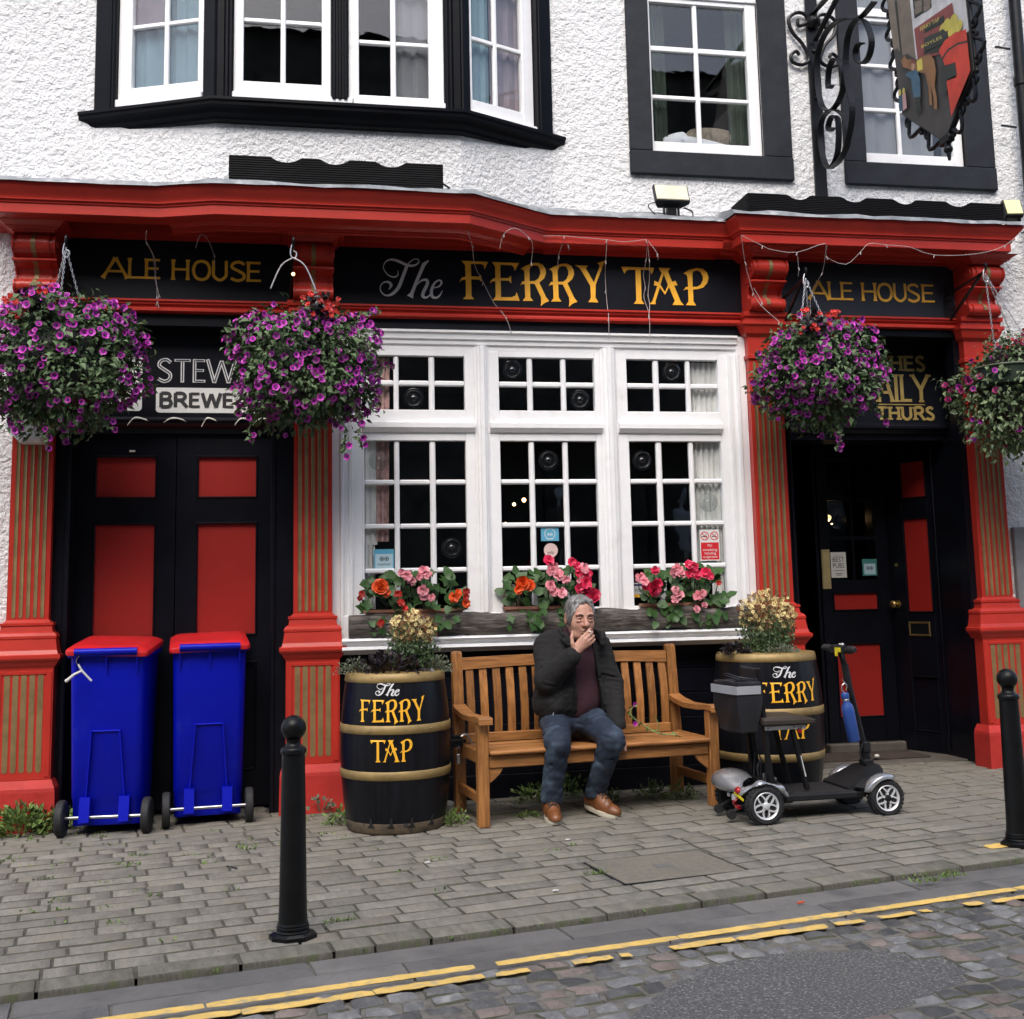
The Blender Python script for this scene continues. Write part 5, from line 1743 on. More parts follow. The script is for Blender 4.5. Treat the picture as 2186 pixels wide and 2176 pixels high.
paint('painted_horse', [(-1.115, 4.403), (-1.154, 4.417), (-1.179, 4.381), (-1.228, 4.358), (-1.274, 4.32), (-1.331, 4.324), (-1.425, 4.295), (-1.466, 4.245), (-1.477, 4.171), (-1.453, 4.09), (-1.465, 4.024), (-1.462, 3.949), (-1.43, 3.963), (-1.433, 4.038), (-1.415, 4.107), (-1.414, 3.993), (-1.388, 4.004),
                         (-1.389, 4.119), (-1.365, 4.207), (-1.306, 4.242), (-1.252, 4.267), (-1.186, 4.321), (-1.131, 4.355)], 'p_horse')
paint('painted_blanket', [(-1.288, 4.321), (-1.344, 4.311), (-1.342, 4.241), (-1.287, 4.259)], 'p_ylw')
paint('painted_man_coat', [(-1.226, 4.287), (-1.281, 4.269), (-1.308, 4.202), (-1.301, 4.088), (-1.226, 4.121), (-1.213, 4.245), (-1.153, 4.289), (-1.162, 4.301)], 'p_blue')
paint('painted_man_legs', [(-1.233, 4.118), (-1.295, 4.098), (-1.296, 3.997), (-1.276, 4.005), (-1.271, 4.077), (-1.262, 4.003), (-1.241, 4.012)], 'p_dark')
paint('painted_face', arc(-1.246, 4.306, .020, .026, 0, 360, 10)[:-1], 'p_skin')
paint('painted_cap', [(-1.218, 4.342), (-1.241, 4.350), (-1.278, 4.330), (-1.266, 4.312)], 'p_brick')
for cy, cz, m_ in ((-1.083, 4.160, 'p_blue'), (-1.128, 4.150, 'p_pink')):
    paint('painted_child', [(cy - .018, cz + .04), (cy + .018, cz + .04), (cy + .022, cz - .06), (cy - .022, cz - .06)], m_)
    paint('painted_child_hair', arc(cy, cz + .055, .015, .020, 0, 360, 10)[:-1], 'p_ylw')
paint('painted_postbox', [(-1.53, 4.268), (-1.599, 4.295), (-1.702, 4.289), (-1.83, 4.25), (-1.83, 4.0), (-1.606, 3.843), (-1.583, 4.062), (-1.682, 4.039), (-1.681, 4.128), (-1.581, 4.153)], 'p_postbox')
paint('painted_postbox_band', [(-1.556, 4.21), (-1.618, 4.233), (-1.718, 4.222), (-1.813, 4.19), (-1.812, 4.179), (-1.717, 4.211), (-1.622, 4.22), (-1.561, 4.196)], 'p_dark')
paint('painted_postbox_slot', [(-1.561, 4.147), (-1.681, 4.128), (-1.69, 4.05), (-1.583, 4.066)], 'p_dark')
def sign_text(t_, y0, z0, y1, z1, size, m_):
    vs, fs = text_polys(t_, size)
    xs = [v[0] for v in vs]
    L_ = max(xs) - min(xs)
    mb = MB()
    mb.add([(-.0182 - .0006 * 60, y0 + (y1 - y0) * (x - min(xs)) / L_ - oy, z0 + (z1 - z0) * (x - min(xs)) / L_ + y - oz) for x, y in vs], fs)
    mb.build('painted_lettering', m_, hs)
sign_text("FERRY TAP", -1.384, 4.455, -1.585, 4.416, .034, 'p_ylw')
sign_text("BOYLES", -1.385, 4.350, -1.597, 4.306, .026, 'p_ylw')
fr = MB()
fr.tube([sg(y, z, 0) for y, z in SHP], .014, 8, closed=True)
fr.build('frame', 'iron', hs, smooth=True)


def c_scroll(mb, a, b, out, r=.035):
    """small C scroll from a to b, bulging to side out, with curled ends"""
    a, b = Vector(a), Vector(b)
    d = (b - a)
    n = Vector((-d.y, d.x)).normalized() * out
    pts = []
    L_ = d.length
    dn = d.normalized()
    for k in range(7):
        aa = k * .75
        pts.append(a + dn * (r * math.cos(aa) * (.25 + .11 * k) + r * .8) + n * (r * math.sin(aa) * (.25 + .11 * k) + r * .6))
    mid = [a + d * .32 + n * r * 2.0, a + d * .55 + n * r * 1.9]
    q = []
    for k in range(7):
        aa = PI - (6 - k) * .75
        q.append(b + dn * (r * .8 * math.cos(aa) * (.25 + .11 * (6 - k)) - r * .6) + n * (r * math.sin(PI - aa) * (.25 + .11 * (6 - k)) * .8 + r * .5))
    P_ = smooth_path([tuple(p) for p in pts + mid + q], 2)
    mb.tube([sg(y, z, 0) for y, z in P_], .0125, 6)


edges = [((-.935, 5.42), (-.95, 5.20), 1), ((-.950, 5.17), (-.970, 4.98), 1), ((-.972, 4.95), (-.985, 4.76), 1), ((-.992, 4.74), (-1.012, 4.56), 1), ((-1.015, 4.54), (-1.035, 4.36), 1), ((-1.038, 4.34), (-1.062, 4.14), 1),
         ((-1.09, 4.06), (-1.27, 3.92), 1), ((-1.29, 3.905), (-1.47, 3.765), 1), ((-1.52, 3.78), (-1.66, 3.89), 1), ((-1.67, 3.90), (-1.805, 4.005), 1),
         ((-1.817, 4.05), (-1.805, 4.24), 1), ((-1.804, 4.26), (-1.795, 4.45), 1), ((-1.793, 4.47), (-1.785, 4.67), 1), ((-1.784, 4.69), (-1.775, 4.89), 1), ((-1.774, 4.91), (-1.766, 5.1), 1)]
for a, b, s in edges:
    mb = MB()
    c_scroll(mb, a, b, 1, .042)
    mb.build('scroll', 'iron', hs, smooth=True)
mb = MB()
mb.tube([sg(-1.490, 3.755, 0), sg(-1.497, 3.69, 0), sg(-1.500, 3.635, 0)], [.02, .016, .008], 8)
mb.sphere(sg(-1.495, 3.70, 0), .026, 10, 8)
mb.box(-.02, .02, -1.54 - oy, -1.44 - oy, 3.735 - oz, 3.785 - oz, .005)
mb.build('finial', 'iron', hs, smooth=True)

# ---- icicle light strings
def string(name, label, paths, group=None):
    mb = MB()
    for p in paths:
        mb.tube(smooth_path(p, 3), .0022, 5)
        for k in range(1, len(p), 2):
            q = Vector(p[k])
            mb.tube([q, q + Vector((rnd.uniform(-.012, .012), -.004, -.022))], [.0038, .0025], 5)
    tag(mb.build(name, 'wire', smooth=True), label, 'string lights', group)


GS = 'unlit string lights hung along the cornice'
string('string_lights', 'pale light string along the recessed cornice, dropping in a bundle before the letter A',
       [[(1.572, -.09, 3.563), (1.711, -.09, 3.568), (1.811, -.09, 3.562), (2.001, -.09, 3.553), (2.112, -.09, 3.542), (2.266, -.09, 3.563)],
        [(2.266, -.09, 3.563), (2.292, .0, 3.46), (2.289, .07, 3.376), (2.300, .075, 3.29), (2.288, .075, 3.215), (2.312, .06, 3.12), (2.308, .03, 3.045), (2.307, .04, 2.92)],
        [(2.270, -.09, 3.56), (2.305, -.02, 3.45), (2.33, .07, 3.34), (2.318, .075, 3.24), (2.322, .06, 3.16), (2.300, .02, 3.08)],
        [(2.280, -.09, 3.555), (2.34, -.09, 3.47), (2.355, -.05, 3.44)]])
string('string_lights', 'pale light string hanging straight down between the words Ferry and Tap', [[(2.001, -.09, 3.545), (2.007, -.02, 3.43), (2.025, .07, 3.36), (2.030, .08, 3.26), (2.035, .08, 3.16), (2.03, .035, 3.06), (2.028, .04, 2.92)]], GS)
string('string_lights', 'short curled light string above the second letter R', [[(1.70, .05, 3.40), (1.695, .0, 3.46), (1.71, -.06, 3.52), (1.745, -.06, 3.52), (1.758, -.04, 3.49)]], GS)
string('string_lights', 'short light string drooping above the first letter R', [[(1.26, -.25, 3.42), (1.28, -.29, 3.50), (1.35, -.30, 3.54), (1.44, -.26, 3.50), (1.478, -.22, 3.46), (1.482, -.14, 3.37)]], GS)
string('string_lights', 'slanting light string crossing the letters F and E', [[(1.03, -.33, 3.545), (1.10, -.15, 3.47), (1.148, .06, 3.40), (1.205, .075, 3.29), (1.275, .075, 3.15), (1.34, .03, 3.05), (1.385, .06, 2.94)]], GS)
string('string_lights', 'tangled light string hanging over the word Ale at the left', [[(-.86, -.30, 3.44), (-.88, -.15, 3.42), (-.865, .06, 3.40), (-.855, .075, 3.31), (-.84, .075, 3.22), (-.835, .06, 3.14), (-.82, .03, 3.06)],
        [(-.88, -.15, 3.42), (-.85, .06, 3.37), (-.85, .075, 3.25), (-.825, .06, 3.15), (-.838, .03, 3.07)]], GS)
string('string_lights', 'thin light string looping above the word House at the left', [[(-.60, -.05, 3.42), (-.565, -.15, 3.475), (-.53, -.10, 3.47), (-.50, .06, 3.42), (-.495, .08, 3.35)]], GS)
string('string_lights', 'long light string swagging along the right cornice and over the console bracket',
       [[(2.839, -.31, 3.54), (2.90, -.20, 3.40), (2.945, -.14, 3.32), (2.99, -.10, 3.22), (3.05, -.08, 3.14), (3.16, -.10, 3.03)], [(2.985, -.12, 3.25), (3.04, -.11, 3.16), (3.03, -.11, 3.13)],
        [(2.839, -.31, 3.545), (2.985, -.30, 3.482), (3.064, -.28, 3.463), (3.223, -.30, 3.446), (3.42, -.31, 3.51), (3.45, -.25, 3.44), (3.60, -.22, 3.40), (3.68, -.28, 3.47), (3.73, -.31, 3.52), (3.85, -.31, 3.515), (4.02, -.31, 3.505), (4.20, -.30, 3.46), (4.50, -.31, 3.475), (4.72, -.31, 3.54), (4.87, -.31, 3.66)],
        [(3.223, -.30, 3.446), (3.25, -.25, 3.36), (3.26, -.22, 3.31)], [(3.43, -.30, 3.50), (3.465, -.15, 3.36), (3.47, .05, 3.28), (3.47, .07, 3.14)],
        [(3.77, .02, 3.06), (3.80, .03, 3.0), (3.86, .06, 2.92), (3.90, .10, 2.80), (3.95, .12, 2.72)]])

# bedding piled behind the upstairs window
for nm, m_, c, r, rot, lab in (('pillow', 'pillow', (2.62, .30, 4.40), (.10, .06, .055), .35, 'white pillow behind the lower left pane of the upstairs window'), ('pillow', 'pillow', (2.84, .28, 4.37), (.20, .06, .040), -.18, 'pale blue bolster behind the bottom panes of the upstairs window'),
                               ('basket', 'wicker', (2.90, .34, 4.45), (.17, .07, .075), 0, 'brown wicker basket behind the bottom panes of the upstairs window')):
    o = sdf_mesh(nm, lambda P: np.maximum(np.abs(P[0]) / r[0], np.maximum(np.abs(P[2]) / r[2], np.abs(P[1]) / r[1])) * .02 - .02 + .6 * sd_ell(P, (0, 0, 0), tuple(v * 1.15 for v in r)), tuple(-v * 1.4 for v in r), tuple(v * 1.4 for v in r), .008, m_)
    o.location = c
    o.rotation_euler = (0, -rot, 0)
    tag(o, lab, 'bedding' if nm == 'pillow' else 'basket')

# ------------------------------------------------------------------ ground
KA = math.atan(.162)                       # the kerb runs at this angle to the pub front
KD = Vector((math.cos(KA), math.sin(KA), 0))
KN = Vector((-math.sin(KA), math.cos(KA), 0))
K0 = Vector((-.94, -2.992, 0))             # a point on the kerb's street edge


def kp(u, v, z=0.0):
    """u along the kerb, v towards the pub, z above the sloping ground"""
    p = K0 + KD * u + KN * v
    return Vector((p.x, p.y, g(p.x) + z))


def kuv(x, y):
    d = Vector((x, y, 0)) - K0
    return d.dot(KD), d.dot(KN)


def sheet(name, pts, m_, z, kind='structure', parent=None):
    mb = MB()
    mb.add([(x, y, g(x) + z) for x, y in pts], [tuple(range(len(pts)))])
    o = mb.build(name, m_, parent)
    if kind and not parent: o["kind"] = kind
    return o


def kq(u0, u1, v0, v1): return [tuple(kp(u, v)[:2]) for u, v in ((u0, v0), (u1, v0), (u1, v1), (u0, v1))]


ROAD = -.020
sheet('ground', [(-60, -60), (70, -60), (70, 40), (-60, 40)], 'tarmac', ROAD - .030)
pav = sheet('pavement', kq(-3.5, 9, .02, 6), 'joint', -.0055)
road = sheet('road', kq(-5, 12, -4.2, .0), 'grout', ROAD - .010)


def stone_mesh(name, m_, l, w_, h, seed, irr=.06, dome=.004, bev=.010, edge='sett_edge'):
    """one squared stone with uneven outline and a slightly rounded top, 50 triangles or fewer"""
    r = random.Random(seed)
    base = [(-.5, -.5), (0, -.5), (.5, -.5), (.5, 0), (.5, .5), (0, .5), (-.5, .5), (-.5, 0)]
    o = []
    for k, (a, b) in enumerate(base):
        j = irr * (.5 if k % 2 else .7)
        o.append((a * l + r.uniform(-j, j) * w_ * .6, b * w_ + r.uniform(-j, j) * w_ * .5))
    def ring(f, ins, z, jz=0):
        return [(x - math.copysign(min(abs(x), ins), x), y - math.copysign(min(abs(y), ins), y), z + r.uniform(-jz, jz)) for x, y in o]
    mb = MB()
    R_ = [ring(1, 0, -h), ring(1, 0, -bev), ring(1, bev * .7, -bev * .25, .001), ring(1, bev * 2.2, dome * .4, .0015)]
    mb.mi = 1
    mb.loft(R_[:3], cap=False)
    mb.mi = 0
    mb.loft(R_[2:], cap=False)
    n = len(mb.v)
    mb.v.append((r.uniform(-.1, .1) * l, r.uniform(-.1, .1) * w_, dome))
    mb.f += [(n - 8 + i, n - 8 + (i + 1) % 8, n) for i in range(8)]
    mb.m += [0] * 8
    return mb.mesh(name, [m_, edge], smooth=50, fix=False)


TILT = Matrix.Rotation(-math.atan(.0117), 4, 'Y')
VR = [stone_mesh('paving_stone', 'sett', 1.0, .146, .05, 100 + k, .055, .0022, .0075) for k in range(14)]


def put(me, name, parent, u, v, z, sx, sy, rot=0.0, rx=0.0, ry=0.0):
    o = link(name, me, parent)
    p = kp(u, v, z)
    o.matrix_world = Matrix.Translation(p) @ TILT @ Matrix.Rotation(KA + rot, 4, 'Z') @ Matrix.Rotation(rx, 4, 'X') @ Matrix.Rotation(ry, 4, 'Y') @ Matrix.Diagonal((sx, sy, 1, 1))
    return o


# the cover set in the pavement
cov = [(1.326, -1.794), (1.363, -2.230), (2.002, -2.141), (1.926, -1.646)]
cu = [kuv(*p) for p in cov]
cu0, cu1, cv0, cv1 = min(c[0] for c in cu) + .03, max(c[0] for c in cu) - .02, min(c[1] for c in cu) + .02, max(c[1] for c in cu) - .03
cand = []
rr_ = random.Random(5)
v = .142
row = 0
while v < 3.9:
    d = rr_.uniform(.112, .130)
    u = -1.5 - rr_.uniform(0, .3)
    while u < 6.8:
        l = (rr_.uniform(.16, .30) if rr_.random() < .75 else rr_.uniform(.11, .16)) * (1.0 if u < 1.2 else 1.22)
        cand.append((u + l / 2, v + d / 2, l, d))
        u += l
    v += d
    row += 1
vis = []
for (u, v, l, d) in cand:
    # cut stones against the concrete cover
    u0, u1 = u - l / 2, u + l / 2
    if v + d * .35 > cv0 and v - d * .35 < cv1 and u1 > cu0 and u0 < cu1:
        if cu0 - u0 > .07: u1 = cu0
        elif u1 - cu1 > .07: u0 = cu1
        else: continue
    u, l = (u0 + u1) / 2, u1 - u0
    p = kp(u, v)
    wall = .62 if (3.3 < p.x < 4.55) else (.28 if -1.3 < p.x < -.15 else .08)
    if p.y > wall or p.x > 6.2: continue
    dist = (p - Vector((0, -7.25, 0))).length
    q = cam.matrix_world.inverted() @ Vector((p.x, p.y, p.z))
    sx_ = q.x / -q.z * 1.1437
    inframe = -.56 < sx_ < .56 and q.y / -q.z * 1.1437 > -.60
    vis.append((0 if inframe else 1, dist, u, v, l, d))
vis.sort()
rest = MB()
for k, (f, dist, u, v, l, d) in enumerate(vis):
    zz = rr_.uniform(-.0018, .0018)
    a = (u, v, zz, l - .0105, (d - .0100) / .146, rr_.uniform(-.012, .012), rr_.uniform(-.012, .012), rr_.uniform(-.006, .006))
    me = VR[rr_.randrange(14)]
    if k < 300:
        put(me, 'paving_stone', pav, *a)
    else:
        u, v, zz, sx, sy, r0, r1, r2 = a
        Mx = Matrix.Translation(kp(u, v, zz)) @ TILT @ Matrix.Rotation(KA + r0, 4, 'Z') @ Matrix.Diagonal((sx, sy, 1, 1))
        rest.add([Mx @ vv.co for vv in me.vertices], [tuple(p.vertices) for p in me.polygons])
        rest.m[-len(me.polygons):] = [p.material_index for p in me.polygons]
if rest.v:
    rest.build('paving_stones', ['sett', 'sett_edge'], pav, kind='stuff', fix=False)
# kerb stones
u = -1.6
KV = [stone_mesh('kerb_stone', 'kerbm', 1.0, .135, .12, 300 + k, .06, .003, .009) for k in range(6)]  # dark edge faces stand in for the shadow line under the kerb
kerb = bpy.data.objects.new('kerb', None); COL.objects.link(kerb)
kerb['kind'] = 'structure'
k = 0
while u < 6.6:
    l = rr_.uniform(.20, .36) if not (.78 < u < 1.12) else .15
    if u > 1.4: l = rr_.uniform(.26, .42)
    put(KV[k % 6], 'kerb_stone', kerb, u + l / 2, .070 + rr_.uniform(-.006, .006), .002 + rr_.uniform(-.003, .003), l - .012, 1.0 + rr_.uniform(-.04, .03), rr_.uniform(-.008, .008), rr_.uniform(-.01, .02))
    u += l
    k += 1
# channel slabs
chan = bpy.data.objects.new('channel', None); COL.objects.link(chan)
chan['kind'] = 'structure'
u = -1.9
k = 0
while u < 6.6:
    l = rr_.uniform(.75, 1.15)
    put(stone_mesh('channel_slab', 'channel', 1.0, .155, .06, 500 + k, .05, .0008, .003, 'channel'), 'channel_slab', chan, u + l / 2, -.085, ROAD, l - .010, 1.0, 0)
    l2 = l
    put(stone_mesh('channel_slab', 'channel', 1.0, .190, .06, 600 + k, .05, .0008, .003, 'channel'), 'channel_slab', chan, u + l / 2 + .3, -.262, ROAD, l - .010, 1.0, 0)
    u += l
    k += 1
# tarmac patch outline (x, y), cobbles stay outside it
TAR = [(.88, -3.80), (.98, -3.68), (1.15, -3.45), (1.39, -3.26), (1.63, -3.17), (1.84, -3.20), (2.02, -3.28), (2.16, -3.40), (2.22, -3.55), (2.08, -3.66), (1.92, -3.72), (1.78, -3.80), (1.55, -3.95), (1.35, -4.3), (.8, -4.4)]


def in_poly(x, y, P_):
    c = False
    for i in range(len(P_)):
        (x0, y0), (x1, y1) = P_[i - 1], P_[i]
        if (y0 > y) != (y1 > y) and x < (x1 - x0) * (y - y0) / (y1 - y0) + x0: c = not c
    return c


pm = MB()
ragged = []
for i in range(len(TAR)):
    a, b = Vector(TAR[i]), Vector(TAR[(i + 1) % len(TAR)])
    n = max(2, int((b - a).length / .06))
    for j in range(n):
        p = a + (b - a) * j / n
        ragged.append((p.x + rnd.uniform(-.02, .02), p.y + rnd.uniform(-.02, .02)))
pm.prism(ragged, [], lambda u, v, d: (u, v, g(u) + ROAD + d), -.03, -.0085)
pt = pm.build('tarmac_patch', 'tarmac')
pt['kind'] = 'structure'
CV = [stone_mesh('cobble', 'cobble', .122, .096, .06, 700 + k, .36, .008, .011) for k in range(16)]
CP = [stone_mesh('cobble', 'cobble_pink', .122, .096, .06, 800 + k, .36, .008, .011) for k in range(8)]
cand = []
v = -.405
row = 0
while v > -1.65:
    d = rr_.uniform(.082, .098)
    u = -1.4 + rr_.uniform(0, .1)
    while u < 5.6:
        l = rr_.uniform(.082, .135)
        p = kp(u + l / 2, v)
        if not in_poly(p.x, p.y, TAR):
            q = cam.matrix_world.inverted() @ Vector((p.x, p.y, p.z))
            ok = abs(q.x / -q.z * 1.1437) < .53 and (q.y / -q.z * 1.1437 + .0677) > -.52
            cand.append((0 if ok else 1, (p - Vector((0.5, -4.5, 0))).length, u + l / 2, v, l, d))
        u += l
    v -= d
cand.sort()
rest = MB()
for k, (f, ds, u, v, l, d) in enumerate(cand):
    pink = rr_.random() < .17
    me = (CP if pink else CV)[rr_.randrange(8 if pink else 16)]
    a = (u, v + rr_.uniform(-.008, .008), ROAD - .004 + rr_.uniform(-.006, .004), (l - .010) / .122, (d - .008) / .096, rr_.uniform(-.14, .14), rr_.uniform(-.07, .07), rr_.uniform(-.06, .06))
    if k < 300: put(me, 'cobble', road, *a)
    else:
        rest.mi = 1 if pink else 0
        Mx = Matrix.Translation(kp(a[0], a[1], a[2])) @ TILT @ Matrix.Rotation(KA + a[5], 4, 'Z') @ Matrix.Diagonal((a[3], a[4], 1, 1))
        rest.add([Mx @ vv.co for vv in me.vertices], [tuple(p.vertices) for p in me.polygons])
        rest.m[-len(me.polygons):] = [2 if p.material_index else rest.mi for p in me.polygons]
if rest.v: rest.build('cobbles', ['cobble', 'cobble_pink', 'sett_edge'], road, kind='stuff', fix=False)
# double yellow lines: worn paint, broken where it has flaked off
yl = bpy.data.objects.new('yellow_lines', None); COL.objects.link(yl)
yl['kind'] = 'structure'


def paint_strip(u0, u1, v, w_, z=.0026, rag=.006, parent=yl, name='yellow_line', m_='ylw'):
    n = max(3, int((u1 - u0) / .028))
    a, b = [], []
    for i in range(n + 1):
        u = u0 + (u1 - u0) * i / n
        e = min(1, min(i, n - i) / 2 + .75)
        a.append((u + rnd.uniform(-.004, .004), v + w_ / 2 * e + rnd.uniform(-rag, rag)))
        b.append((u + rnd.uniform(-.004, .004), v - w_ / 2 * e + rnd.uniform(-rag, rag)))
    mb = MB()
    mb.prism(a + b[::-1], [], lambda u, v, d: tuple(kp(u, v, ROAD + d)), z - .0015, z)
    return mb.build(name, m_, parent)


for a, b in ((-.9, -.02), (-.01, .62), (.63, 1.52), (1.60, 2.30), (2.305, 3.05), (3.06, 3.84), (3.85, 4.7), (4.71, 5.7)):
    paint_strip(a, b, -.318 - .005 * a, .050, rag=.0032)
for a, b in ((-.9, .10), (.105, .72), (.725, 1.14), (1.145, 1.52), (1.56, 1.68), (1.84, 1.99), (2.02, 2.06), (2.22, 2.47), (2.48, 2.86), (2.90, 3.02), (3.10, 3.26), (3.29, 3.33), (3.50, 3.58), (3.63, 3.80), (3.84, 3.98), (4.10, 4.32), (4.36, 4.46), (4.52, 4.66), (4.75, 4.9), (5.0, 5.3)):
    paint_strip(a, b, -.425 - .006 * a + rnd.uniform(-.008, .008), .050 if b - a > .2 else .040, z=.0042, rag=.007)
paint_strip(4.20, 4.52, .23, .075, z=.026, name='yellow_mark')
# concrete access cover
cv_ = thing('access_cover', 'square concrete access cover set in the pavement in front of the bench', 'cover', kp((cu0 + cu1) / 2, (cv0 + cv1) / 2, 0))
W_, H_ = (cu1 - cu0), (cv1 - cv0)
cv_.rotation_euler = (0, 0, KA)
mb = MB(); mb.box(-W_ / 2 + .007, W_ / 2 - .007, -H_ / 2 + .007, H_ / 2 - .007, -.05, .003, .003); mb.build('slab', 'concrete', cv_)
mb = MB()
for a in ((-W_ / 2, W_ / 2, -H_ / 2, -H_ / 2 + .005), (-W_ / 2, W_ / 2, H_ / 2 - .009, H_ / 2), (-W_ / 2, -W_ / 2 + .009, -H_ / 2, H_ / 2), (W_ / 2 - .009, W_ / 2, -H_ / 2, H_ / 2)):
    mb.box(*a, -.05, .0)
mb.build('rim', 'rubber', cv_)
mb = MB(); mb.box(-.045, .04, -.03, .03, -.005, .0055, .001); mb.build('lifting_plate', 'channel', cv_)
# sky and the street opposite
opp = thing('stone_house', 'dark rubble stone terrace facing the pub across the street, mirrored in its windows', 'house', (0, -13, 0))
OY = 0.0
mb = MB()
for x0, x1, z0, z1 in ((-16, 3.4, -.3, 11.2), (3.4, 8.4, -.3, 1.6), (3.4, 8.4, 4.3, 11.2), (8.4, 10.6, -.3, 11.2), (10.6, 22, -.3, 7.4)):
    mb.box(x0, x1, -5, 0, z0, z1)
mb.box(3.4, 8.4, -5, -.9, 1.6, 4.3)
mb.build('wall', 'stone_opp', opp)
mb = MB()
mb.loft([[(-16.2, -5.2, 11.2), (10.7, -5.2, 11.2), (10.7, .2, 11.2), (-16.2, .2, 11.2)], [(-16.2, -2.6, 12.4), (10.7, -2.6, 12.4), (10.7, -2.4, 12.4), (-16.2, -2.4, 12.4)]])
mb.build('roof', 'slate_roof', opp)
for x in (-13, -10, -7, -4, -1, 10, 13, 16, 19):
    for z in (1.0, 4.6, 8.0):
        mb = MB(); mb.box(x, x + 1.1, 0.0, .06, z, z + 1.7, .02); mb.box(x - .12, x + 1.22, .0, .05, z - .15, z - .002, .02)
        w_ = mb.build('window', 'grey_base' if 'grey_base' in M else 'board_grey', opp)
mb = MB()
for k in range(6): mb.box(3.4 + k * .98, 3.46 + k * .98, -.06, .04, 1.6, 4.3, .01)
mb.box(3.3, 8.5, -.05, .10, 4.2, 4.5, .02)
mb.build('shop_front', 'board_grey', opp)


def mannequin(x, z, s, top):
    t = thing('mannequin', ('grey shop mannequin in a patterned top, reflected in the middle window' if top else 'bare grey shop mannequin, reflected in the right window'), 'mannequin', (x, -12.9, z))
    mb = MB()
    mb.lathe([(.05, 1.30), (.09, 1.33), (.10, 1.42), (.085, 1.50), (.06, 1.56), (1e-6, 1.57)][::1], 16, Matrix.Diagonal((.8, 1.05, 1, 1)))
    mb.lathe([(.05, 1.16), (.045, 1.24), (.05, 1.31)], 14)
    mb.build('head', 'mannequin', t, smooth=60)
    mb = MB()
    mb.lathe([(.12, .45), (.15, .55), (.125, .72), (.15, .95), (.19, 1.08), (.17, 1.14), (.05, 1.18)], 20, Matrix.Diagonal((1.15, .65, 1, 1)))
    mb.build('torso', 'p_tan' if top else 'mannequin', t, smooth=60)
    mb = MB(); mb.lathe([(.15, 0), (.15, .02), (.02, .03), (.02, .5)], 12); mb.build('stand', 'steel', t)


mannequin(4.67, 1.62, 1, True)
mannequin(7.0, 1.56, 1, False)

# ------------------------------------------------------------------ bench
bench = thing('bench', 'slatted oiled teak bench between the two painted barrels under the window', 'bench', (1.012, -.820, 0), math.atan2(.160, 1.41))
BL = 1.440


def gb(x): return g(1.012 + x)


def part(name, m_, fn, parent, label=None, smooth=False):
    mb = MB()
    fn(mb)
    return mb.build(name, m_, parent, smooth=smooth, label=label)


for x in (.0, BL - .062):
    part('leg', 'teak_v', lambda mb: mb.box(x - .03, x + .032, .0, .060, gb(x), .585, .005), bench)
    part('leg', 'teak_v', lambda mb: mb.loft([[(x - .03 + a, .505 + b, gb(x)) for a, b in ((0, 0), (.062, 0), (.062, .058), (0, .058))],
                                             [(x - .03 + a, .505 + b, .44) for a, b in ((0, 0), (.062, 0), (.062, .058), (0, .058))],
                                             [(x - .028 + a, .555 + b, .930) for a, b in ((0, 0), (.058, 0), (.058, .042), (0, .042))],
                                             [(x - .022 + a, .560 + b, .945) for a, b in ((0, 0), (.046, 0), (.046, .030), (0, .030))]]), bench)
    part('armrest', 'teak', lambda mb: mb.loft([[(x - .038, yy, zz), (x + .040, yy, zz), (x + .040, yy, zz - .028), (x - .038, yy, zz - .028)] for yy, zz in
                                               ((-.052, .604), (-.048, .612), (.03, .616), (.15, .606), (.32, .604), (.46, .622), (.53, .640))]), bench)
    part('side_rail', 'teak', lambda mb: mb.box(x - .012, x + .016, .06, .505, .355, .425, .004), bench)
    part('stretcher', 'teak', lambda mb: mb.box(x - .012, x + .016, .06, .505, gb(x) + .115, gb(x) + .165, .004), bench)
    s = 1 if x < .5 else -1
    part('corner_brace', 'teak', lambda mb: mb.prism([(x + s * .034, .255), (x + s * .034, .338), (x + s * .115, .338), (x + s * .095, .305)], [], lambda u, v, d: (u, .020 + d, v), 0, .024), bench)
part('front_rail', 'teak', lambda mb: mb.box(.034, BL - .094, .010, .038, .338, .402, .005), bench)
part('back_rail', 'teak', lambda mb: mb.box(.034, BL - .094, .515, .545, .415, .470, .005), bench)
part('top_rail', 'teak', lambda mb: mb.loft([[(xx, .552, .848 + h), (xx, .580, .848 + h), (xx, .588, .905 + h2), (xx, .560, .905 + h2)] for xx, h, h2 in
                                            ((.032, -.012, .0), (.35, .0, .006), (.75, .004, .012), (1.1, .0, .006), (BL - .094, -.012, .0))]), bench)
for k in range(5):
    y = .004 + k * .088
    zz = (.432, .424, .420, .420, .426)[k]
    part('seat_slat', 'teak', lambda mb: mb.box(-.004 if k else -.03, BL - .058 if k else BL - .032, y - (.014 if not k else 0), y + .074, zz - .022, zz, .006) if k else mb.box(.034, BL - .094, -.022, y + .074, zz - .024, zz, .008), bench)
for k in range(16):
    x = .075 + k * .0826
    part('back_slat', 'teak_v', lambda mb: mb.loft([[(x - .023, yy, zz), (x + .023, yy, zz), (x + .023, yy + .014, zz), (x - .023, yy + .014, zz)] for yy, zz in
                                                   ((.524, .470), (.520, .54), (.524, .63), (.540, .74), (.560, .84))]), bench)

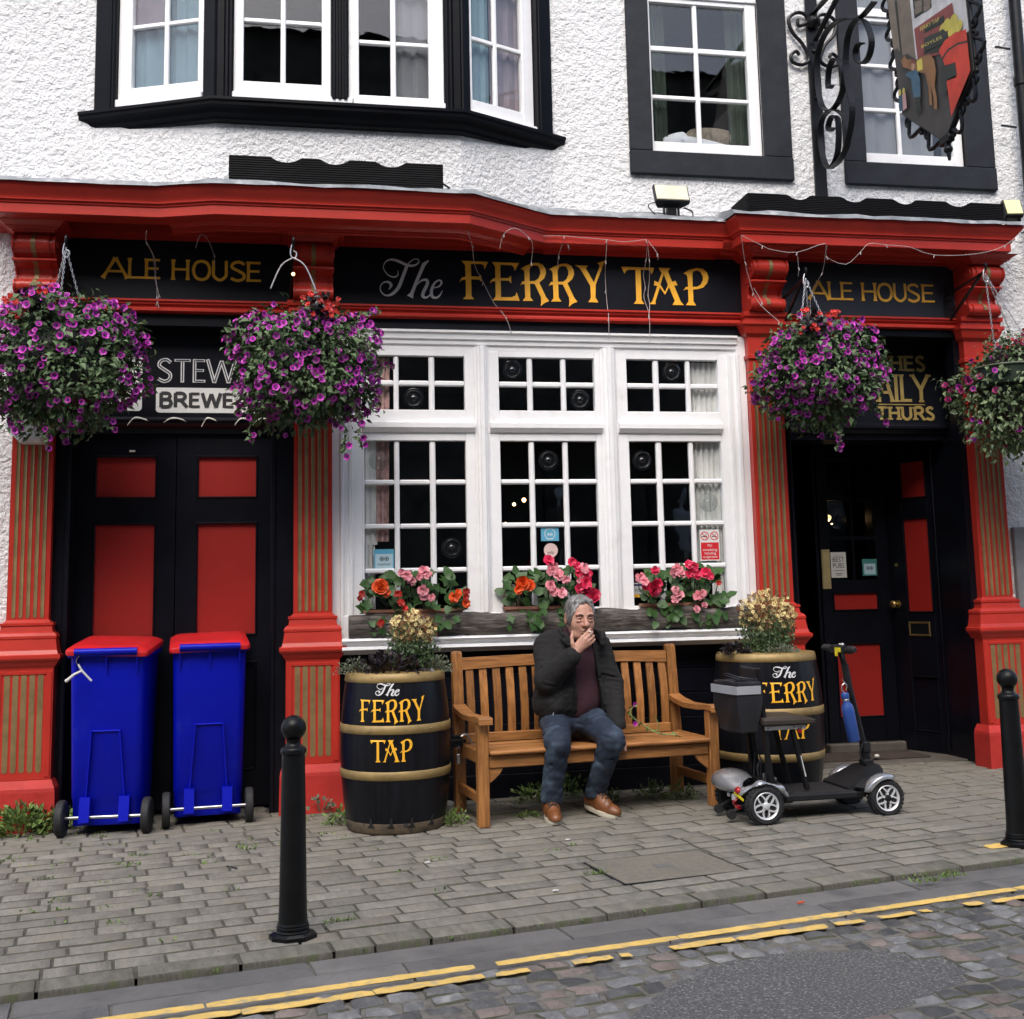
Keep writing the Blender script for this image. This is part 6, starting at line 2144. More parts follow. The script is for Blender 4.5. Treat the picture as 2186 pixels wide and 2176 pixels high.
# ------------------------------------------------------------------ barrels
def barrel(x, y, z, rt, rm, rb, hgt, ang, label, tx, zt, k):
    t = thing('barrel_planter', label, 'barrel', (x, y, z), 0, 'painted barrels used as planters')
    zs = [0, .08, .2, .33, .45, .57, .7, .8, .9, 1.0]
    def rad(zz):
        u = zz / hgt
        a, b, c = rb, rm, rt
        return a * (1 - u) * (1 - 2 * u) + 4 * b * u * (1 - u) * 1.0 - c * u * (1 - 2 * u)
    n = 26
    st = bpy.data.objects
    mesh_n = None
    mb = MB()
    rings = []
    for u in zs:
        zz = u * hgt
        r = rad(zz)
        w_ = PI / n * .994
        rings.append([((r) * math.cos(-w_), (r) * math.sin(-w_), zz), ((r + .0015) * 1.0, 0, zz), (r * math.cos(w_), r * math.sin(w_), zz), ((r - .022) * math.cos(w_), (r - .022) * math.sin(w_), zz), ((r - .022) * math.cos(-w_), (r - .022) * math.sin(-w_), zz)])
    mb.loft(rings)
    me = mb.mesh('stave', 'stave', smooth=40)
    for i in range(n):
        o = link('stave', me, t)
        o.rotation_euler = (0, 0, 2 * PI * i / n + .05)
    for z0, z1, m_ in ((hgt - .045, hgt + .003, 'hoop'), (zt[0], zt[0] + .047, 'hoop'), (zt[1], zt[1] + .047, 'hoop')):
        mb = MB()
        mb.lathe([(rad(z0) + .001, z0), (rad(z0) + .0045, z0 + .002), (rad((z0 + z1) / 2) + .0055, (z0 + z1) / 2), (rad(z1) + .0045, z1 - .002), (rad(z1) + .001, z1)], 52)
        o_ = mb.build('hoop', m_, t, smooth='all')
        if z1 < hgt:
            mb = MB(); mb.sphere((rad(z0) * math.cos(-1.0) * 1.018, rad(z0) * math.sin(-1.0) * 1.018, (z0 + z1) / 2), .005, 8, 6); mb.build('rivet', 'hoop', o_)
    mb = MB()
    mb.lathe([(rb + .002, .0), (rb + .006, .01), (rad(.055) + .004, .055), (rad(.06) + .001, .058)], 52)
    mb.build('foot_band', 'barewood', t, smooth='all')
    for a in (-2.15, -1.75, -1.35, -.9):
        mb = MB()
        r = rad(.075)
        mb.prism([(a - .09, .040), (a - .03, .052), (a - .02, .085), (a + .02, .088), (a + .03, .055), (a + .07, .038)], [], lambda u, v, d: ((rad(v) + d) * math.cos(u), (rad(v) + d) * math.sin(u), v), .001, .007)
        mb.build('foot_notch', 'ink', t)
    mb = MB()
    mb.lathe([(1e-6, hgt - .03), (rt * .5, hgt - .015), (rt - .02, hgt - .04)], 24)
    mb.build('soil', 'soil', t, smooth='all')

    def bmap(zo):
        def f(u, v, d):
            r = rad(v) + .0035
            a = -PI / 2 + ang + u / r
            return ((r + d) * math.cos(a), (r + d) * math.sin(a), v)
        return f
    F_ = bmap(0)
    def place(poly, u0, v0, su, sv, du, dv): return [((u - u0) * su + du, (v - v0) * sv + dv) for u, v in poly]
    s = k
    for key, hole in (('F', None), ('E', None), ('R', 'Rh'), ('R2', 'Rh'), ('Y', None)):
        sh = .1905 if key == 'R2' else 0
        kk = key[0]
        a = (1.545 - sh, 3.178, .378 * s, .450, 0, tx[0])
        mb = MB(); mb.prism(place(GL[kk], *a), [place(GL[hole], *a)] if hole else [], F_, 0, .0015); mb.build('letter', 'gold', t)
    for key, hole in (('T', None), ('A', 'Ah'), ('P', 'Ph')):
        a = (2.453, 3.178, .375 * s, .45, 0, tx[1])
        mb = MB(); mb.prism(place(GL[key], *a), [place(GL[hole], *a)] if hole else [], F_, 0, .0015); mb.build('letter', 'gold', t)
    q = .00046 * .36
    a = (.735, 3.165, .32 * s, .25, -.022, tx[2])
    for parts in ((('t1', (6, 18, 30, 18, 14, 14, 22, 36, 46, 44, 34, 24, 16, 14, 16, 18), 1), ('t2', (54, 56, 58, 50, 28, 22, 18, 20, 38, 50, 6), 1)),
                  (('h1', (18, 60, 54, 56, 100), 0), ('h2', (12, 34, 46, 56, 56, 54, 38, 26, 16), 1)), (('e', (14, 30, 38, 30, 38, 54, 50, 38, 30, 8), 1),)):
        mb = MB()
        for i, (key, w_, c) in enumerate(parts): stroke(mb, place(GL[key], *a), [w0 * q for w0 in w_], F_, 0, .0012 + i * .0008, bool(c), 2)
        mb.build('letter', 'silverletter', t)
    return t, rad


b1, rad1 = barrel(.557, -.575, g(.56), .268, .304, .262, .835, math.radians(-9), 'black and gold barrel planter between the red pilaster and the bench', (.589, .383, .722), (.522, .283), 1.0)
b2, rad2 = barrel(2.855, -.330, g(2.86), .292, .330, .285, .835, math.radians(1), 'black and gold barrel planter behind the parked mobility scooter', (.560, .350, .698), (.477, .215), 1.10)

# ------------------------------------------------------------------ padlock and chain between the left barrel and bench
pl_ = thing('padlock', 'small steel padlock on a black hasp between the left barrel and bench', 'padlock', (.925, -.42, .32))
mb = MB(); mb.box(-.03, .03, -.008, .012, .09, .16, .004); mb.box(-.045, .05, -.012, .0, .115, .135, .003); mb.build('hasp', 'iron', pl_)
mb = MB(); mb.box(-.012, .012, -.028, -.012, .0, .055, .004); mb.build('lock_body', 'steel', pl_)
mb = MB(); mb.tube([(-.009, -.02, .05), (-.009, -.02, .085), (0, -.02, .097), (.009, -.02, .085), (.009, -.02, .05)], .003, 6); mb.build('shackle', 'steel', pl_)
mb = MB()
mb.tube(smooth_path([(.02, -.01, .15), (.05, -.005, .16), (.09, .02, .10), (.12, .05, .06)], 4), .007, 6); mb.build('chain', 'chain', pl_)

# ------------------------------------------------------------------ wheelie bins
def rrect(w_, y0, y1, r, z, n=3):
    pts = []
    for cx, cy, a in ((w_ / 2 - r, y0 + r, -90), (w_ / 2 - r, y1 - r, 0), (-w_ / 2 + r, y1 - r, 90), (-w_ / 2 + r, y0 + r, 180)):
        for k in range(n + 1):
            aa = math.radians(a + 90 * k / n)
            pts.append((cx + r * math.cos(aa), cy + r * math.sin(aa), z))
    return pts


def wheelie_bin(x, y, rot, label, lid_tilt, lean=0.0):
    t = thing('wheelie_bin', label, 'bin', (x, y, g(x)), rot, 'blue wheelie bins against the left door')
    mb = MB()
    mb.loft([rrect(.372, .085, .40, .03, .045), rrect(.378, .065, .41, .04, .18), rrect(.384, .05, .415, .045, .20), rrect(.408, .006, .50, .045, .945), rrect(.410, .004, .505, .045, .965),
             rrect(.440, -.012, .522, .045, .968), rrect(.444, -.014, .525, .045, .995), rrect(.42, .004, .505, .045, .997)])
    body = mb.build('body', 'bin_blue', t, smooth=35)
    mb = MB()   # raised channel moulded on the back
    for s in (-1, 1):
        mb.loft([[(s * .072, .0, .565), (s * .080, .0, .565), (s * .080, .04, .565), (s * .072, .04, .565)], [(s * .098, .028, .205), (s * .106, .028, .205), (s * .106, .06, .205), (s * .098, .06, .205)]])
    mb.box(-.079, .079, .018, .05, .556, .566, .003)
    mb.build('back_panel_rib', 'bin_blue', body)
    for s in (-1, 0, 1):
        mb = MB()
        mb.loft([[(s * .165 - .004, -.030, .985), (s * .165 + .004, -.030, .985), (s * .165 + .004, .01, .985), (s * .165 - .004, .01, .985)],
                 [(s * .165 - .004, -.012, .93), (s * .165 + .004, -.012, .93), (s * .165 + .004, .012, .93), (s * .165 - .004, .012, .93)],
                 [(s * .165 - .004, .006, .87), (s * .165 + .004, .006, .87), (s * .165 + .004, .014, .87), (s * .165 - .004, .014, .87)]])
        mb.build('handle_rib', 'bin_blue', body)
    mb = MB()
    mb.tube([(-.168, -.034, 1.000), (.168, -.034, 1.000)], .019, 12)
    mb.box(-.170, .170, -.036, .0, .975, .999, .006)
    mb.build('handle_bar', 'bin_blue', t, smooth=40)
    for s in (-1, 1):
        mb = MB(); mb.loft([[(s * .105 - .028, -.006, .075), (s * .105 + .028, -.006, .075), (s * .105 + .028, .09, .075), (s * .105 - .028, .09, .075)],
                            [(s * .105 - .028, .02, .205), (s * .105 + .028, .02, .205), (s * .105 + .028, .09, .205), (s * .105 - .028, .09, .205)]]); mb.build('axle_bracket', 'bin_blue', t)
    mb = MB(); mb.tube([(-.225, .03, .098), (.225, .03, .098)], .0095, 10); mb.build('axle', 'steel', t, smooth=True)
    for s in (-1, 1):
        T = Matrix.Translation((s * .228, .03, .098)) @ Matrix.Rotation(PI / 2, 4, 'Y')
        mb = MB(); mb.lathe([(.045, -.020), (.090, -.022), (.097, -.015), (.098, 0), (.097, .015), (.090, .022), (.045, .020)], 30, T)
        wh = mb.build('wheel', 'rubber', t, smooth=40)
        mb = MB(); mb.lathe([(1e-6, -.018), (.046, -.018), (.046, .018), (1e-6, .018)], 16, T); mb.build('hub', 'bin_blue', wh)
    Tl = Matrix.Translation((0, -.02, 1.004)) @ Matrix.Rotation(math.radians(lid_tilt), 4, 'Y') @ Matrix.Rotation(math.radians(5), 4, 'X')
    mb = MB()
    rg = [rrect(.448, -.008, .548, .035, -.030), rrect(.452, -.012, .556, .035, -.012), rrect(.446, -.008, .550, .038, .000), rrect(.385, .04, .50, .05, .022), rrect(.36, .06, .48, .05, .024)]
    mb.loft([[Tl @ Vector(p) for p in r] for r in rg])
    mb.build('lid', 'bin_red', t, smooth=40)
    return t


bin1 = wheelie_bin(-1.026, -.300, math.radians(-3), 'left blue wheelie bin with red lid and a white hook hanging on it', 2.2)
bin2 = wheelie_bin(-.474, -.205, math.radians(5), 'right blue wheelie bin with red lid, nearer the second pilaster', -1.5)
hk = thing('hook', 'white T-shaped plastic hook hanging from the handle of the left bin', 'hook', (-1.165, -.352, .90))
mb = MB(); mb.tube([(-.060, -.010, -.045), (-.02, -.012, -.012), (.018, -.010, .004)], [.009, .007, .006], 8); mb.tube([(-.004, -.008, .040), (.018, -.010, .004), (.068, -.004, -.052)], .006, 8); mb.sphere((-.062, -.010, -.047), .010, 8, 6)
mb.build('handle', 'alarm', hk, smooth=True)
mb = MB(); mb.tube(smooth_path([(-.004, -.008, .038), (-.016, -.002, .055), (-.010, .012, .075), (.0, .02, .085)], 3), .003, 6); mb.build('cord', 'ink', hk, smooth=True)

# ------------------------------------------------------------------ bollards
def bollard(x, y, label):
    t = thing('bollard', label, 'bollard', (x, y, g(x) + .002), KA, 'black cast iron bollards along the kerb')
    mb = MB()
    mb.lathe([(.0555, .052), (.052, .10), (.0435, .660), (.0435, .668), (.0485, .672), (.0495, .680), (.0485, .688), (.044, .694), (.034, .698), (.028, .706), (.0265, .716), (.030, .724)], 36)
    mb.build('shaft', 'castiron', t, smooth=40)
    mb = MB(); mb.sphere((0, 0, .765), .0475, 32, 20); mb.build('ball', 'castiron', t, smooth='all')
    mb = MB()
    mb.lathe([(.060, .022), (.0625, .027), (.060, .033), (.0575, .034), (.0605, .039), (.0595, .045), (.0565, .047), (.0585, .051), (.057, .056), (.0545, .058)], 36)
    mb.build('base_ring', 'castiron', t, smooth=25)
    mb = MB()
    mb.loft([[(.088 * math.cos(a) * (1.05 if k % 2 else 1), .075 * math.sin(a), z) for k, a in enumerate([PI / 8 + i * PI / 4 for i in range(8)])] for z in (-.01, .014)] +
            [[(.066 * math.cos(a), .066 * math.sin(a), .023) for a in [PI / 8 + i * PI / 4 for i in range(8)]]])
    mb.build('base_plate', 'castiron', t)
    return t


bollard(.0, -2.600, 'near black ball-topped bollard on the kerb left of the middle')
bollard(3.345, -2.085, 'black ball-topped bollard at the right edge near the doorway')

# ------------------------------------------------------------------ mobility scooter
sco = thing('mobility_scooter', 'small folding black and silver mobility scooter parked by the right barrel', 'scooter', (2.43, -1.02, g(2.6) - .002), math.radians(1.5))
WB, TRK = .70, .205


def wheel(x, y, r, wd):
    s = -1 if y < 0 else 1
    T = Matrix.Translation((x, y, r)) @ Matrix.Rotation(PI / 2 * (1 if s < 0 else -1), 4, 'X')   # local +z faces out
    mb = MB()
    mb.lathe([(r * .66, -wd / 2), (r * .9, -wd / 2 - .003), (r * .985, -wd * .36), (r, -wd * .15), (r, wd * .15), (r * .985, wd * .36), (r * .9, wd / 2 + .003), (r * .70, wd / 2), (r * .66, wd * .3)], 40, T)
    for k in range(26):       # tread blocks
        a = 2 * PI * k / 26
        for q, e in ((-.5, 0), (.5, .5)):
            aa = a + e * 2 * PI / 26
            Tb = T @ Matrix.Rotation(aa, 4, 'Z') @ Matrix.Translation((r + .0005, 0, q * wd * .45))
            mb.box(-.004, .003, -.009, .009, -wd * .22, wd * .22, .001, Tb)
    w_ = mb.build('wheel', 'rubber', sco, smooth=35)
    mb = MB()
    mb.lathe([(r * .655, -wd * .3), (r * .655, wd * .38), (r * .72, wd * .52), (r * .70, wd * .55), (r * .64, wd * .46), (r * .615, wd * .3), (r * .62, -wd * .3)], 40, T)
    for k in range(5):
        a = 2 * PI * k / 5 + .3
        def pt(rr, da): return (rr * r * math.cos(a + da), rr * r * math.sin(a + da))
        z0, z1 = wd * .18, wd * .46
        for da in (-.40, .40):
            outl = [pt(.30, da * .12), pt(.44, da * .30 - .0), pt(.66, da * .95), pt(.66, da * 1.35), pt(.50, da * .95), pt(.38, da * .8)]
            mb.prism(outl, [], lambda u, v, d: T @ Vector((u, v, z0 + d)), 0, z1 - z0 + (.0008 if da > 0 else 0))
        outl = [pt(.12, -.7), pt(.36, -.16), pt(.36, .16), pt(.12, .7)]
        mb.prism(outl, [], lambda u, v, d: T @ Vector((u, v, z0 + d)), 0, z1 - z0 + .0016)
    mb.build('rim', 'alloy', w_, smooth=30)
    mb = MB()
    mb.lathe([(r * .62, -wd * .28), (r * .62, wd * .02), (1e-6, wd * .02)], 30, T)
    mb.build('wheel_disc', 'plastic', w_)
    mb = MB()
    mb.lathe([(r * .19, wd * .1), (r * .19, wd * .56), (r * .14, wd * .62), (1e-6, wd * .63)], 16, T)
    mb.build('hub_cap', 'alloy' if x < .3 else 'plastic', w_, smooth=40)
    return w_


RR = .098
wheel(.0, -TRK - .01, RR, .055)
wheel(.0, TRK, RR, .055)
wheel(WB + .015, -TRK + .02, RR * .97, .055)
wheel(WB - .01, TRK - .02, RR * .97, .055)
mb = MB(); mb.tube([(0, -TRK, RR), (0, TRK, RR)], .014, 8); mb.tube([(WB, -TRK + .03, RR), (WB, TRK - .03, RR)], .014, 8); mb.build('axle', 'frame', sco)
mb = MB()   # floor frame
mb.box(.14, .62, -.16, -.135, .098, .128, .004)
mb.box(.14, .62, .135, .16, .098, .128, .004)
mb.box(-.02, .20, -.15, .15, .088, .150, .008)
mb.box(.56, .74, -.10, .10, .110, .165, .008)
mb.build('chassis', 'frame', sco)
mb = MB()
mb.loft([[(.17, -.165, .128), (.55, -.165, .128), (.55, .165, .128), (.17, .165, .128)], [(.17, -.165, .136), (.55, -.165, .136), (.55, .165, .136), (.17, .165, .136)], [(.18, -.158, .138), (.54, -.158, .138), (.54, .158, .138), (.18, .158, .138)]])
mb.build('footboard', 'rubber', sco)
for a_ in ((-.178, -.1605), (.1605, .178)):
    mb = MB(); mb.box(.14, .56, a_[0], a_[1], .100, .134, .006); mb.build('side_trim', 'plastic', sco)
mb = MB()   # front cowl rising to the tiller foot
mb.loft([[(.52, -.15, .136), (.52, .15, .136), (.52, .15, .150), (.52, -.15, .150)], [(.60, -.13, .140), (.60, .13, .140), (.60, .12, .195), (.60, -.12, .195)],
         [(.68, -.11, .150), (.68, .11, .150), (.68, .09, .240), (.68, -.09, .240)], [(.76, -.07, .150), (.76, .07, .150), (.76, .055, .250), (.76, -.055, .250)], [(.79, -.05, .16), (.79, .05, .16), (.79, .04, .22), (.79, -.04, .22)]])
mb.build('front_cowl', 'plastic', sco, smooth=40)
mb = MB()
for s in (-1, 1):   # wing arms to the front mudguards
    mb.loft([[(.53, s * .10, .150), (.62, s * .10, .195), (.70, s * .08, .20), (.70, s * .08, .14), (.56, s * .10, .13)], [(.57, s * .155, .150), (.63, s * .155, .185), (.69, s * .15, .185), (.69, s * .15, .14), (.59, s * .155, .13)],
             [(.61, s * .178, .150), (.645, s * .178, .175), (.685, s * .178, .175), (.685, s * .178, .15), (.63, s * .178, .14)]])
mb.build('front_wing', 'plastic', sco, smooth=40)


def mudguard(x, y, r, wd, a0, a1, name='mudguard'):
    mb = MB()
    n = 12
    rings = []
    for i in range(n + 1):
        a = math.radians(a0 + (a1 - a0) * i / n)
        k = math.sin(PI * i / n) ** .35 if 0 < i < n else .25
        ring = []
        for q, dr in ((-.5, -.020), (-.5, -.004), (-.38, .004), (0, .008), (.38, .004), (.5, -.004), (.5, -.020), (0, -.004)):
            rr = r + dr
            ring.append((x + rr * math.cos(a), y + q * wd * k, RR + rr * math.sin(a)))
        rings.append(ring)
    mb.loft(rings)
    return mb.build(name, 'silver', sco, smooth=60)


mudguard(WB + .015, -TRK + .02, .118, .082, 60, 165)
mudguard(WB - .01, TRK - .02, .118, .078, 40, 165)
# rear shell: silver body over both rear wheels
RS = Matrix.Identity(4)
def shell(P):
    x, y, z = P
    d = sd_ell(P, (-.045, .10, .185), (.105, .155, .062))
    d = smin(d, sd_ell(P, (-.03, .0, .165), (.09, .20, .030)), .03)
    d = smin(d, sd_seg(P, (-.085, -.15, .150), (-.02, -.22, .195), .022, .026), .03)
    d = smin(d, sd_seg(P, (-.02, -.22, .200), (.10, -.215, .178), .024, .016), .03)
    d = smin(d, sd_seg(P, (.10, -.215, .178), (.135, -.21, .140), .016, .010), .015)
    d = smin(d, sd_seg(P, (-.02, .22, .195), (.10, .215, .170), .028, .014), .03)
    d = smax(d, -(np.sqrt((x - 0) ** 2 + (z - RR) ** 2) - .109), .006)
    d = smax(d, .122 - z + 0 * x, .01)
    return d
sdf_mesh('rear_shell', shell, (-.19, -.27, .08), (.18, .28, .27), .006, 'silver', sco)
mb = MB()
for s in (-1, 1): mb.sphere((-.128 if s > 0 else -.112, s * .105 - .03, .168), .026, 12, 8, (.6, 1, .75))
mb.build('tail_light', 'redplastic', sco, smooth='all')
mb = MB(); mb.bar((-.112, -.205, .128), (-.118, -.10, .150), .004, .012); mb.build('reflective_strip', 'yellow', sco)
mb = MB(); mb.box(-.105, -.085, -.06, -.025, .10, .135, .003); mb.box(-.10, -.09, .02, .05, .11, .13, .002); mb.build('rating_label', 'paper', sco)
mb = MB(); mb.tube(smooth_path([(-.09, -.075, .115), (-.11, -.07, .10), (-.10, -.055, .085), (-.085, -.06, .07)], 3), .009, 6); mb.box(-.105, -.08, -.10, -.06, .062, .085, .004); mb.build('release_lever', 'redplastic', sco)
for s in (-1, 1):
    mb = MB(); mb.tube([(-.02, s * .09, .10), (-.13, s * .09, .050)], .010, 8); mb.lathe([(.008, -.012), (.024, -.012), (.026, 0), (.024, .012), (.008, .012)], 16, Matrix.Translation((-.135, s * .09, .038)) @ Matrix.Rotation(PI / 2, 4, 'X'))
    mb.build('anti_tip_wheel', 'rubber', sco, smooth=40)
mb = MB(); mb.box(.075, .165, -.10, .10, .150, .185, .008); mb.box(.085, .15, -.07, .03, .185, .200, .005); mb.build('battery_box', 'plastic', sco)
mb = MB(); mb.tube(smooth_path([(.06, -.03, .19), (.055, -.02, .26), (.09, .0, .30), (.12, .01, .25), (.10, .02, .19)], 4), .004, 6); mb.tube(smooth_path([(.06, .05, .19), (.08, .06, .33), (.11, .06, .30), (.10, .05, .20)], 4), .004, 6); mb.build('cable', 'rubber', sco)
mb = MB(); mb.box(.07, .085, -.06, -.045, .19, .235, .002); mb.box(.14, .165, -.02, .01, .19, .205, .003); mb.build('bolt', 'steel', sco)
# seat on folding legs
mb = MB()
for s in (-1, 1):
    y = s * .115
    mb.bar((.085, y, .175), (.045, y, .80), .022, .034, .003, (0, 1, 0))      # back upright
    mb.bar((.075, y * .75, .46), (.110, y * .75, .18), .020, .028, .003, (0, 1, 0))
    mb.bar((.225, y, .475), (.295, y, .15), .022, .034, .003, (0, 1, 0))       # front leg
mb.bar((.045, -.115, .20), (.045, .115, .20), .02, .02)
mb.build('seat_leg', 'frame', sco)
mb = MB(); mb.bar((.281, -.129, .22), (.258, -.129, .33), .004, .022, 0, (0, 1, 0)); mb.build('leg_label', 'paper', sco)
mb = MB()
mb.loft([[(.035 + a, b, .495 + c) for a, b, c in ((.01, -.155, 0), (.285, -.155, 0), (.285, .155, 0), (.01, .155, 0))], [(.035 + a, b, .505 + c) for a, b, c in ((.0, -.17, 0), (.30, -.17, 0), (.30, .17, 0), (.0, .17, 0))],
         [(.035 + a, b, .525 + c) for a, b, c in ((.0, -.172, 0), (.305, -.172, -.004), (.305, .172, -.004), (.0, .172, 0))], [(.035 + a, b, .538 + c) for a, b, c in ((.012, -.155, 0), (.28, -.155, -.004), (.28, .155, -.004), (.012, .155, 0))], [(.035 + a, b, .541) for a, b in ((.06, -.10), (.22, -.10), (.22, .10), (.06, .10))]])
mb.build('seat', 'seatpad', sco, smooth=45)
mb = MB(); mb.box(.06, .30, -.135, -.115, .470, .493, .003); mb.box(.06, .30, .115, .135, .470, .493, .003); mb.build('seat_rail', 'alloy', sco)
mb = MB()
for x in (.08, .23, .27): mb.sphere((x, -.139, .476), .009, 8, 6)
mb.build('bolt', 'steel', sco)
mb = MB(); mb.box(.25, .27, -.145, -.13, .45, .472, .003); mb.build('red_catch', 'redplastic', sco)
mb = MB(); mb.box(.035, .058, -.11, .11, .60, .80, .008); mb.build('backrest', 'bagcloth', sco)
mb = MB()   # tiller post
mb.tube([(.715, 0, .235), (.712, 0, .32), (.700, 0, .36), (.600, 0, .86)], [.026, .026, .019, .017], 14)
mb.build('tiller', 'frame', sco, smooth=40)
mb = MB(); mb.box(.685, .745, -.032, .032, .225, .275, .006); mb.box(.69, .735, -.028, .028, .31, .37, .006); mb.tube(smooth_path([(.68, -.03, .36), (.655, -.045, .31), (.675, -.05, .26), (.70, -.03, .24)], 4), .005, 6); mb.build('tiller_hinge', 'plastic', sco)
mb = MB(); mb.tube([(.610, -.012, .80), (.616, -.022, .72), (.640, -.012, .62)], [.02, .022, .014], 8); mb.build('cable_sleeve', 'plastic', sco, smooth=True)
mb = MB()   # handlebar: grips to both sides, control pod in the middle
mb.tube(smooth_path([(.585, -.175, .885), (.592, -.13, .882), (.598, -.06, .872), (.598, .06, .872), (.592, .13, .882), (.585, .175, .885)], 3), .013, 10)
hb = mb.build('handlebar', 'frame', sco, smooth=True)
for s in (-1, 1):
    mb = MB(); mb.tube([(.584, s * .19, .883), (.586, s * .17, .886), (.592, s * .12, .884), (.598, s * .075, .876)], [.012, .019, .021, .017], 12); mb.build('grip', 'rubber', hb, smooth=True)
mb = MB(); mb.loft([[(.565 + a, s * .07, .862 + c) for a, c in ((0, 0), (.07, -.008), (.075, .03), (.03, .045), (.0, .035))] for s in (-1, 1)]); mb.build('control_pod', 'plastic', hb)
mb = MB(); mb.box(.560, .564, -.065, .0, .868, .892, .001); mb.box(.559, .563, -.03, .0, .845, .868, .001); mb.build('key_tag', 'yellow', hb)
mb = MB(); mb.sphere((.60, -.02, .907), .010, 8, 6); mb.sphere((.605, .02, .905), .008, 8, 6); mb.build('switch', 'alarm', hb)
mb = MB(); mb.tube(smooth_path([(.57, -.06, .865), (.575, -.07, .835), (.59, -.05, .815), (.605, -.015, .80)], 4), .004, 6); mb.build('brake_cable', 'rubber', hb)
# bag hung on the seat back
bag = thing('bag', 'black nylon bag with grey reflective band hanging on the scooter seat back', 'bag', (2.43 + .010, -1.02 - .02, g(2.5) + .47), math.radians(8))


def bagf(P):
    x, y, z = P
    w_ = .105 + .022 * np.clip(z / .26, 0, 1)
    d = np.maximum(np.abs(y) - (.115 + .012 * z / .26), np.maximum(np.abs(x + .055) - .045 - .022 * np.clip((z - .02) / .2, 0, 1), np.maximum(z - .255 + .10 * (x + .1) * 0 , -z)))
    d = d - .012 + .006 * np.sin(24 * z + 13 * y) * np.sin(17 * y + 3 * x)
    d = smax(d, -(np.maximum(np.abs(y) - .105, np.maximum(np.abs(x + .055) - .05, .215 - z))), .006)
    return d


sdf_mesh('pouch', bagf, (-.16, -.16, -.02), (.03, .16, .29), .006, 'bagcloth', bag)
mb = MB(); 
mb.box(-.141, -.137, -.140, .140, .196, .240, .001)
mb.box(-.137, .010, -.1435, -.1395, .196, .240, .001)
mb.build('reflective_band', 'reflective', bag)
mb = MB(); mb.box(.012, .022, -.10, .10, .245, .275, .003); mb.tube(smooth_path([(.015, -.10, .26), (-.04, -.11, .275), (-.09, -.09, .285), (-.11, 0, .30), (-.09, .09, .285), (-.04, .11, .275), (.015, .10, .26)], 3), .005, 6); mb.build('flap', 'bagcloth', bag)
# drinking bottle hung on the tiller
bo = thing('bottle', 'blue steel drinking bottle hanging from the scooter tiller', 'bottle', (2.43 + .615, -1.07, g(3.0) + .375), 0)
bo.rotation_euler = (0, math.radians(-9), 0)
mb = MB(); mb.lathe([(1e-6, 0), (.030, .0), (.034, .006), (.0345, .17), (.031, .195), (.020, .212), (.019, .222)], 28); mb.build('body', 'bottle', bo, smooth=50)
mb = MB(); mb.lathe([(.0185, .220), (.0185, .236)], 24); mb.build('neck_ring', 'steel', bo, smooth='all')
mb = MB(); mb.lathe([(.021, .236), (.022, .240), (.022, .262), (.018, .268), (1e-6, .269)], 24); mb.build('cap', 'bottle', bo, smooth=40)
mb = MB(); mb.tube(smooth_path([(0, 0, .268), (-.012, -.0, .288), (-.004, 0, .31), (.014, .0, .318), (.022, 0, .30), (.012, 0, .28)], 4), .003, 6); mb.tube(smooth_path([(.016, 0, .314), (.018, .02, .33), (.022, .05, .335)], 3), .003, 6); mb.build('carabiner', 'steel', bo, smooth=True)

# ------------------------------------------------------------------ plants
def petunia_mesh(name, m_, r=.0225):
    mb = MB()
    n = 15
    rings = []
    for rr, zz, wv in ((.18, -.030, 0), (.24, -.010, 0), (.55, .003, .03), (1.0, .005, .12)):
        ring = []
        for i in range(n):
            a = 2 * PI * i / n
            k = 1 - wv * (1 - abs(math.cos(a * 2.5))) * 1.6
            ring.append((r * rr * k * math.cos(a), r * rr * k * math.sin(a), zz * r / .021 + .002 * math.sin(a * 5) * wv * 8))
        rings.append(ring)
    o = len(mb.v)
    mb.loft(rings, cap=False)
    mb.mi = 1
    mb.add([(r * .30 * math.cos(2 * PI * i / 10), r * .30 * math.sin(2 * PI * i / 10), .0035) for i in range(10)], [tuple(range(10))])
    return mb.mesh(name, [m_, 'petunia_eye'], smooth='all', fix=False)


def begonia_mesh(name, m_, seed, r=.03, layers=4):
    """double flower: rings of cupped petals"""
    q = random.Random(seed)
    mb = MB()
    for k in range(layers):
        n = 6 - (k > 2) if layers > 3 else 4 - k
        rr = r * (1 - .22 * k)
        for i in range(n):
            a = 2 * PI * (i + .5 * k) / n + q.uniform(-.25, .25)
            d = Vector((math.cos(a), math.sin(a), 0))
            s = Vector((-math.sin(a), math.cos(a), 0))
            z0 = .004 * k
            lift = .25 + .28 * k + q.uniform(-.2, .3)
            w_ = rr * (q.uniform(.42, .58) if layers > 3 else (q.uniform(.62, .75) if i % 2 else q.uniform(.36, .48)))
            pts = []
            for t_, ww in ((.1, .35), (.5, 1.0), (.85, .95), (1.0, .45)):
                c = d * rr * t_ * math.cos(lift * t_) + Vector((0, 0, z0 + rr * t_ * math.sin(lift * t_) * .9 + q.uniform(-.002, .002)))
                pts.append((c - s * w_ * ww + Vector((0, 0, .004 * ww)), c, c + s * w_ * ww + Vector((0, 0, .004 * ww))))
            o = len(mb.v)
            for p in pts: mb.v.extend([tuple(x) for x in p])
            for j in range(3):
                for e in (0, 1):
                    mb.f.append((o + j * 3 + e, o + j * 3 + e + 1, o + j * 3 + e + 4, o + j * 3 + e + 3))
                    mb.m.append(0)
    return mb.mesh(name, m_, smooth='all', fix=False)


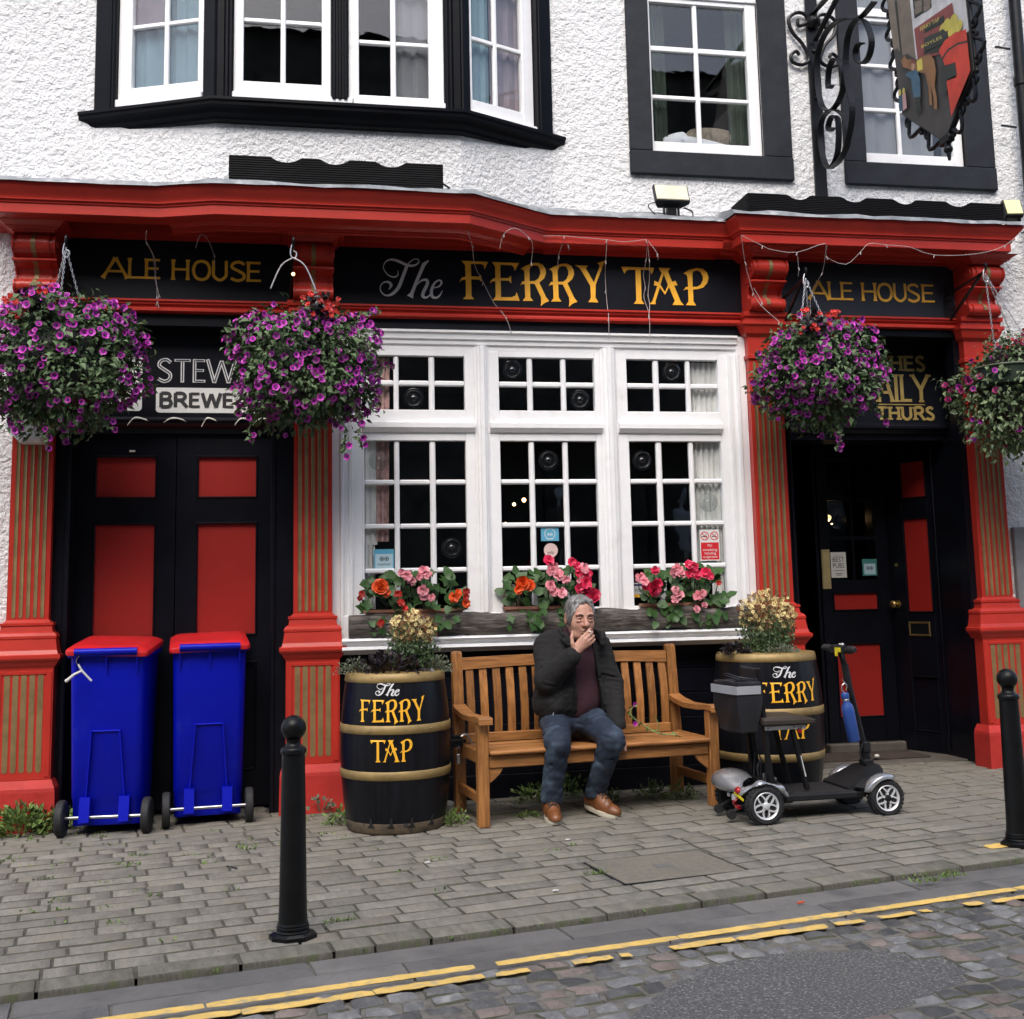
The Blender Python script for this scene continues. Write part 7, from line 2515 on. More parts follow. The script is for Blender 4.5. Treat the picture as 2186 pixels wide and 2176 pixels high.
def face_to(o, p, n, s=1.0, roll=None):
    n = Vector(n).normalized()
    q = n.to_track_quat('Z', 'Y')
    o.matrix_local = Matrix.Translation(p) @ q.to_matrix().to_4x4() @ Matrix.Rotation(roll if roll is not None else rnd.uniform(0, 6.28), 4, 'Z') @ Matrix.Diagonal((s, s, s, 1))


PET = [petunia_mesh('petunia', 'petunia'), petunia_mesh('petunia', 'petunia', .0205)]
MAG = [petunia_mesh('petunia', 'magenta', .023)]
RED_S = begonia_mesh('small_flower', 'red_fl', 3, .016, 2)


def basket(x, y, z, hook, rad, label, seed, leafm, flowers, nleaf, nfl, trails=(), bowl=False, lump=None, dark=None, hoopwire=False):
    q = random.Random(seed)
    t = thing('hanging_basket', label, 'hanging basket', (x, y, z), 0, 'hanging flower baskets')
    rx, ry, rz_ = rad
    hk = Vector(hook) - Vector((x, y, z))
    top = rz_ * .45
    mb = MB()
    mb.lathe([(1e-6, -.14), (.10, -.13), (.17, -.06), (.19, .04), (.192, .05), (.185, .05), (.16, .03), (1e-6, .02)], 24, Matrix.Translation((0, 0, top - .16)))
    mb.build('basket_bowl', 'leaf_purple' if not bowl else 'green_curtain', t, smooth=40)
    for k in range(3 if not hoopwire else 2):
        a = k * 2 * PI / 3 + .4 + seed
        e = Vector((.17 * math.cos(a), .17 * math.sin(a), top - .12))
        mb = MB()
        d = hk - e
        n = int(d.length / .017)
        if hoopwire:
            mb.tube(smooth_path([tuple(hk + Vector((0, 0, -.05))), tuple(hk + Vector(((-1 if k else 1) * .07, 0, -.10))), tuple(hk + Vector(((-1 if k else 1) * .13, 0, -.24)))], 5), .0045, 7)
        else:
            for i in range(n):
                p0 = e + d * (i / n)
                p1 = e + d * ((i + 1.25) / n)
                sd = Vector((0, 1, 0)) if i % 2 else Vector((1, 0, 0))
                c = (p0 + p1) / 2
                dd = (p1 - p0) / 2
                mb.tube([c + dd * math.cos(w_) + sd * .0052 * math.sin(w_) for w_ in [j * PI / 4 for j in range(8)]], .0021, 4, closed=True)
        mb.build('chain', 'chain', t)
    mb = MB()
    mb.tube(smooth_path([tuple(hk + Vector(v)) for v in ((0, 0, -.01), (.018, 0, -.02), (.016, 0, -.045), (0, 0, -.055), (-.016, 0, -.03), (-.010, 0, .02), (0, 0, .035))], 3), .0042, 6)
    mb.build('hook', 'chain', t)
    ph = [q.uniform(0, 6.28) for _ in range(6)]

    def shape(d):
        """radius of the leafy mass in direction d"""
        az = math.atan2(d.x, -d.y)
        l_ = 1 + .09 * math.sin(3 * az + ph[0] + 2 * d.z) + .07 * math.sin(5 * az + ph[1] - 3 * d.z) + .06 * math.sin(7 * d.z + ph[2])
        if lump: l_ *= lump(d)
        if d.z > .3: l_ *= 1 - .10 * (d.z - .3)
        return Vector((d.x * rx * l_, d.y * ry * l_, d.z * rz_ * l_))
    core = MB()  # added dark core that stops the leaf mass being seen through
    core.sphere((0, 0, -.02), 1, 18, 12, (rx * .70, ry * .70, rz_ * .72))
    core.build('dark_core', 'leaf_purple', t, smooth='all')
    fo = MB()
    for i in range(nleaf):
        d = rvec(q)
        f = q.uniform(.66, 1.03) if q.random() < .9 else q.uniform(1.0, 1.13)
        p = shape(d) * f
        out = Vector((d.x, d.y, d.z * .4 - .15)).normalized()
        ld = (out * .7 + rvec(q) * .75 + Vector((0, 0, -.25))).normalized()
        up = (out * .6 + Vector((0, 0, .8)) + rvec(q) * .5).normalized()
        l_ = q.uniform(.028, .056)
        add_leaf(fo, p, ld, up, l_, l_ * q.uniform(.5, .72), .2)
    for tr in trails:      # hanging shoots
        a, b = Vector(tr[0]), Vector(tr[1])
        n = int((b - a).length / .011)
        path = [a + (b - a) * (i / n) + Vector((.02 * math.sin(i * .35 + tr[0][0] * 9), .015 * math.cos(i * .4), 0)) for i in range(n + 1)]
        fo.tube(path, .0022, 4)
        for p in path:
            for _ in range(2):
                l_ = q.uniform(.022, .042)
                ld = (rvec(q) + Vector((0, 0, -.5))).normalized()
                add_leaf(fo, p, ld, (rvec(q) + Vector((0, -.6, .6))).normalized(), l_, l_ * .6, .2)
    fo.build('foliage', leafm, t, kind='stuff', fix=False)
    if dark:
        fo = MB()
        for i in range(dark[1]):
            p = Vector(dark[0]) + rvec(q) * q.uniform(.02, 1) * dark[2]
            ld = (Vector((0, -.6, .2)) + rvec(q)).normalized()
            l_ = q.uniform(.03, .05)
            add_leaf(fo, p, ld, (Vector((0, -.5, .8)) + rvec(q) * .4).normalized(), l_, l_ * .75, .1)
        fo.build('dark_foliage', 'leaf_purple', t, kind='stuff', fix=False)
        for i in range(14):
            o = link('small_flower', RED_S, t)
            p = Vector(dark[0]) + Vector((q.uniform(-1, 1) * dark[2] * 1.3, -q.uniform(.3, 1) * dark[2], q.uniform(-.8, .8) * dark[2]))
            face_to(o, p, (q.uniform(-.5, .5), -1, q.uniform(-.2, .6)), q.uniform(.8, 1.3))
    placed = []
    tries = 0
    while len(placed) < nfl and tries < 6000:
        tries += 1
        d = rvec(q)
        if d.y > .45 or d.z > .93: continue
        if d.y > .3 and abs(d.x) < .7: continue
        if d.z < -.75 and q.random() < .6: continue
        p = shape(d) * q.uniform(.98, 1.09)
        if any((p - w_).length < .024 for w_ in placed): continue
        placed.append(p)
        o = link('petunia', flowers[q.randrange(len(flowers))], t)
        nn = Vector((d.x * .7, d.y * .7 - .7, d.z * .3 + .05)) + rvec(q) * .5
        face_to(o, p, nn, q.uniform(.78, 1.12))
    for tr in trails:
        for f in (.55, .85, 1.0):
            p = Vector(tr[0]).lerp(Vector(tr[1]), f) + rvec(q) * .02
            o = link('petunia', flowers[0], t)
            face_to(o, p, (q.uniform(-.6, .6), -1, q.uniform(-.6, .3)), q.uniform(.75, 1.0))
    return t


def lean(dx, dz): return lambda d: 1 + dx * d.x + dz * d.z


basket(-1.285, -.42, 2.630, (-1.285, -.42, 3.285), (.435, .38, .400), 'leftmost hanging basket of purple petunias in front of the white alarm box', 21, 'leaf', PET, 6500, 270,
       trails=[((-1.37, -.05, -.36 - 0) if 0 else (-.06, -.15, -.34), (-.03, -.12, -.50)), ((.26, -.16, -.30), (.30, -.14, -.40)), ((-.22, -.15, -.30), (-.20, -.14, -.44))],
       dark=((-.10, -.24, .27), 260, .115))
basket(.045, -.42, 2.625, (-.010, -.42, 3.320), (.405, .36, .360), 'second hanging basket of purple petunias, trailing over the corner of the shop window', 33, 'leaf', PET, 6500, 255,
       trails=[((.29, -.18, -.18), (.34, -.16, -.50)), ((.20, -.18, -.22), (.25, -.16, -.54)), ((-.29, -.16, -.18), (-.275, -.15, -.46)), ((.38, -.1, -.05), (.50, -.12, -.02)), ((.28, -.1, .26), (.43, -.12, .31))],
       dark=((.10, -.22, .30), 110, .085), hoopwire=True)
basket(3.265, -.42, 2.625, (3.215, -.42, 3.235), (.390, .34, .340), 'third hanging basket of purple petunias, over the left side of the right doorway', 47, 'leaf', PET, 6000, 225,
       trails=[((.02, -.18, -.36), (.03, -.16, -.50)), ((.30, -.16, -.22), (.36, -.15, -.34)), ((-.38, -.12, .05), (-.46, -.12, .10))], dark=((-.14, -.26, .25), 200, .11),
       lump=lambda d: 1 - .12 * max(0, -d.z - .55) + .04 * d.x)
basket(4.720, -.42, 2.540, (4.485, -.42, 3.305), (.465, .38, .440), 'rightmost hanging basket with pale leaves and crimson petunias, its green bowl showing', 59, 'leaf_light', MAG + [PET[0]], 5600, 90,
       trails=[((.16, -.16, -.34), (.20, -.15, -.62)), ((.26, -.16, -.28), (.30, -.15, -.60)), ((.05, -.16, -.36), (.08, -.15, -.48))], bowl=True,
       lump=lambda d: (1 if d.z < .22 else .78) * (1 + .02 * d.x))
mb = MB()    # green trough wall of the right basket, showing through
mb.lathe([(.18, -.10), (.205, .0), (.21, .012), (.20, .012)], 28)
o_ = mb.build('bowl_rim', 'green_curtain', bpy.data.objects['hanging_basket.003'], smooth=40)
o_.location = (-.17, -.10, .10); o_.scale = (1.1, 1, 1)
mb = MB(); mb.tube([(.212 * math.cos(a), .212 * math.sin(a), .012) for a in [i * 2 * PI / 28 for i in range(28)]], .006, 6, closed=True)
o_ = mb.build('bowl_lip', 'leaf_grey', bpy.data.objects['hanging_basket.003'], smooth=True); o_.location = (-.17, -.10, .10); o_.scale = (1.1, 1, 1)
fo = MB()
qq = random.Random(4)
for i in range(420):
    p = Vector((-.12 + qq.uniform(-.24, .30), -.10 + qq.uniform(-.12, .1), .18 + qq.uniform(0, .18) * (1 - abs(qq.uniform(-.6, .6)))))
    l_ = qq.uniform(.020, .034)
    add_leaf(fo, p, (rvec(qq) + Vector((0, -.4, .2))).normalized(), (rvec(qq) * .5 + Vector((0, -.4, .8))).normalized(), l_, l_ * .6)
fo.build('upper_foliage', 'leaf', bpy.data.objects['hanging_basket.003'], kind='stuff', fix=False)
for i in range(30):
    o = link('small_flower', RED_S, bpy.data.objects['hanging_basket.003'])
    face_to(o, Vector((-.12 + qq.uniform(-.24, .32), -.16 + qq.uniform(-.08, .02), .19 + qq.uniform(0, .15))), (qq.uniform(-.5, .5), -1, qq.uniform(-.2, .6)), qq.uniform(.55, .8))
# wall brackets of the baskets
for k, (hx, hz, wx, lab) in enumerate(((-1.285, 3.285, -1.36, 'black basket bracket at the left end of the left name board'), (-.010, 3.320, -.03, 'black basket bracket left of the second pilaster'),
                                       (3.215, 3.235, 3.26, 'black scrolled basket bracket left of the right name board'), (4.485, 3.305, 4.50, 'black scrolled basket bracket right of the right name board'))):
    t = thing('basket_bracket', lab, 'bracket', (wx, .098, hz - .12), 0, 'iron brackets of the hanging baskets')
    dx = hx - wx
    mb = MB(); mb.box(-.014, .014, -.008, .0, -.13, .20, .002); mb.build('wall_plate', 'iron', t)
    mb = MB(); mb.bar((0, -.004, .10), (dx, -.51, .135), .014, .014); mb.bar((0, -.004, -.10), (dx * .9, -.46, .125), .014, .014); mb.build('arm', 'iron', t)
    mb = MB(); mb.tube(smooth_path([(dx * .97, -.50, .135), (dx, -.525, .15), (dx, -.535, .175), (dx, -.52, .19), (dx, -.51, .175)], 3), .008, 6)
    mb.tube(smooth_path([(0, -.02, .06), (dx * .15, -.09, .05), (dx * .22, -.12, .01), (dx * .18, -.09, -.02), (dx * .12, -.06, .0)], 3), .006, 6); mb.build('scroll', 'iron', t, smooth=True)
bl_ = MB(); bl_.sphere((-.01, -.44, 3.165), .011, 10, 8)
tag(bl_.build('small_bulb', 'bulb_dim', smooth='all'), 'small warm bulb hanging under the second basket bracket', 'bulb')

# ---- log with flower troughs on the window sill
lg = MB()
rings = []
lq = random.Random(9)
NL = 64
for i in range(NL + 1):
    x = .327 + (2.90 - .327) * i / NL
    zc = 1.097 + .006 * math.sin(i * .5) + .004 * i / NL
    ring = []
    for k in range(18):
        a = 2 * PI * k / 18
        r = .073 + .005 * math.sin(i * .9 + 2 * a) + .0045 * math.sin(i * .37 - 3 * a) + lq.uniform(-.0035, .0035)
        if math.sin(a) > .75: r *= .93
        ring.append((x + (lq.uniform(-.004, .004) if 0 < i < NL else 0), -.006 + r * .80 * math.cos(a), zc + r * 1.0 * math.sin(a)))
    rings.append(ring)
lg.loft(rings)
tag(lg.build('log', 'bark', None, smooth=50), 'long weathered log laid along the window sill under the flower troughs', 'log')


def bleaf_mesh(seed, m_='leaf_big', ivy=False):
    q = random.Random(seed)
    mb = MB()
    n = 9
    o = []
    for i in range(n):
        a = -PI * .92 + 2 * PI * .92 * i / (n - 1)
        r = .5 * (1 + .12 * math.sin(a * 3 + seed)) * (1.25 if i == n // 2 else 1)
        if ivy: r *= (1.2 if i % 2 == 0 else .72)
        o.append((r * math.sin(a) * .92, .35 + r * math.cos(a), .05 * math.cos(a * 2 + seed) + q.uniform(-.04, .04)))
    mb.v = [(0, 0, 0)] + [(0, .42, -.06)] + o
    mb.f = [(1, 2 + i, 3 + i) for i in range(n - 1)] + [(0, 1, 2 + n - 1), (0, 2, 1)]
    mb.m = [0] * len(mb.f)
    return mb.mesh('leaf', m_, smooth='all', fix=False)


BLV = [bleaf_mesh(k) for k in range(4)]
IVY = [bleaf_mesh(10 + k, 'leaf_big', True) for k in range(2)]
BG = {}
for key, m_, r, ly in (('orange_big', 'orange_fl', .047, 5), ('orange', 'orange_fl', .032, 3), ('pink', 'pink_fl', .034, 3), ('hot', 'hot_fl', .036, 3), ('hot_big', 'hot_fl', .047, 5), ('red', 'red_fl', .026, 3)):
    BG[key] = [begonia_mesh('begonia_flower', m_, 40 + i + len(BG) * 3, r, ly) for i in range(2)]


def flower_trough(x0, x1, label, blooms, seed, nl, ivy=(0, 0)):
    q = random.Random(seed)
    cx = (x0 + x1) / 2
    t = thing('flower_trough', label, 'flower trough', (cx, .045, 1.122), 0, 'terracotta troughs of begonias on the sill')
    L_ = (x1 - x0) / 2
    mb = MB()
    mb.loft([rrect(2 * L_ - .03, -.045, .045, .03, .0), rrect(2 * L_, -.06, .06, .03, .055), rrect(2 * L_ + .02, -.068, .068, .035, .057), rrect(2 * L_ + .02, -.068, .068, .035, .074), rrect(2 * L_ - .01, -.055, .055, .03, .074), rrect(2 * L_ - .01, -.055, .055, .03, .06)])
    mb.build('trough', 'terracotta', t, smooth=35)
    tops = []
    for k in range(nl):
        u = q.uniform(-1, 1)
        hgt = q.uniform(.03, .27) * (1 - .35 * abs(u) ** 3)
        p = Vector((u * L_ * 1.02, q.uniform(-.13, .03), .045 + hgt))
        o = link('leaf', (IVY if q.random() < ivy[0] else BLV)[q.randrange(2)], t)
        s = q.uniform(.045, .085)
        nn = Vector((q.uniform(-.6, .6), -1 + q.uniform(-.2, .5), q.uniform(.1, 1.0)))
        face_to(o, p, nn, s, q.uniform(0, 6.28))
    for k in range(int(nl * .35)):     # overhanging lower leaves
        u = q.uniform(-1, .9)
        o = link('leaf', (IVY if q.random() < ivy[1] else BLV)[q.randrange(2)], t)
        face_to(o, Vector((u * L_, q.uniform(-.15, -.08), q.uniform(-.05, .06))), (q.uniform(-.4, .4), -1, q.uniform(-.1, .5)), q.uniform(.04, .065), PI + q.uniform(-.5, .5))
    st = MB()
    for key, x, z, s in blooms:
        p = Vector((x - cx, -.155 + q.uniform(-.01, .02), z - 1.122))
        o = link('begonia_flower', BG[key][q.randrange(2)], t)
        face_to(o, p, (q.uniform(-.35, .35), -1, q.uniform(-.1, .45)), s * 1.06)
        st.tube(smooth_path([(q.uniform(-.5, .5) * .2 + (x - cx) * .7, -.02, .05), ((x - cx) * .95, -.10, (z - 1.15) * .6 + .02), (p.x, p.y + .02, p.z - .01)], 3), .003, 5)
    st.build('flower_stem', 'stem', t)
    return t


flower_trough(.43, 1.03, 'left trough of begonias with a big orange bloom, above the left barrel',
              [('orange_big', .512, 1.332, 1.05), ('pink', .672, 1.398, .95), ('pink', .645, 1.412, .8), ('pink', .778, 1.425, .95), ('pink', .752, 1.395, .8), ('pink', .770, 1.308, 1.0), ('pink', .775, 1.275, .8), ('orange', .959, 1.262, 1.0), ('red', 1.033, 1.295, .9), ('red', 1.030, 1.262, .8),
               ('orange', 1.034, 1.222, .85), ('red', .516, 1.118, .95), ('red', .400, 1.292, .8), ('red', .390, 1.27, .7), ('red', .62, 1.29, .9), ('red', .635, 1.235, .9), ('orange', .545, 1.300, .9), ('pink', .70, 1.365, .8), ('pink', .80, 1.40, .8), ('red', .66, 1.20, .8), ('orange', .985, 1.285, .8), ('pink', .82, 1.265, .7)], 71, 84, (.55, .8))
flower_trough(1.30, 1.80, 'middle trough of pink and cerise begonias behind the seated man',
              [('orange_big', 1.385, 1.340, .95), ('orange_big', 1.43, 1.325, .75), ('hot', 1.556, 1.476, .95), ('pink', 1.575, 1.415, 1.0), ('pink', 1.615, 1.385, 1.05), ('pink', 1.56, 1.322, 1.0), ('pink', 1.585, 1.285, .9), ('pink', 1.628, 1.275, 1.0), ('hot', 1.70, 1.462, .8), ('hot', 1.735, 1.43, .9),
               ('pink', 1.776, 1.424, 1.0), ('hot', 1.785, 1.335, 1.05), ('pink', 1.755, 1.355, .8), ('hot', 1.745, 1.30, .9), ('hot_big', 1.832, 1.252, 1.05), ('pink', 1.66, 1.355, .8), ('hot', 1.80, 1.39, .9), ('pink', 1.59, 1.44, .8), ('hot', 1.74, 1.39, .8), ('hot_big', 1.79, 1.305, .8), ('orange', 1.36, 1.30, .9)], 72, 92, (.25, .7))
flower_trough(2.19, 2.74, 'right trough of cerise and pink begonias beside the no smoking notice',
              [('pink', 2.140, 1.362, .95), ('pink', 2.165, 1.335, .8), ('hot_big', 2.226, 1.292, 1.15), ('hot', 2.185, 1.31, .9), ('hot', 2.240, 1.402, .8), ('pink', 2.385, 1.412, 1.0), ('pink', 2.355, 1.385, .9), ('pink', 2.385, 1.245, 1.0), ('pink', 2.365, 1.275, .8), ('hot', 2.49, 1.420, .9),
               ('hot', 2.47, 1.385, 1.0), ('hot', 2.515, 1.37, .9), ('hot', 2.578, 1.382, .95), ('pink', 2.513, 1.24, 1.0), ('pink', 2.545, 1.25, .8), ('red', 2.655, 1.318, .7), ('pink', 2.503, 1.155, .7), ('pink', 2.56, 1.18, .6), ('hot', 2.255, 1.32, .9), ('pink', 2.41, 1.38, .9), ('hot', 2.46, 1.435, .8), ('pink', 2.36, 1.22, .8), ('hot', 2.60, 1.36, .7)], 73, 92, (.05, .1))

# ---- plants in the barrels
def daisy_mesh(name, m_, r):
    mb = MB()
    for i in range(6):
        a = 2 * PI * i / 6
        d = Vector((math.cos(a), math.sin(a), .25))
        s = Vector((-math.sin(a), math.cos(a), 0))
        o = len(mb.v)
        mb.v += [tuple(d * r * .15), tuple(d * r * .6 - s * r * .3), tuple(d * r * 1.0), tuple(d * r * .6 + s * r * .3)]
        mb.f.append((o, o + 1, o + 2, o + 3)); mb.m.append(0)
    return mb.mesh(name, m_, fix=False)


CRM = daisy_mesh('daisy', 'cream_fl', .0145)
BRN = daisy_mesh('seed_head', 'brown_fl', .012)


def daisy_clump(x, y, z0, cx, cz, rx, rz_, label, seed, n_fl, n_br, spread=.8):
    q = random.Random(seed)
    t = thing('daisy_plant', label, 'plant', (x, y, z0))
    st = MB()
    heads = []
    for k in range(n_fl + n_br):
        while True:
            u, v, w_ = q.uniform(-1, 1), q.uniform(-1, 1), q.uniform(-1, 1)
            if u * u + v * v + w_ * w_ < 1 and (v < .3) and (w_ > -.97): break
        p = Vector((cx - x + u * rx, v * rx * .8, cz - z0 + w_ * rz_))
        heads.append(p)
        b = Vector((u * rx * .75, v * rx * .6, 0))
        if k % 3 == 0: st.tube([b, b.lerp(p, .5) + Vector((q.uniform(-.03, .03), q.uniform(-.03, .03), .0)), p], [.0015, .0011, .0008], 4)
        o = link('daisy' if k < n_fl else 'seed_head', CRM if k < n_fl else BRN, t)
        face_to(o, p, (q.uniform(-.8, .8), -1, q.uniform(-.5, .9)), q.uniform(.7, 1.25))
    for k in range(1700):
        p = heads[q.randrange(len(heads))]
        f = q.uniform(.1, .85)
        pp = Vector((p.x * (.75 + .25 * f), p.y * (.7 + .3 * f), p.z * f)) + rvec(q) * .035
        l_ = q.uniform(.016, .036)
        add_leaf(st, pp, (rvec(q) + Vector((0, -.2, .25))).normalized(), rvec(q), l_, l_ * .42)
    st.build('stems', 'leaf', t, kind='stuff', fix=False)


daisy_clump(.64, -.58, .84, .660, 1.090, .140, .105, 'cream and brown daisies going over in the left barrel', 81, 150, 200)
daisy_clump(2.86, -.34, .87, 2.872, 1.130, .190, .140, 'tall cream and brown daisies going over in the right barrel', 82, 250, 340)


def tuft(name, label, cat, x, y, z, r, n, m_, seed, sq=(1, 1, 1), lsz=(.02, .035), asp=.6, up=.4, group=None, stems=0):
    q = random.Random(seed)
    mb = MB()
    for k in range(n):
        d = rvec(q)
        d.z = abs(d.z) if up > 0 else d.z
        p = Vector((d.x * r * sq[0], d.y * r * sq[1], d.z * r * sq[2])) * q.uniform(.35, 1)
        l_ = q.uniform(*lsz)
        add_leaf(mb, p, (d + Vector((0, -.3, up)) + rvec(q) * .6).normalized(), (Vector((0, -.5, .9)) + rvec(q) * .6).normalized(), l_, l_ * asp)
    for k in range(stems):
        d = rvec(q)
        p = Vector((d.x * r * sq[0], d.y * r * sq[1], abs(d.z) * r * sq[2]))
        mb.tube([Vector((p.x * .2, p.y * .2, -.01)), p * .6 + Vector((0, 0, .01)), p], .0016, 4)
    o = mb.build(name, m_, None, fix=False)
    o.location = (x, y, z)
    tag(o, label, cat, group)
    return o


tuft('dark_leaf_plant', 'almost black leafy plant spilling over the front of the left barrel', 'plant', .545, -.66, .835, .165, 230, 'leaf_purple', 91, (1.25, .95, .75), (.035, .055), .85, .2)
tuft('trailing_plant', 'grey green trailing plant on the left rim of the left barrel', 'plant', .335, -.60, .85, .105, 330, 'leaf_grey', 92, (1.1, 1, .85), (.010, .020), .7, .3, None, 20)
tuft('trailing_plant', 'grey green trailing plant on the right rim of the left barrel', 'plant', .790, -.62, .85, .10, 330, 'leaf_grey', 93, (.95, 1, .95), (.010, .020), .7, .3, None, 20)
tuft('dark_leaf_plant', 'dark purple leafy plant on the left rim of the right barrel', 'plant', 2.615, -.44, .885, .085, 150, 'leaf_purple', 94, (1.1, .9, .75), (.022, .036), .8, .2)
tuft('trailing_plant', 'grey green trailing plant at the foot of the tall daisies in the right barrel', 'plant', 2.90, -.48, .87, .10, 260, 'leaf_grey', 95, (1.2, .8, .7), (.012, .022), .7, .3, None, 12)
# petunia sprig dropped on the bench
t = thing('sprig', 'broken green petunia sprig lying on the right of the bench seat', 'sprig', (2.05, -.42, .425))
mb = MB()
pth = smooth_path([(.16, -.10, .012), (.06, -.05, .02), (-.03, .02, .075), (-.08, .06, .13), (-.045, .07, .175)], 5)
mb.tube(pth, .004, 6)
mb.tube(smooth_path([(.06, -.05, .02), (.08, .02, .07), (.07, .04, .11)], 4), .003, 5)
q = random.Random(3)
for p in pth[::2]:
    for _ in range(2): add_leaf(mb, Vector(p), rvec(q), (rvec(q) + Vector((0, -.5, .8))).normalized(), q.uniform(.022, .034), .016)
mb.build('stem', 'weed', t, fix=False)
for p in ((-.045, .065, .178), (-.07, -.01, .075)):
    o = link('petunia', PET[0], t); face_to(o, Vector(p), (.2, -1, .2), .7)

# ---- weeds
WG = 'weeds growing against the pub front'
for k, (x, y, r, n, sz, lab) in enumerate(((-1.50, -.10, .17, 330, (.026, .055), 'big leafy weed at the foot of the leftmost pilaster'), (-1.34, -.04, .13, 220, (.026, .05), 'weed between the leftmost pilaster and the left bin'),
                                           (.26, -.42, .09, 90, (.018, .032), 'weed at the left foot of the left barrel'), (.86, -.66, .085, 110, (.016, .03), 'weed between the left barrel and the bench leg'),
                                           (1.40, -.14, .12, 120, (.02, .036), 'tall weed under the bench left of the man'), (1.62, -.06, .15, 170, (.02, .036), 'weed under the bench between the man\'s legs'),
                                           (1.85, -.30, .08, 70, (.014, .026), 'low weed under the bench right of the man'), (2.12, -.26, .11, 130, (.016, .028), 'weed under the right half of the bench'),
                                           (1.30, -.58, .07, 90, (.012, .022), 'low weed in front of the bench beside the right shoe'), (2.28, -.36, .10, 120, (.015, .028), 'weed beside the right back leg of the bench'))):
    tuft('weed', lab, 'weed', x, y, g(x), r, n, 'weed', 200 + k, (1.1, .7, 1.0 if k != 8 else .4), sz, .65, .5, WG, 8)
tuft('weed', 'single pale ivy shoot at the foot of the second pilaster', 'weed', .16, -.10, g(.1) + .03, .07, 16, 'leaf_grey', 230, (1, .5, 1.2), (.02, .04), .9, .4, WG, 5)
mo = MB()
q = random.Random(17)
for k in range(170):
    u, v = q.uniform(-.9, 2.6), q.uniform(.4, 3.0)
    w_ = (1.0 if u < 1.1 else .35) * (min(1, v / 2))
    if q.random() > w_: continue
    p = kp(u, v)
    if p.y > .05: continue
    if .3 < p.x < .85 and p.y > -.85: continue
    for j in range(q.randrange(4, 14)):
        pp = p + Vector((q.uniform(-.045, .045), q.uniform(-.018, .018), 0))
        l_ = q.uniform(.008, .022)
        add_leaf(mo, pp, (rvec(q) + Vector((0, -.1, 1.0))).normalized(), rvec(q), l_, l_ * .55)
for k in range(60):
    u = q.uniform(-.6, 5.2)
    p = kp(u, q.choice((.0, .19, .33)), -.01)
    for j in range(q.randrange(3, 9)):
        l_ = q.uniform(.008, .018)
        add_leaf(mo, p + Vector((q.uniform(-.03, .03), q.uniform(-.01, .01), 0)), (rvec(q) + Vector((0, -.1, .9))).normalized(), rvec(q), l_, l_ * .5)
for x, y in ((.18, -2.42), (1.33, -1.99), (2.75, -2.50), (2.60, -2.55)):
    for j in range(50):
        l_ = q.uniform(.015, .035)
        add_leaf(mo, Vector((x + q.uniform(-.06, .06), y + q.uniform(-.02, .02), g(x) - .005)), (rvec(q) + Vector((0, -.1, 1.2))).normalized(), rvec(q), l_, l_ * .25)
mo.build('joint_weeds', 'weed', None, kind='stuff', fix=False)
# litter: cigarette ends and paper scraps
for k, (x, y, m_, lab) in enumerate(((1.99, -2.67, 'orange_fl', 'orange cigarette end in the gutter below the access cover'), (.45, -2.42, 'paper', 'flat white scrap in the gutter right of the near bollard'), (.62, -1.55, 'paper', 'white scrap on the paving in front of the left barrel'),
                                     (1.08, -2.25, 'paper', 'white scrap on the paving left of the access cover'), (3.55, -.55, 'paper', 'white scrap on the paving below the right door'), (3.98, .50, 'tie', 'white crumpled scrap on the brown door mat'), (-.28, -1.35, 'ink', 'black sliver of plastic on the paving left of the near bollard'),
                                     (1.36, -1.28, 'paper', 'white scrap on the paving in front of the right shoe'))):
    mb = MB()
    if k == 0: mb.tube([(-.018, -.004, .004), (.014, .005, .005)], .004, 8)
    elif k == 5: mb.sphere((0, 0, .014), .016, 8, 6, (1.2, 1, .8))
    elif k == 6: mb.tube([(-.03, .03, .003), (.02, -.03, .003)], .004, 5)
    else: mb.prism([(-.014, -.007), (.011, -.009), (.016, .004), (-.004, .010)], [], lambda u, v, d: (u, v, d), 0.001, .004)
    o = mb.build('litter', m_)
    o.location = (x, y, g(x) + (ROAD + .006 if k in (0, 1) else .006 if k != 5 else .03))
    tag(o, lab, 'litter', 'scraps of litter')

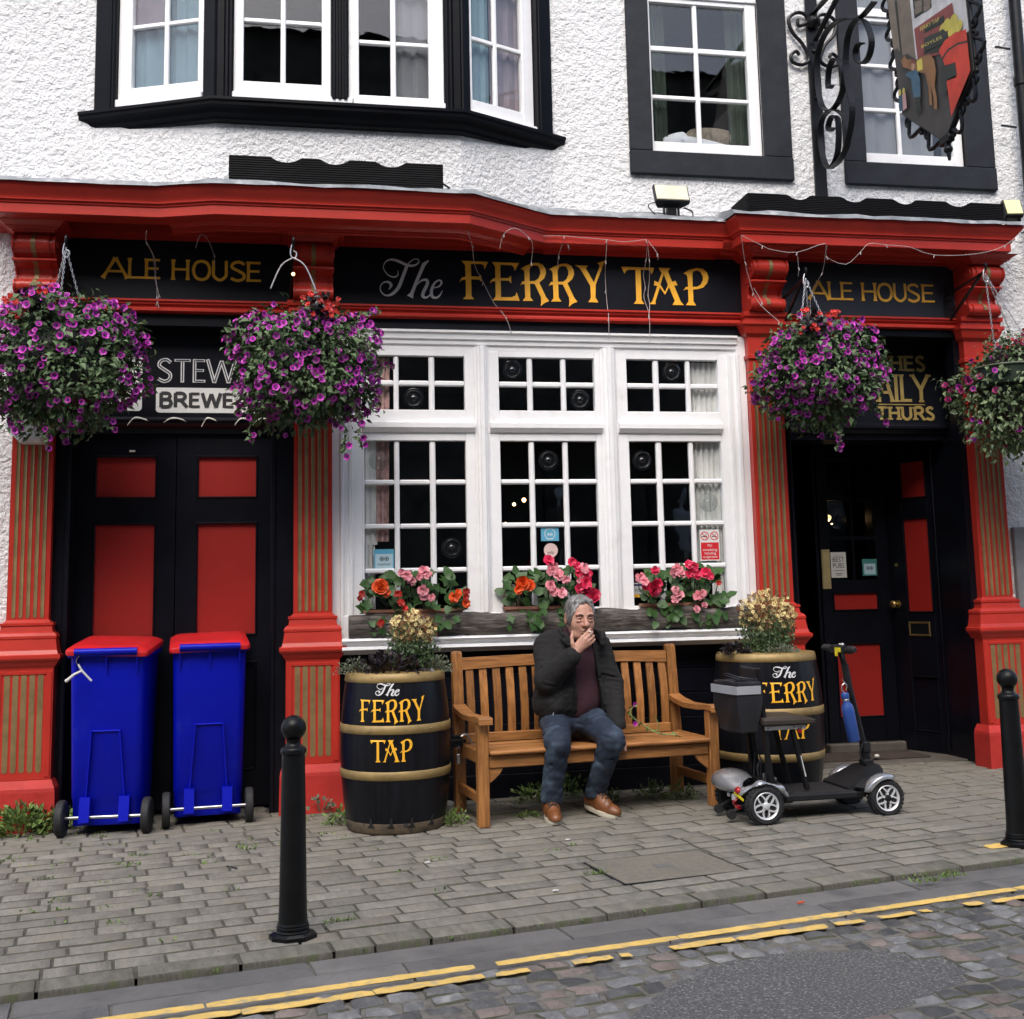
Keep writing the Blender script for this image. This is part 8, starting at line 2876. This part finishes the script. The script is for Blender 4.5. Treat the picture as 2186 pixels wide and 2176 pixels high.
# ------------------------------------------------------------------ the seated man
class Field:
    """distance field on a grid; every primitive is only evaluated near itself"""
    def __init__(s, lo, hi, res):
        s.lo, s.res = np.array(lo), res
        s.ax = [np.arange(lo[i], hi[i] + res, res, dtype=np.float32) for i in range(3)]
        s.D = np.full(tuple(len(a) for a in s.ax), .2, np.float32)

    def _sub(s, lo, hi):
        sl = []
        for i in range(3):
            a = int(np.clip(np.searchsorted(s.ax[i], lo[i]) - 1, 0, len(s.ax[i])))
            b = int(np.clip(np.searchsorted(s.ax[i], hi[i]) + 1, 0, len(s.ax[i])))
            sl.append(slice(a, b))
        P = np.meshgrid(*[s.ax[i][sl[i]] for i in range(3)], indexing='ij', sparse=True)
        return tuple(sl), P

    def op(s, fn, lo, hi, k, mode='u'):
        sl, P = s._sub(lo, hi)
        if 0 in s.D[sl].shape: return s
        d = fn(P)
        if mode == 'u': s.D[sl] = smin(s.D[sl], d, k)
        elif mode == 'c': s.D[sl] = smax(s.D[sl], -d, k)
        return s

    def seg(s, a, b, ra, rb, k=.02, mode='u'):
        r = max(ra, rb) + k + .03
        lo = [min(a[i], b[i]) - r for i in range(3)]
        hi = [max(a[i], b[i]) + r for i in range(3)]
        return s.op(lambda P: sd_seg(P, a, b, ra, rb), lo, hi, k, mode)

    def ell(s, c, r, k=.02, mode='u', R=None):
        if R is not None: r = tuple(v * 1.09 for v in r)
        m_ = max(r) + k + .03
        return s.op(lambda P: sd_ell(P, c, r, R), [c[i] - m_ for i in range(3)], [c[i] + m_ for i in range(3)], k, mode)

    def disp(s, fn):
        P = np.meshgrid(*s.ax, indexing='ij', sparse=True)
        s.D += fn(P).astype(np.float32)
        return s

    def mesh(s, name, m_, parent, label=None):
        o = Vector(parent.matrix_world.translation) if False else Vector(parent.location)
        D = s.D
        ob = sdf_mesh(name, lambda P: D, s.lo, [a[-1] - s.res * .5 for a in s.ax], s.res, m_, parent, label)
        me = ob.data
        me.transform(Matrix.Translation(-o))
        return ob


def folds(seed, amp, freq, n=7, aniso=(1, 1, 1)):
    q = random.Random(seed)
    ws = []
    for i in range(n):
        v = rvec(q)
        f = freq * q.uniform(.6, 1.7)
        ws.append((v.x * f * aniso[0], v.y * f * aniso[1], v.z * f * aniso[2], q.uniform(0, 6.28), q.uniform(.5, 1)))
    return lambda P: amp / n * 1.6 * sum(w[4] * np.sin(w[0] * P[0] + w[1] * P[1] + w[2] * P[2] + w[3]) for w in ws)


man = thing('person', 'grey-haired man in a dark fleece jacket and jeans sitting on the bench, smoking', 'person', (1.60, -.42, g(1.6)))
GZ = g(1.6)
HC = Vector((1.640, -.535, 1.128))
HF = Vector((.075, -.985, -.085)).normalized()       # where the face points
HU = (Vector((.02, -.03, 1)) - HF * Vector((.02, -.03, 1)).dot(HF)).normalized()
HS = HF.cross(HU)                                      # towards the viewer's right... side axis
if HS.x < 0: HS = -HS
HR = np.array([[HS[i] for i in range(3)], [HF[i] for i in range(3)], [HU[i] for i in range(3)]], np.float32)


def hp(a, b, c): 
    v = HC + (HS * a + HF * b + HU * c) * 1.09
    return (v.x, v.y, v.z)


B = Field((1.30, -.96, .02), (1.92, -.20, 1.30), .0042)
E_ = lambda c, r, k=.02, mode='u': B.ell(hp(*c), r, k, mode, HR)
E_((0, -.012, .034), (.074, .094, .082), 0)
E_((0, .024, -.030), (.062, .070, .082), .03)
E_((0, .054, -.094), (.030, .026, .022), .03)
for s in (-1, 1):
    E_((s * .038, .050, -.030), (.024, .024, .028), .015)
    E_((s * .034, .040, -.080), (.026, .026, .026), .02)
    E_((s * .026, .078, .024), (.024, .012, .009), .008)
    E_((s * .076, -.008, -.004), (.009, .021, .033), .006)
    E_((s * .082, -.006, .000), (.004, .010, .018), .004, 'c')
B.seg(hp(0, .086, .012), hp(0, .112, -.026), .0085, .0150, .008)
for s in (-1, 1):
    E_((s * .013, .100, -.031), (.010, .011, .008), .005)
    E_((s * .029, .094, .006), (.016, .012, .009), .010, 'c')
    E_((s * .029, .072, .004), (.0145, .0145, .0125), .003)
    E_((s * .030, .079, -.0085), (.015, .010, .005), .006)
    B.seg(hp(s * .019, .102, -.032), hp(s * .036, .078, -.078), .0035, .003, .006, 'c')
    B.seg(hp(s * .014, .089, -.010), hp(s * .040, .080, -.022), .0022, .002, .005, 'c')
for z_ in (.052, .066):
    B.seg(hp(-.035, .080, z_), hp(.035, .080, z_ + .002), .0022, .0022, .004, 'c')
E_((0, .088, -.056), (.023, .010, .0055), .006)
E_((0, .086, -.068), (.019, .009, .0055), .006)
B.seg(hp(-.022, .092, -.062), hp(.022, .092, -.062), .0022, .0022, .003, 'c')
B.seg(hp(0, -.030, -.050), (1.605, -.43, .995), .056, .064, .03)
B.ell((1.605, -.415, .84), (.165, .105, .19), .05)
B.ell((1.600, -.41, .64), (.17, .125, .16), .05)
B.seg((1.48, -.415, .965), (1.75, -.405, .955), .05, .05, .03)
SR, ER, WR = (1.468, -.42, .972), (1.428, -.560, .778), (1.572, -.682, .936)
SL, EL_, WL = (1.782, -.41, .958), (1.842, -.465, .735), (1.815, -.655, .500)
for a, b, ra, rb in ((SR, ER, .045, .038), (ER, WR, .038, .026), (SL, EL_, .045, .038), (EL_, WL, .038, .026)):
    B.seg(a, b, ra, rb, .02)
HIP = ((1.505, -.42, .545), (1.700, -.42, .545))
KN = ((1.428, -.795, .455), (1.735, -.800, .462))
AN = ((1.405, -.725, .165), (1.672, -.640, .165))
for k in (0, 1):
    B.seg(HIP[k], KN[k], .07, .05, .03)
    B.seg(KN[k], AN[k], .05, .036, .02)
    B.seg(AN[k], (AN[k][0], AN[k][1] - .01, .10), .036, .034, .02)
# raised right hand: back of the hand towards the street, fingers across the mouth
W0 = Vector((1.574, -.684, .940))
KB = [Vector(v) for v in ((1.612, -.690, 1.020), (1.628, -.698, 1.010), (1.641, -.697, .998), (1.651, -.690, .984))]
for p in KB: B.seg(tuple(W0), tuple(p), .0185, .0120, .010)
B.seg((1.566, -.680, .962), (1.600, -.688, 1.004), .017, .014, .008)
FT = [[(1.640, -.686, 1.046), (1.658, -.668, 1.058), (1.670, -.652, 1.066)], [(1.654, -.694, 1.032), (1.668, -.676, 1.042), (1.677, -.660, 1.048)],
      [(1.664, -.694, 1.014), (1.676, -.680, 1.022), (1.684, -.664, 1.027)], [(1.668, -.690, .994), (1.680, -.682, 1.002), (1.688, -.672, 1.008)]]
for p, ch, r in zip(KB, FT, (.0096, .0098, .0092, .0082)):
    pts = [tuple(p)] + ch
    for i in range(3): B.seg(pts[i], pts[i + 1], r * (1.05 - .06 * i), r * (.99 - .07 * i), .003)
    B.ell(tuple(p), (r * 1.15, r * 1.15, r * 1.1), .004)
for a, b, ra, rb in (((1.566, -.684, .955), (1.553, -.690, .988), .0150, .0118), ((1.553, -.690, .988), (1.552, -.682, 1.022), .0112, .0100), ((1.552, -.682, 1.022), (1.560, -.668, 1.050), .0100, .0078)):
    B.seg(a, b, ra, rb, .004)
# left hand spread on the outside of the knee
W1 = (1.816, -.662, .486)
for k, (b, c, d) in enumerate((((1.800, -.740, .470), (1.795, -.775, .448), (1.796, -.792, .424)), ((1.812, -.738, .460), (1.810, -.770, .432), (1.810, -.784, .404)),
                               ((1.822, -.728, .450), (1.822, -.756, .420), (1.820, -.768, .394)), ((1.830, -.712, .442), (1.830, -.735, .416), (1.828, -.746, .394)))):
    B.seg(W1, b, .018, .0115, .008)
    B.seg(b, c, .0098, .0090, .003)
    B.seg(c, d, .0090, .0075, .003)
B.seg((1.812, -.675, .490), (1.790, -.715, .500), .013, .0105, .004)
B.seg((1.790, -.715, .500), (1.776, -.748, .497), .0100, .0085, .003)
body = B.mesh('body', 'skin', man)
# hair, brows, eyes
Hr = Field((HC.x - .13, HC.y - .15, HC.z - .12), (HC.x + .13, HC.y + .15, HC.z + .16), .0036)
Hr.ell(hp(0, -.014, .037), (.0795, .099, .0865), 0, 'u', HR)
for s in (-1, 1): Hr.ell(hp(s * .064, .022, -.002), (.014, .026, .036), .012, 'u', HR)
Hr.ell(hp(0, -.070, -.030), (.060, .032, .050), .03, 'u', HR)
Hr.ell(hp(0, .044, .096), (.046, .020, .010), .02, 'u', HR)
Hr.ell(hp(.004, .105, .030), (.063, .072, .062), .006, 'c', HR)
Hr.ell(hp(0, .10, -.06), (.075, .088, .085), .006, 'c', HR)
Hr.ell(hp(0, .0, -.13), (.12, .06, .095), .006, 'c', HR)
for s in (-1, 1): Hr.ell(hp(s * .084, -.004, -.006), (.016, .018, .028), .004, 'c', HR)
Hr.disp(folds(5, .0055, 260, 9, (1, 1, .5)))
Hr.mesh('hair', 'hair', man)
mo_ = Vector(man.location)
def L(p): return tuple(Vector(p) - mo_)
for s in (-1, 1):
    mb = MB()
    mb.tube([L(hp(s * .014, .0915, .0215)), L(hp(s * .026, .0925, .0265)), L(hp(s * .040, .084, .0235)), L(hp(s * .048, .074, .0165))], [.0030, .0042, .0038, .0018], 6)
    mb.build('eyebrow', 'brow', man, smooth=True)
    mb = MB(); mb.sphere(L(hp(s * .029, .0785, .0035)), .0095, 12, 8, (1.1, 1, .62)); ey = mb.build('eye', 'eye', man, smooth='all')
    mb = MB(); mb.sphere(L(hp(s * .0295 + .001, .0845, .0035)), .0046, 10, 8, (1, 1, .85)); mb.build('pupil', 'pupil', ey, smooth='all')
    mb = MB(); mb.tube([L(hp(s * .017, .0855, .0075)), L(hp(s * .029, .0905, .0098)), L(hp(s * .042, .0825, .0062))], [.0018, .0030, .0016], 6); mb.build('eyelid', 'skin', ey, smooth=True)
# jacket
J = Field((1.28, -.86, .50), (1.96, -.16, 1.14), .0048)
J.ell((1.605, -.425, .86), (.195, .140, .20), 0)
J.ell((1.600, -.425, .70), (.215, .165, .19), .06)
J.ell((1.470, -.45, .64), (.10, .15, .11), .05)
J.ell((1.715, -.43, .64), (.10, .15, .11), .05)
J.seg((1.475, -.418, .968), (1.765, -.408, .958), .070, .066, .05)
J.seg((1.56, -.42, 1.00), (1.66, -.41, 1.00), .075, .075, .04)
for a, b, ra, rb in ((SR, ER, .082, .072), (ER, (1.556, -.668, .918), .072, .050), (SL, EL_, .073, .064), (EL_, (1.818, -.642, .522), .066, .048)):
    J.seg(a, b, ra, rb, .025)
for p, d in (((1.556, -.668, .918), (.145, -.122, .158)), ((1.818, -.642, .522), (-.027, -.19, -.235))):   # cuffs
    v = Vector(d).normalized()
    J.seg(tuple(Vector(p) - v * .012), tuple(Vector(p) + v * .006), .051, .049, .004)
cl = [(1.590, -.585, .985), (1.548, -.545, 1.028), (1.530, -.46, 1.055), (1.560, -.375, 1.065), (1.625, -.350, 1.066), (1.695, -.375, 1.060), (1.745, -.46, 1.048), (1.772, -.525, 1.034), (1.766, -.560, 1.008)]
for a, b in zip(cl[:-1], cl[1:]):
    J.seg(a, b, .014, .014, .006)
    J.seg((a[0], a[1], a[2] - .03), (b[0], b[1], b[2] - .03), .018, .018, .010)
fj = folds(8, .0060, 34, 8, (.8, .8, 1.5))
fj2 = folds(9, .0042, 85, 8, (.8, .8, 1.4))
rj = lambda P: -.0030 * (1 - np.abs(np.sin(19 * P[2] + 7 * P[0] + 2.2 * np.sin(9 * P[0] + 11 * P[1])))) ** 3 - .0030 * (1 - np.abs(np.sin(27 * P[0] - 13 * P[2] + 1.8 * np.sin(14 * P[2])))) ** 4
J.disp(lambda P: fj(P) + fj2(P) - rj(P))
# creases at the elbows
for c, d in (((1.46, -.60, .80), (.35, -.35, .87)), ((1.40, -.52, .82), (.2, .3, -.9)), ((1.80, -.50, .74), (.1, -.6, -.8))):
    for i in (-2, -1, 0, 1, 2):
        v = Vector(d).normalized() * .030 * i
        J.seg((c[0] + v.x - .05, c[1] + v.y - .05, c[2] + v.z + .015), (c[0] + v.x + .06, c[1] + v.y - .05, c[2] + v.z - .012), .006, .004, .012, 'c')
# the open front and the neck
def opening(P):
    x, y, z = P
    xc = 1.668 - .02 * (z - .8) / .3
    h = .060 + .020 * np.clip((.98 - z) / .4, 0, 1) + .030 * np.clip((z - .98) / .06, 0, 1)
    return np.maximum(np.abs(x - xc) - h, y + .46 + 0 * z)
J.op(opening, (1.50, -.9, .4), (1.86, -.40, 1.2), .006, 'c')
J.seg((1.615, -.44, .98), (1.640, -.50, 1.12), .064, .085, .006, 'c')
J.op(lambda P: P[2] - (.552 + .02 * np.sin(P[0] * 14 + 1) * 1.0) + 0 * P[0] + 0 * P[1], (1.2, -1, .4), (2, 0, .60), .004, 'c')
# forearm of the raised arm sits in front of the opening again
J.seg(ER, (1.556, -.668, .918), .071, .050, .010)
J.seg((1.818, -.60, .57), (1.818, -.642, .520), .050, .047, .01)
jk = J.mesh('jacket', 'fleece', man)
mb = MB()
mb.tube([L((1.590, -.612, .97)), L((1.586, -.606, .85)), L((1.573, -.600, .72)), L((1.566, -.598, .60))], .0035, 6)
mb.build('zip', 'iron', man)
mb = MB(); mb.tube([L((1.455, -.592, .60)), L((1.442, -.596, .548))], .003, 5); mb.build('drawcord', 'reflective', man)
S_ = Field((1.42, -.72, .50), (1.82, -.26, 1.08), .006)
S_.ell((1.615, -.430, .85), (.150, .138, .21), 0)
S_.ell((1.625, -.430, .66), (.150, .142, .16), .05)
S_.seg((1.605, -.43, .98), (1.625, -.47, 1.045), .066, .066, .03)
S_.seg((1.615, -.44, 1.0), (1.640, -.50, 1.13), .052, .060, .004, 'c')
f_ = folds(31, .006, 40, 7, (1.6, .6, .5))
S_.disp(f_)
S_.op(lambda P: P[2] - .560 + 0 * P[0] + 0 * P[1], (1.2, -1, .4), (2, 0, .60), .004, 'c')
S_.mesh('sweater', 'sweater', man)
# jeans
T_ = Field((1.28, -.96, .09), (1.92, -.16, .70), .0048)
T_.ell((1.600, -.395, .525), (.185, .155, .090), 0)
for k in (0, 1):
    T_.seg(HIP[k], KN[k], .094, .070, .035)
    T_.seg(KN[k], AN[k], .070, .058, .020)
    T_.seg(AN[k], (AN[k][0], AN[k][1], .125), .058, .060, .01)
    T_.ell((KN[k][0], KN[k][1] - .008, KN[k][2] - .01), (.066, .066, .07), .02)
fa, fb = folds(12, .0055, 45, 8, (.7, 1, 1.5)), folds(13, .004, 95, 8, (.7, 1, 1.3))
rt_ = lambda P: .0036 * (1 - np.abs(np.sin(24 * P[2] + 15 * P[1] + 2.0 * np.sin(16 * P[0] + 5)))) ** 4
T_.disp(lambda P: fa(P) + fb(P) + rt_(P))
for k in (0, 1):
    kx, ky, kz = KN[k]
    for i, (dy, dz) in enumerate(((.07, .035), (.12, .04), (.02, -.075), (-.01, -.105), (.20, .05))):
        s = 1 if i % 2 else -1
        T_.seg((kx - .06, ky + dy - .02 * s, kz + dz - .012 * s), (kx + .06, ky + dy + .03 * s, kz + dz + .02 * s), .005, .005, .014, 'c')
T_.op(lambda P: P[2] - .132 + 0 * P[0] + 0 * P[1], (1.2, -1.2, .0), (2, 0, .16), .004, 'c')
T_.mesh('jeans', 'denim', man)


# shoes
def shoe(heel, toe, lift, name='shoe'):
    a, b = Vector(heel), Vector(toe)
    d = (b - a).normalized()
    n = Vector((-d.y, d.x, 0)).normalized()
    t_ = man
    lo = [min(a[i], b[i]) - .12 for i in range(2)] + [GZ - .02]
    hi = [max(a[i], b[i]) + .12 for i in range(2)] + [GZ + .19]
    F = Field(lo, hi, .004)
    up = Vector((0, 0, 1))
    sl = lift
    P0 = lambda u, w_, z: tuple(a + d * u + n * w_ + up * (z + sl * max(0, 1 - u / .17)))
    F.seg(P0(.02, 0, .055), P0(.10, .002, .050), .040, .042, .02)
    F.seg(P0(.10, .002, .045), P0(.185, .004, .034), .042, .034, .02)
    F.seg(P0(.19, .004, .030), P0(.212, .004, .028), .034, .028, .02)
    F.seg(P0(.025, 0, .06), P0(.045, 0, .125), .040, .046, .02)
    F.seg(P0(.06, 0, .10), P0(.13, 0, .062), .036, .034, .02)
    F.seg(P0(.045, 0, .12), P0(.045, 0, .17), .040, .042, .004, 'c')
    F.op(lambda P: P[2] - (GZ + .020 + sl * .5 + 0 * P[0] + 0 * P[1]) if False else (P[2] - GZ - .018 - sl * np.clip(1 - ((P[0] - a.x) * d.x + (P[1] - a.y) * d.y) / .17, 0, 1)), lo, hi, .002, 'c')
    sh = F.mesh(name, 'leather', man)
    mb = MB()
    rings = []
    outl = []
    for k in range(28):
        aa = 2 * PI * k / 28
        u = .098 + .130 * math.cos(aa)
        w_ = .047 * math.sin(aa) * (1.0 if math.cos(aa) > 0 else .86)
        w_ = math.copysign(abs(w_) ** .85 * .047 ** .15, w_)
        outl.append((u, w_))
    for z, k in ((.0, .97), (.004, 1.0), (.016, 1.0), (.024, .985)):
        rings.append([L(Vector(P0(.098 + (u - .098) * k, w_ * k, 0)) + up * z) for u, w_ in outl])
    mb.loft(rings)
    mb.build('sole', 'sole', sh, smooth=40)
    mb = MB()
    for i in range(4):
        u = .075 + .022 * i
        zz = .142 - .017 * i
        for s in (-1, 1):
            mb.tube([L(P0(u - .006, s * .026, zz - .008)), L(P0(u + .004, 0, zz + .008)), L(P0(u + .012, -s * .026, zz - .016))], .0048, 5)
    for s in (-1, 1):
        mb.tube([L(P0(.080, 0, .148)), L(P0(.095, s * .022, .158)), L(P0(.118, s * .034, .128)), L(P0(.098, s * .010, .130))], .003, 5)
    mb.build('lace', 'lace', sh, smooth=True)


shoe((1.405, -.655, GZ + .0), (1.385, -.90, GZ + .0), .0)
shoe((1.645, -.600, GZ + .0), (1.760, -.800, GZ + .0), .030)
# cigarette
cg = thing('cigarette', 'short white cigarette between the seated man\'s fingers', 'cigarette', (1.655, -.690, 1.052))
mb = MB(); mb.tube([(-.006, .020, .004), (.002, -.026, -.001)], .0042, 10); mb.build('paper', 'paper', cg, smooth=40)
mb = MB(); mb.tube([(.002, -.026, -.001), (.003, -.033, -.002)], .0040, 10); mb.build('ash', 'reflective', cg, smooth=40)
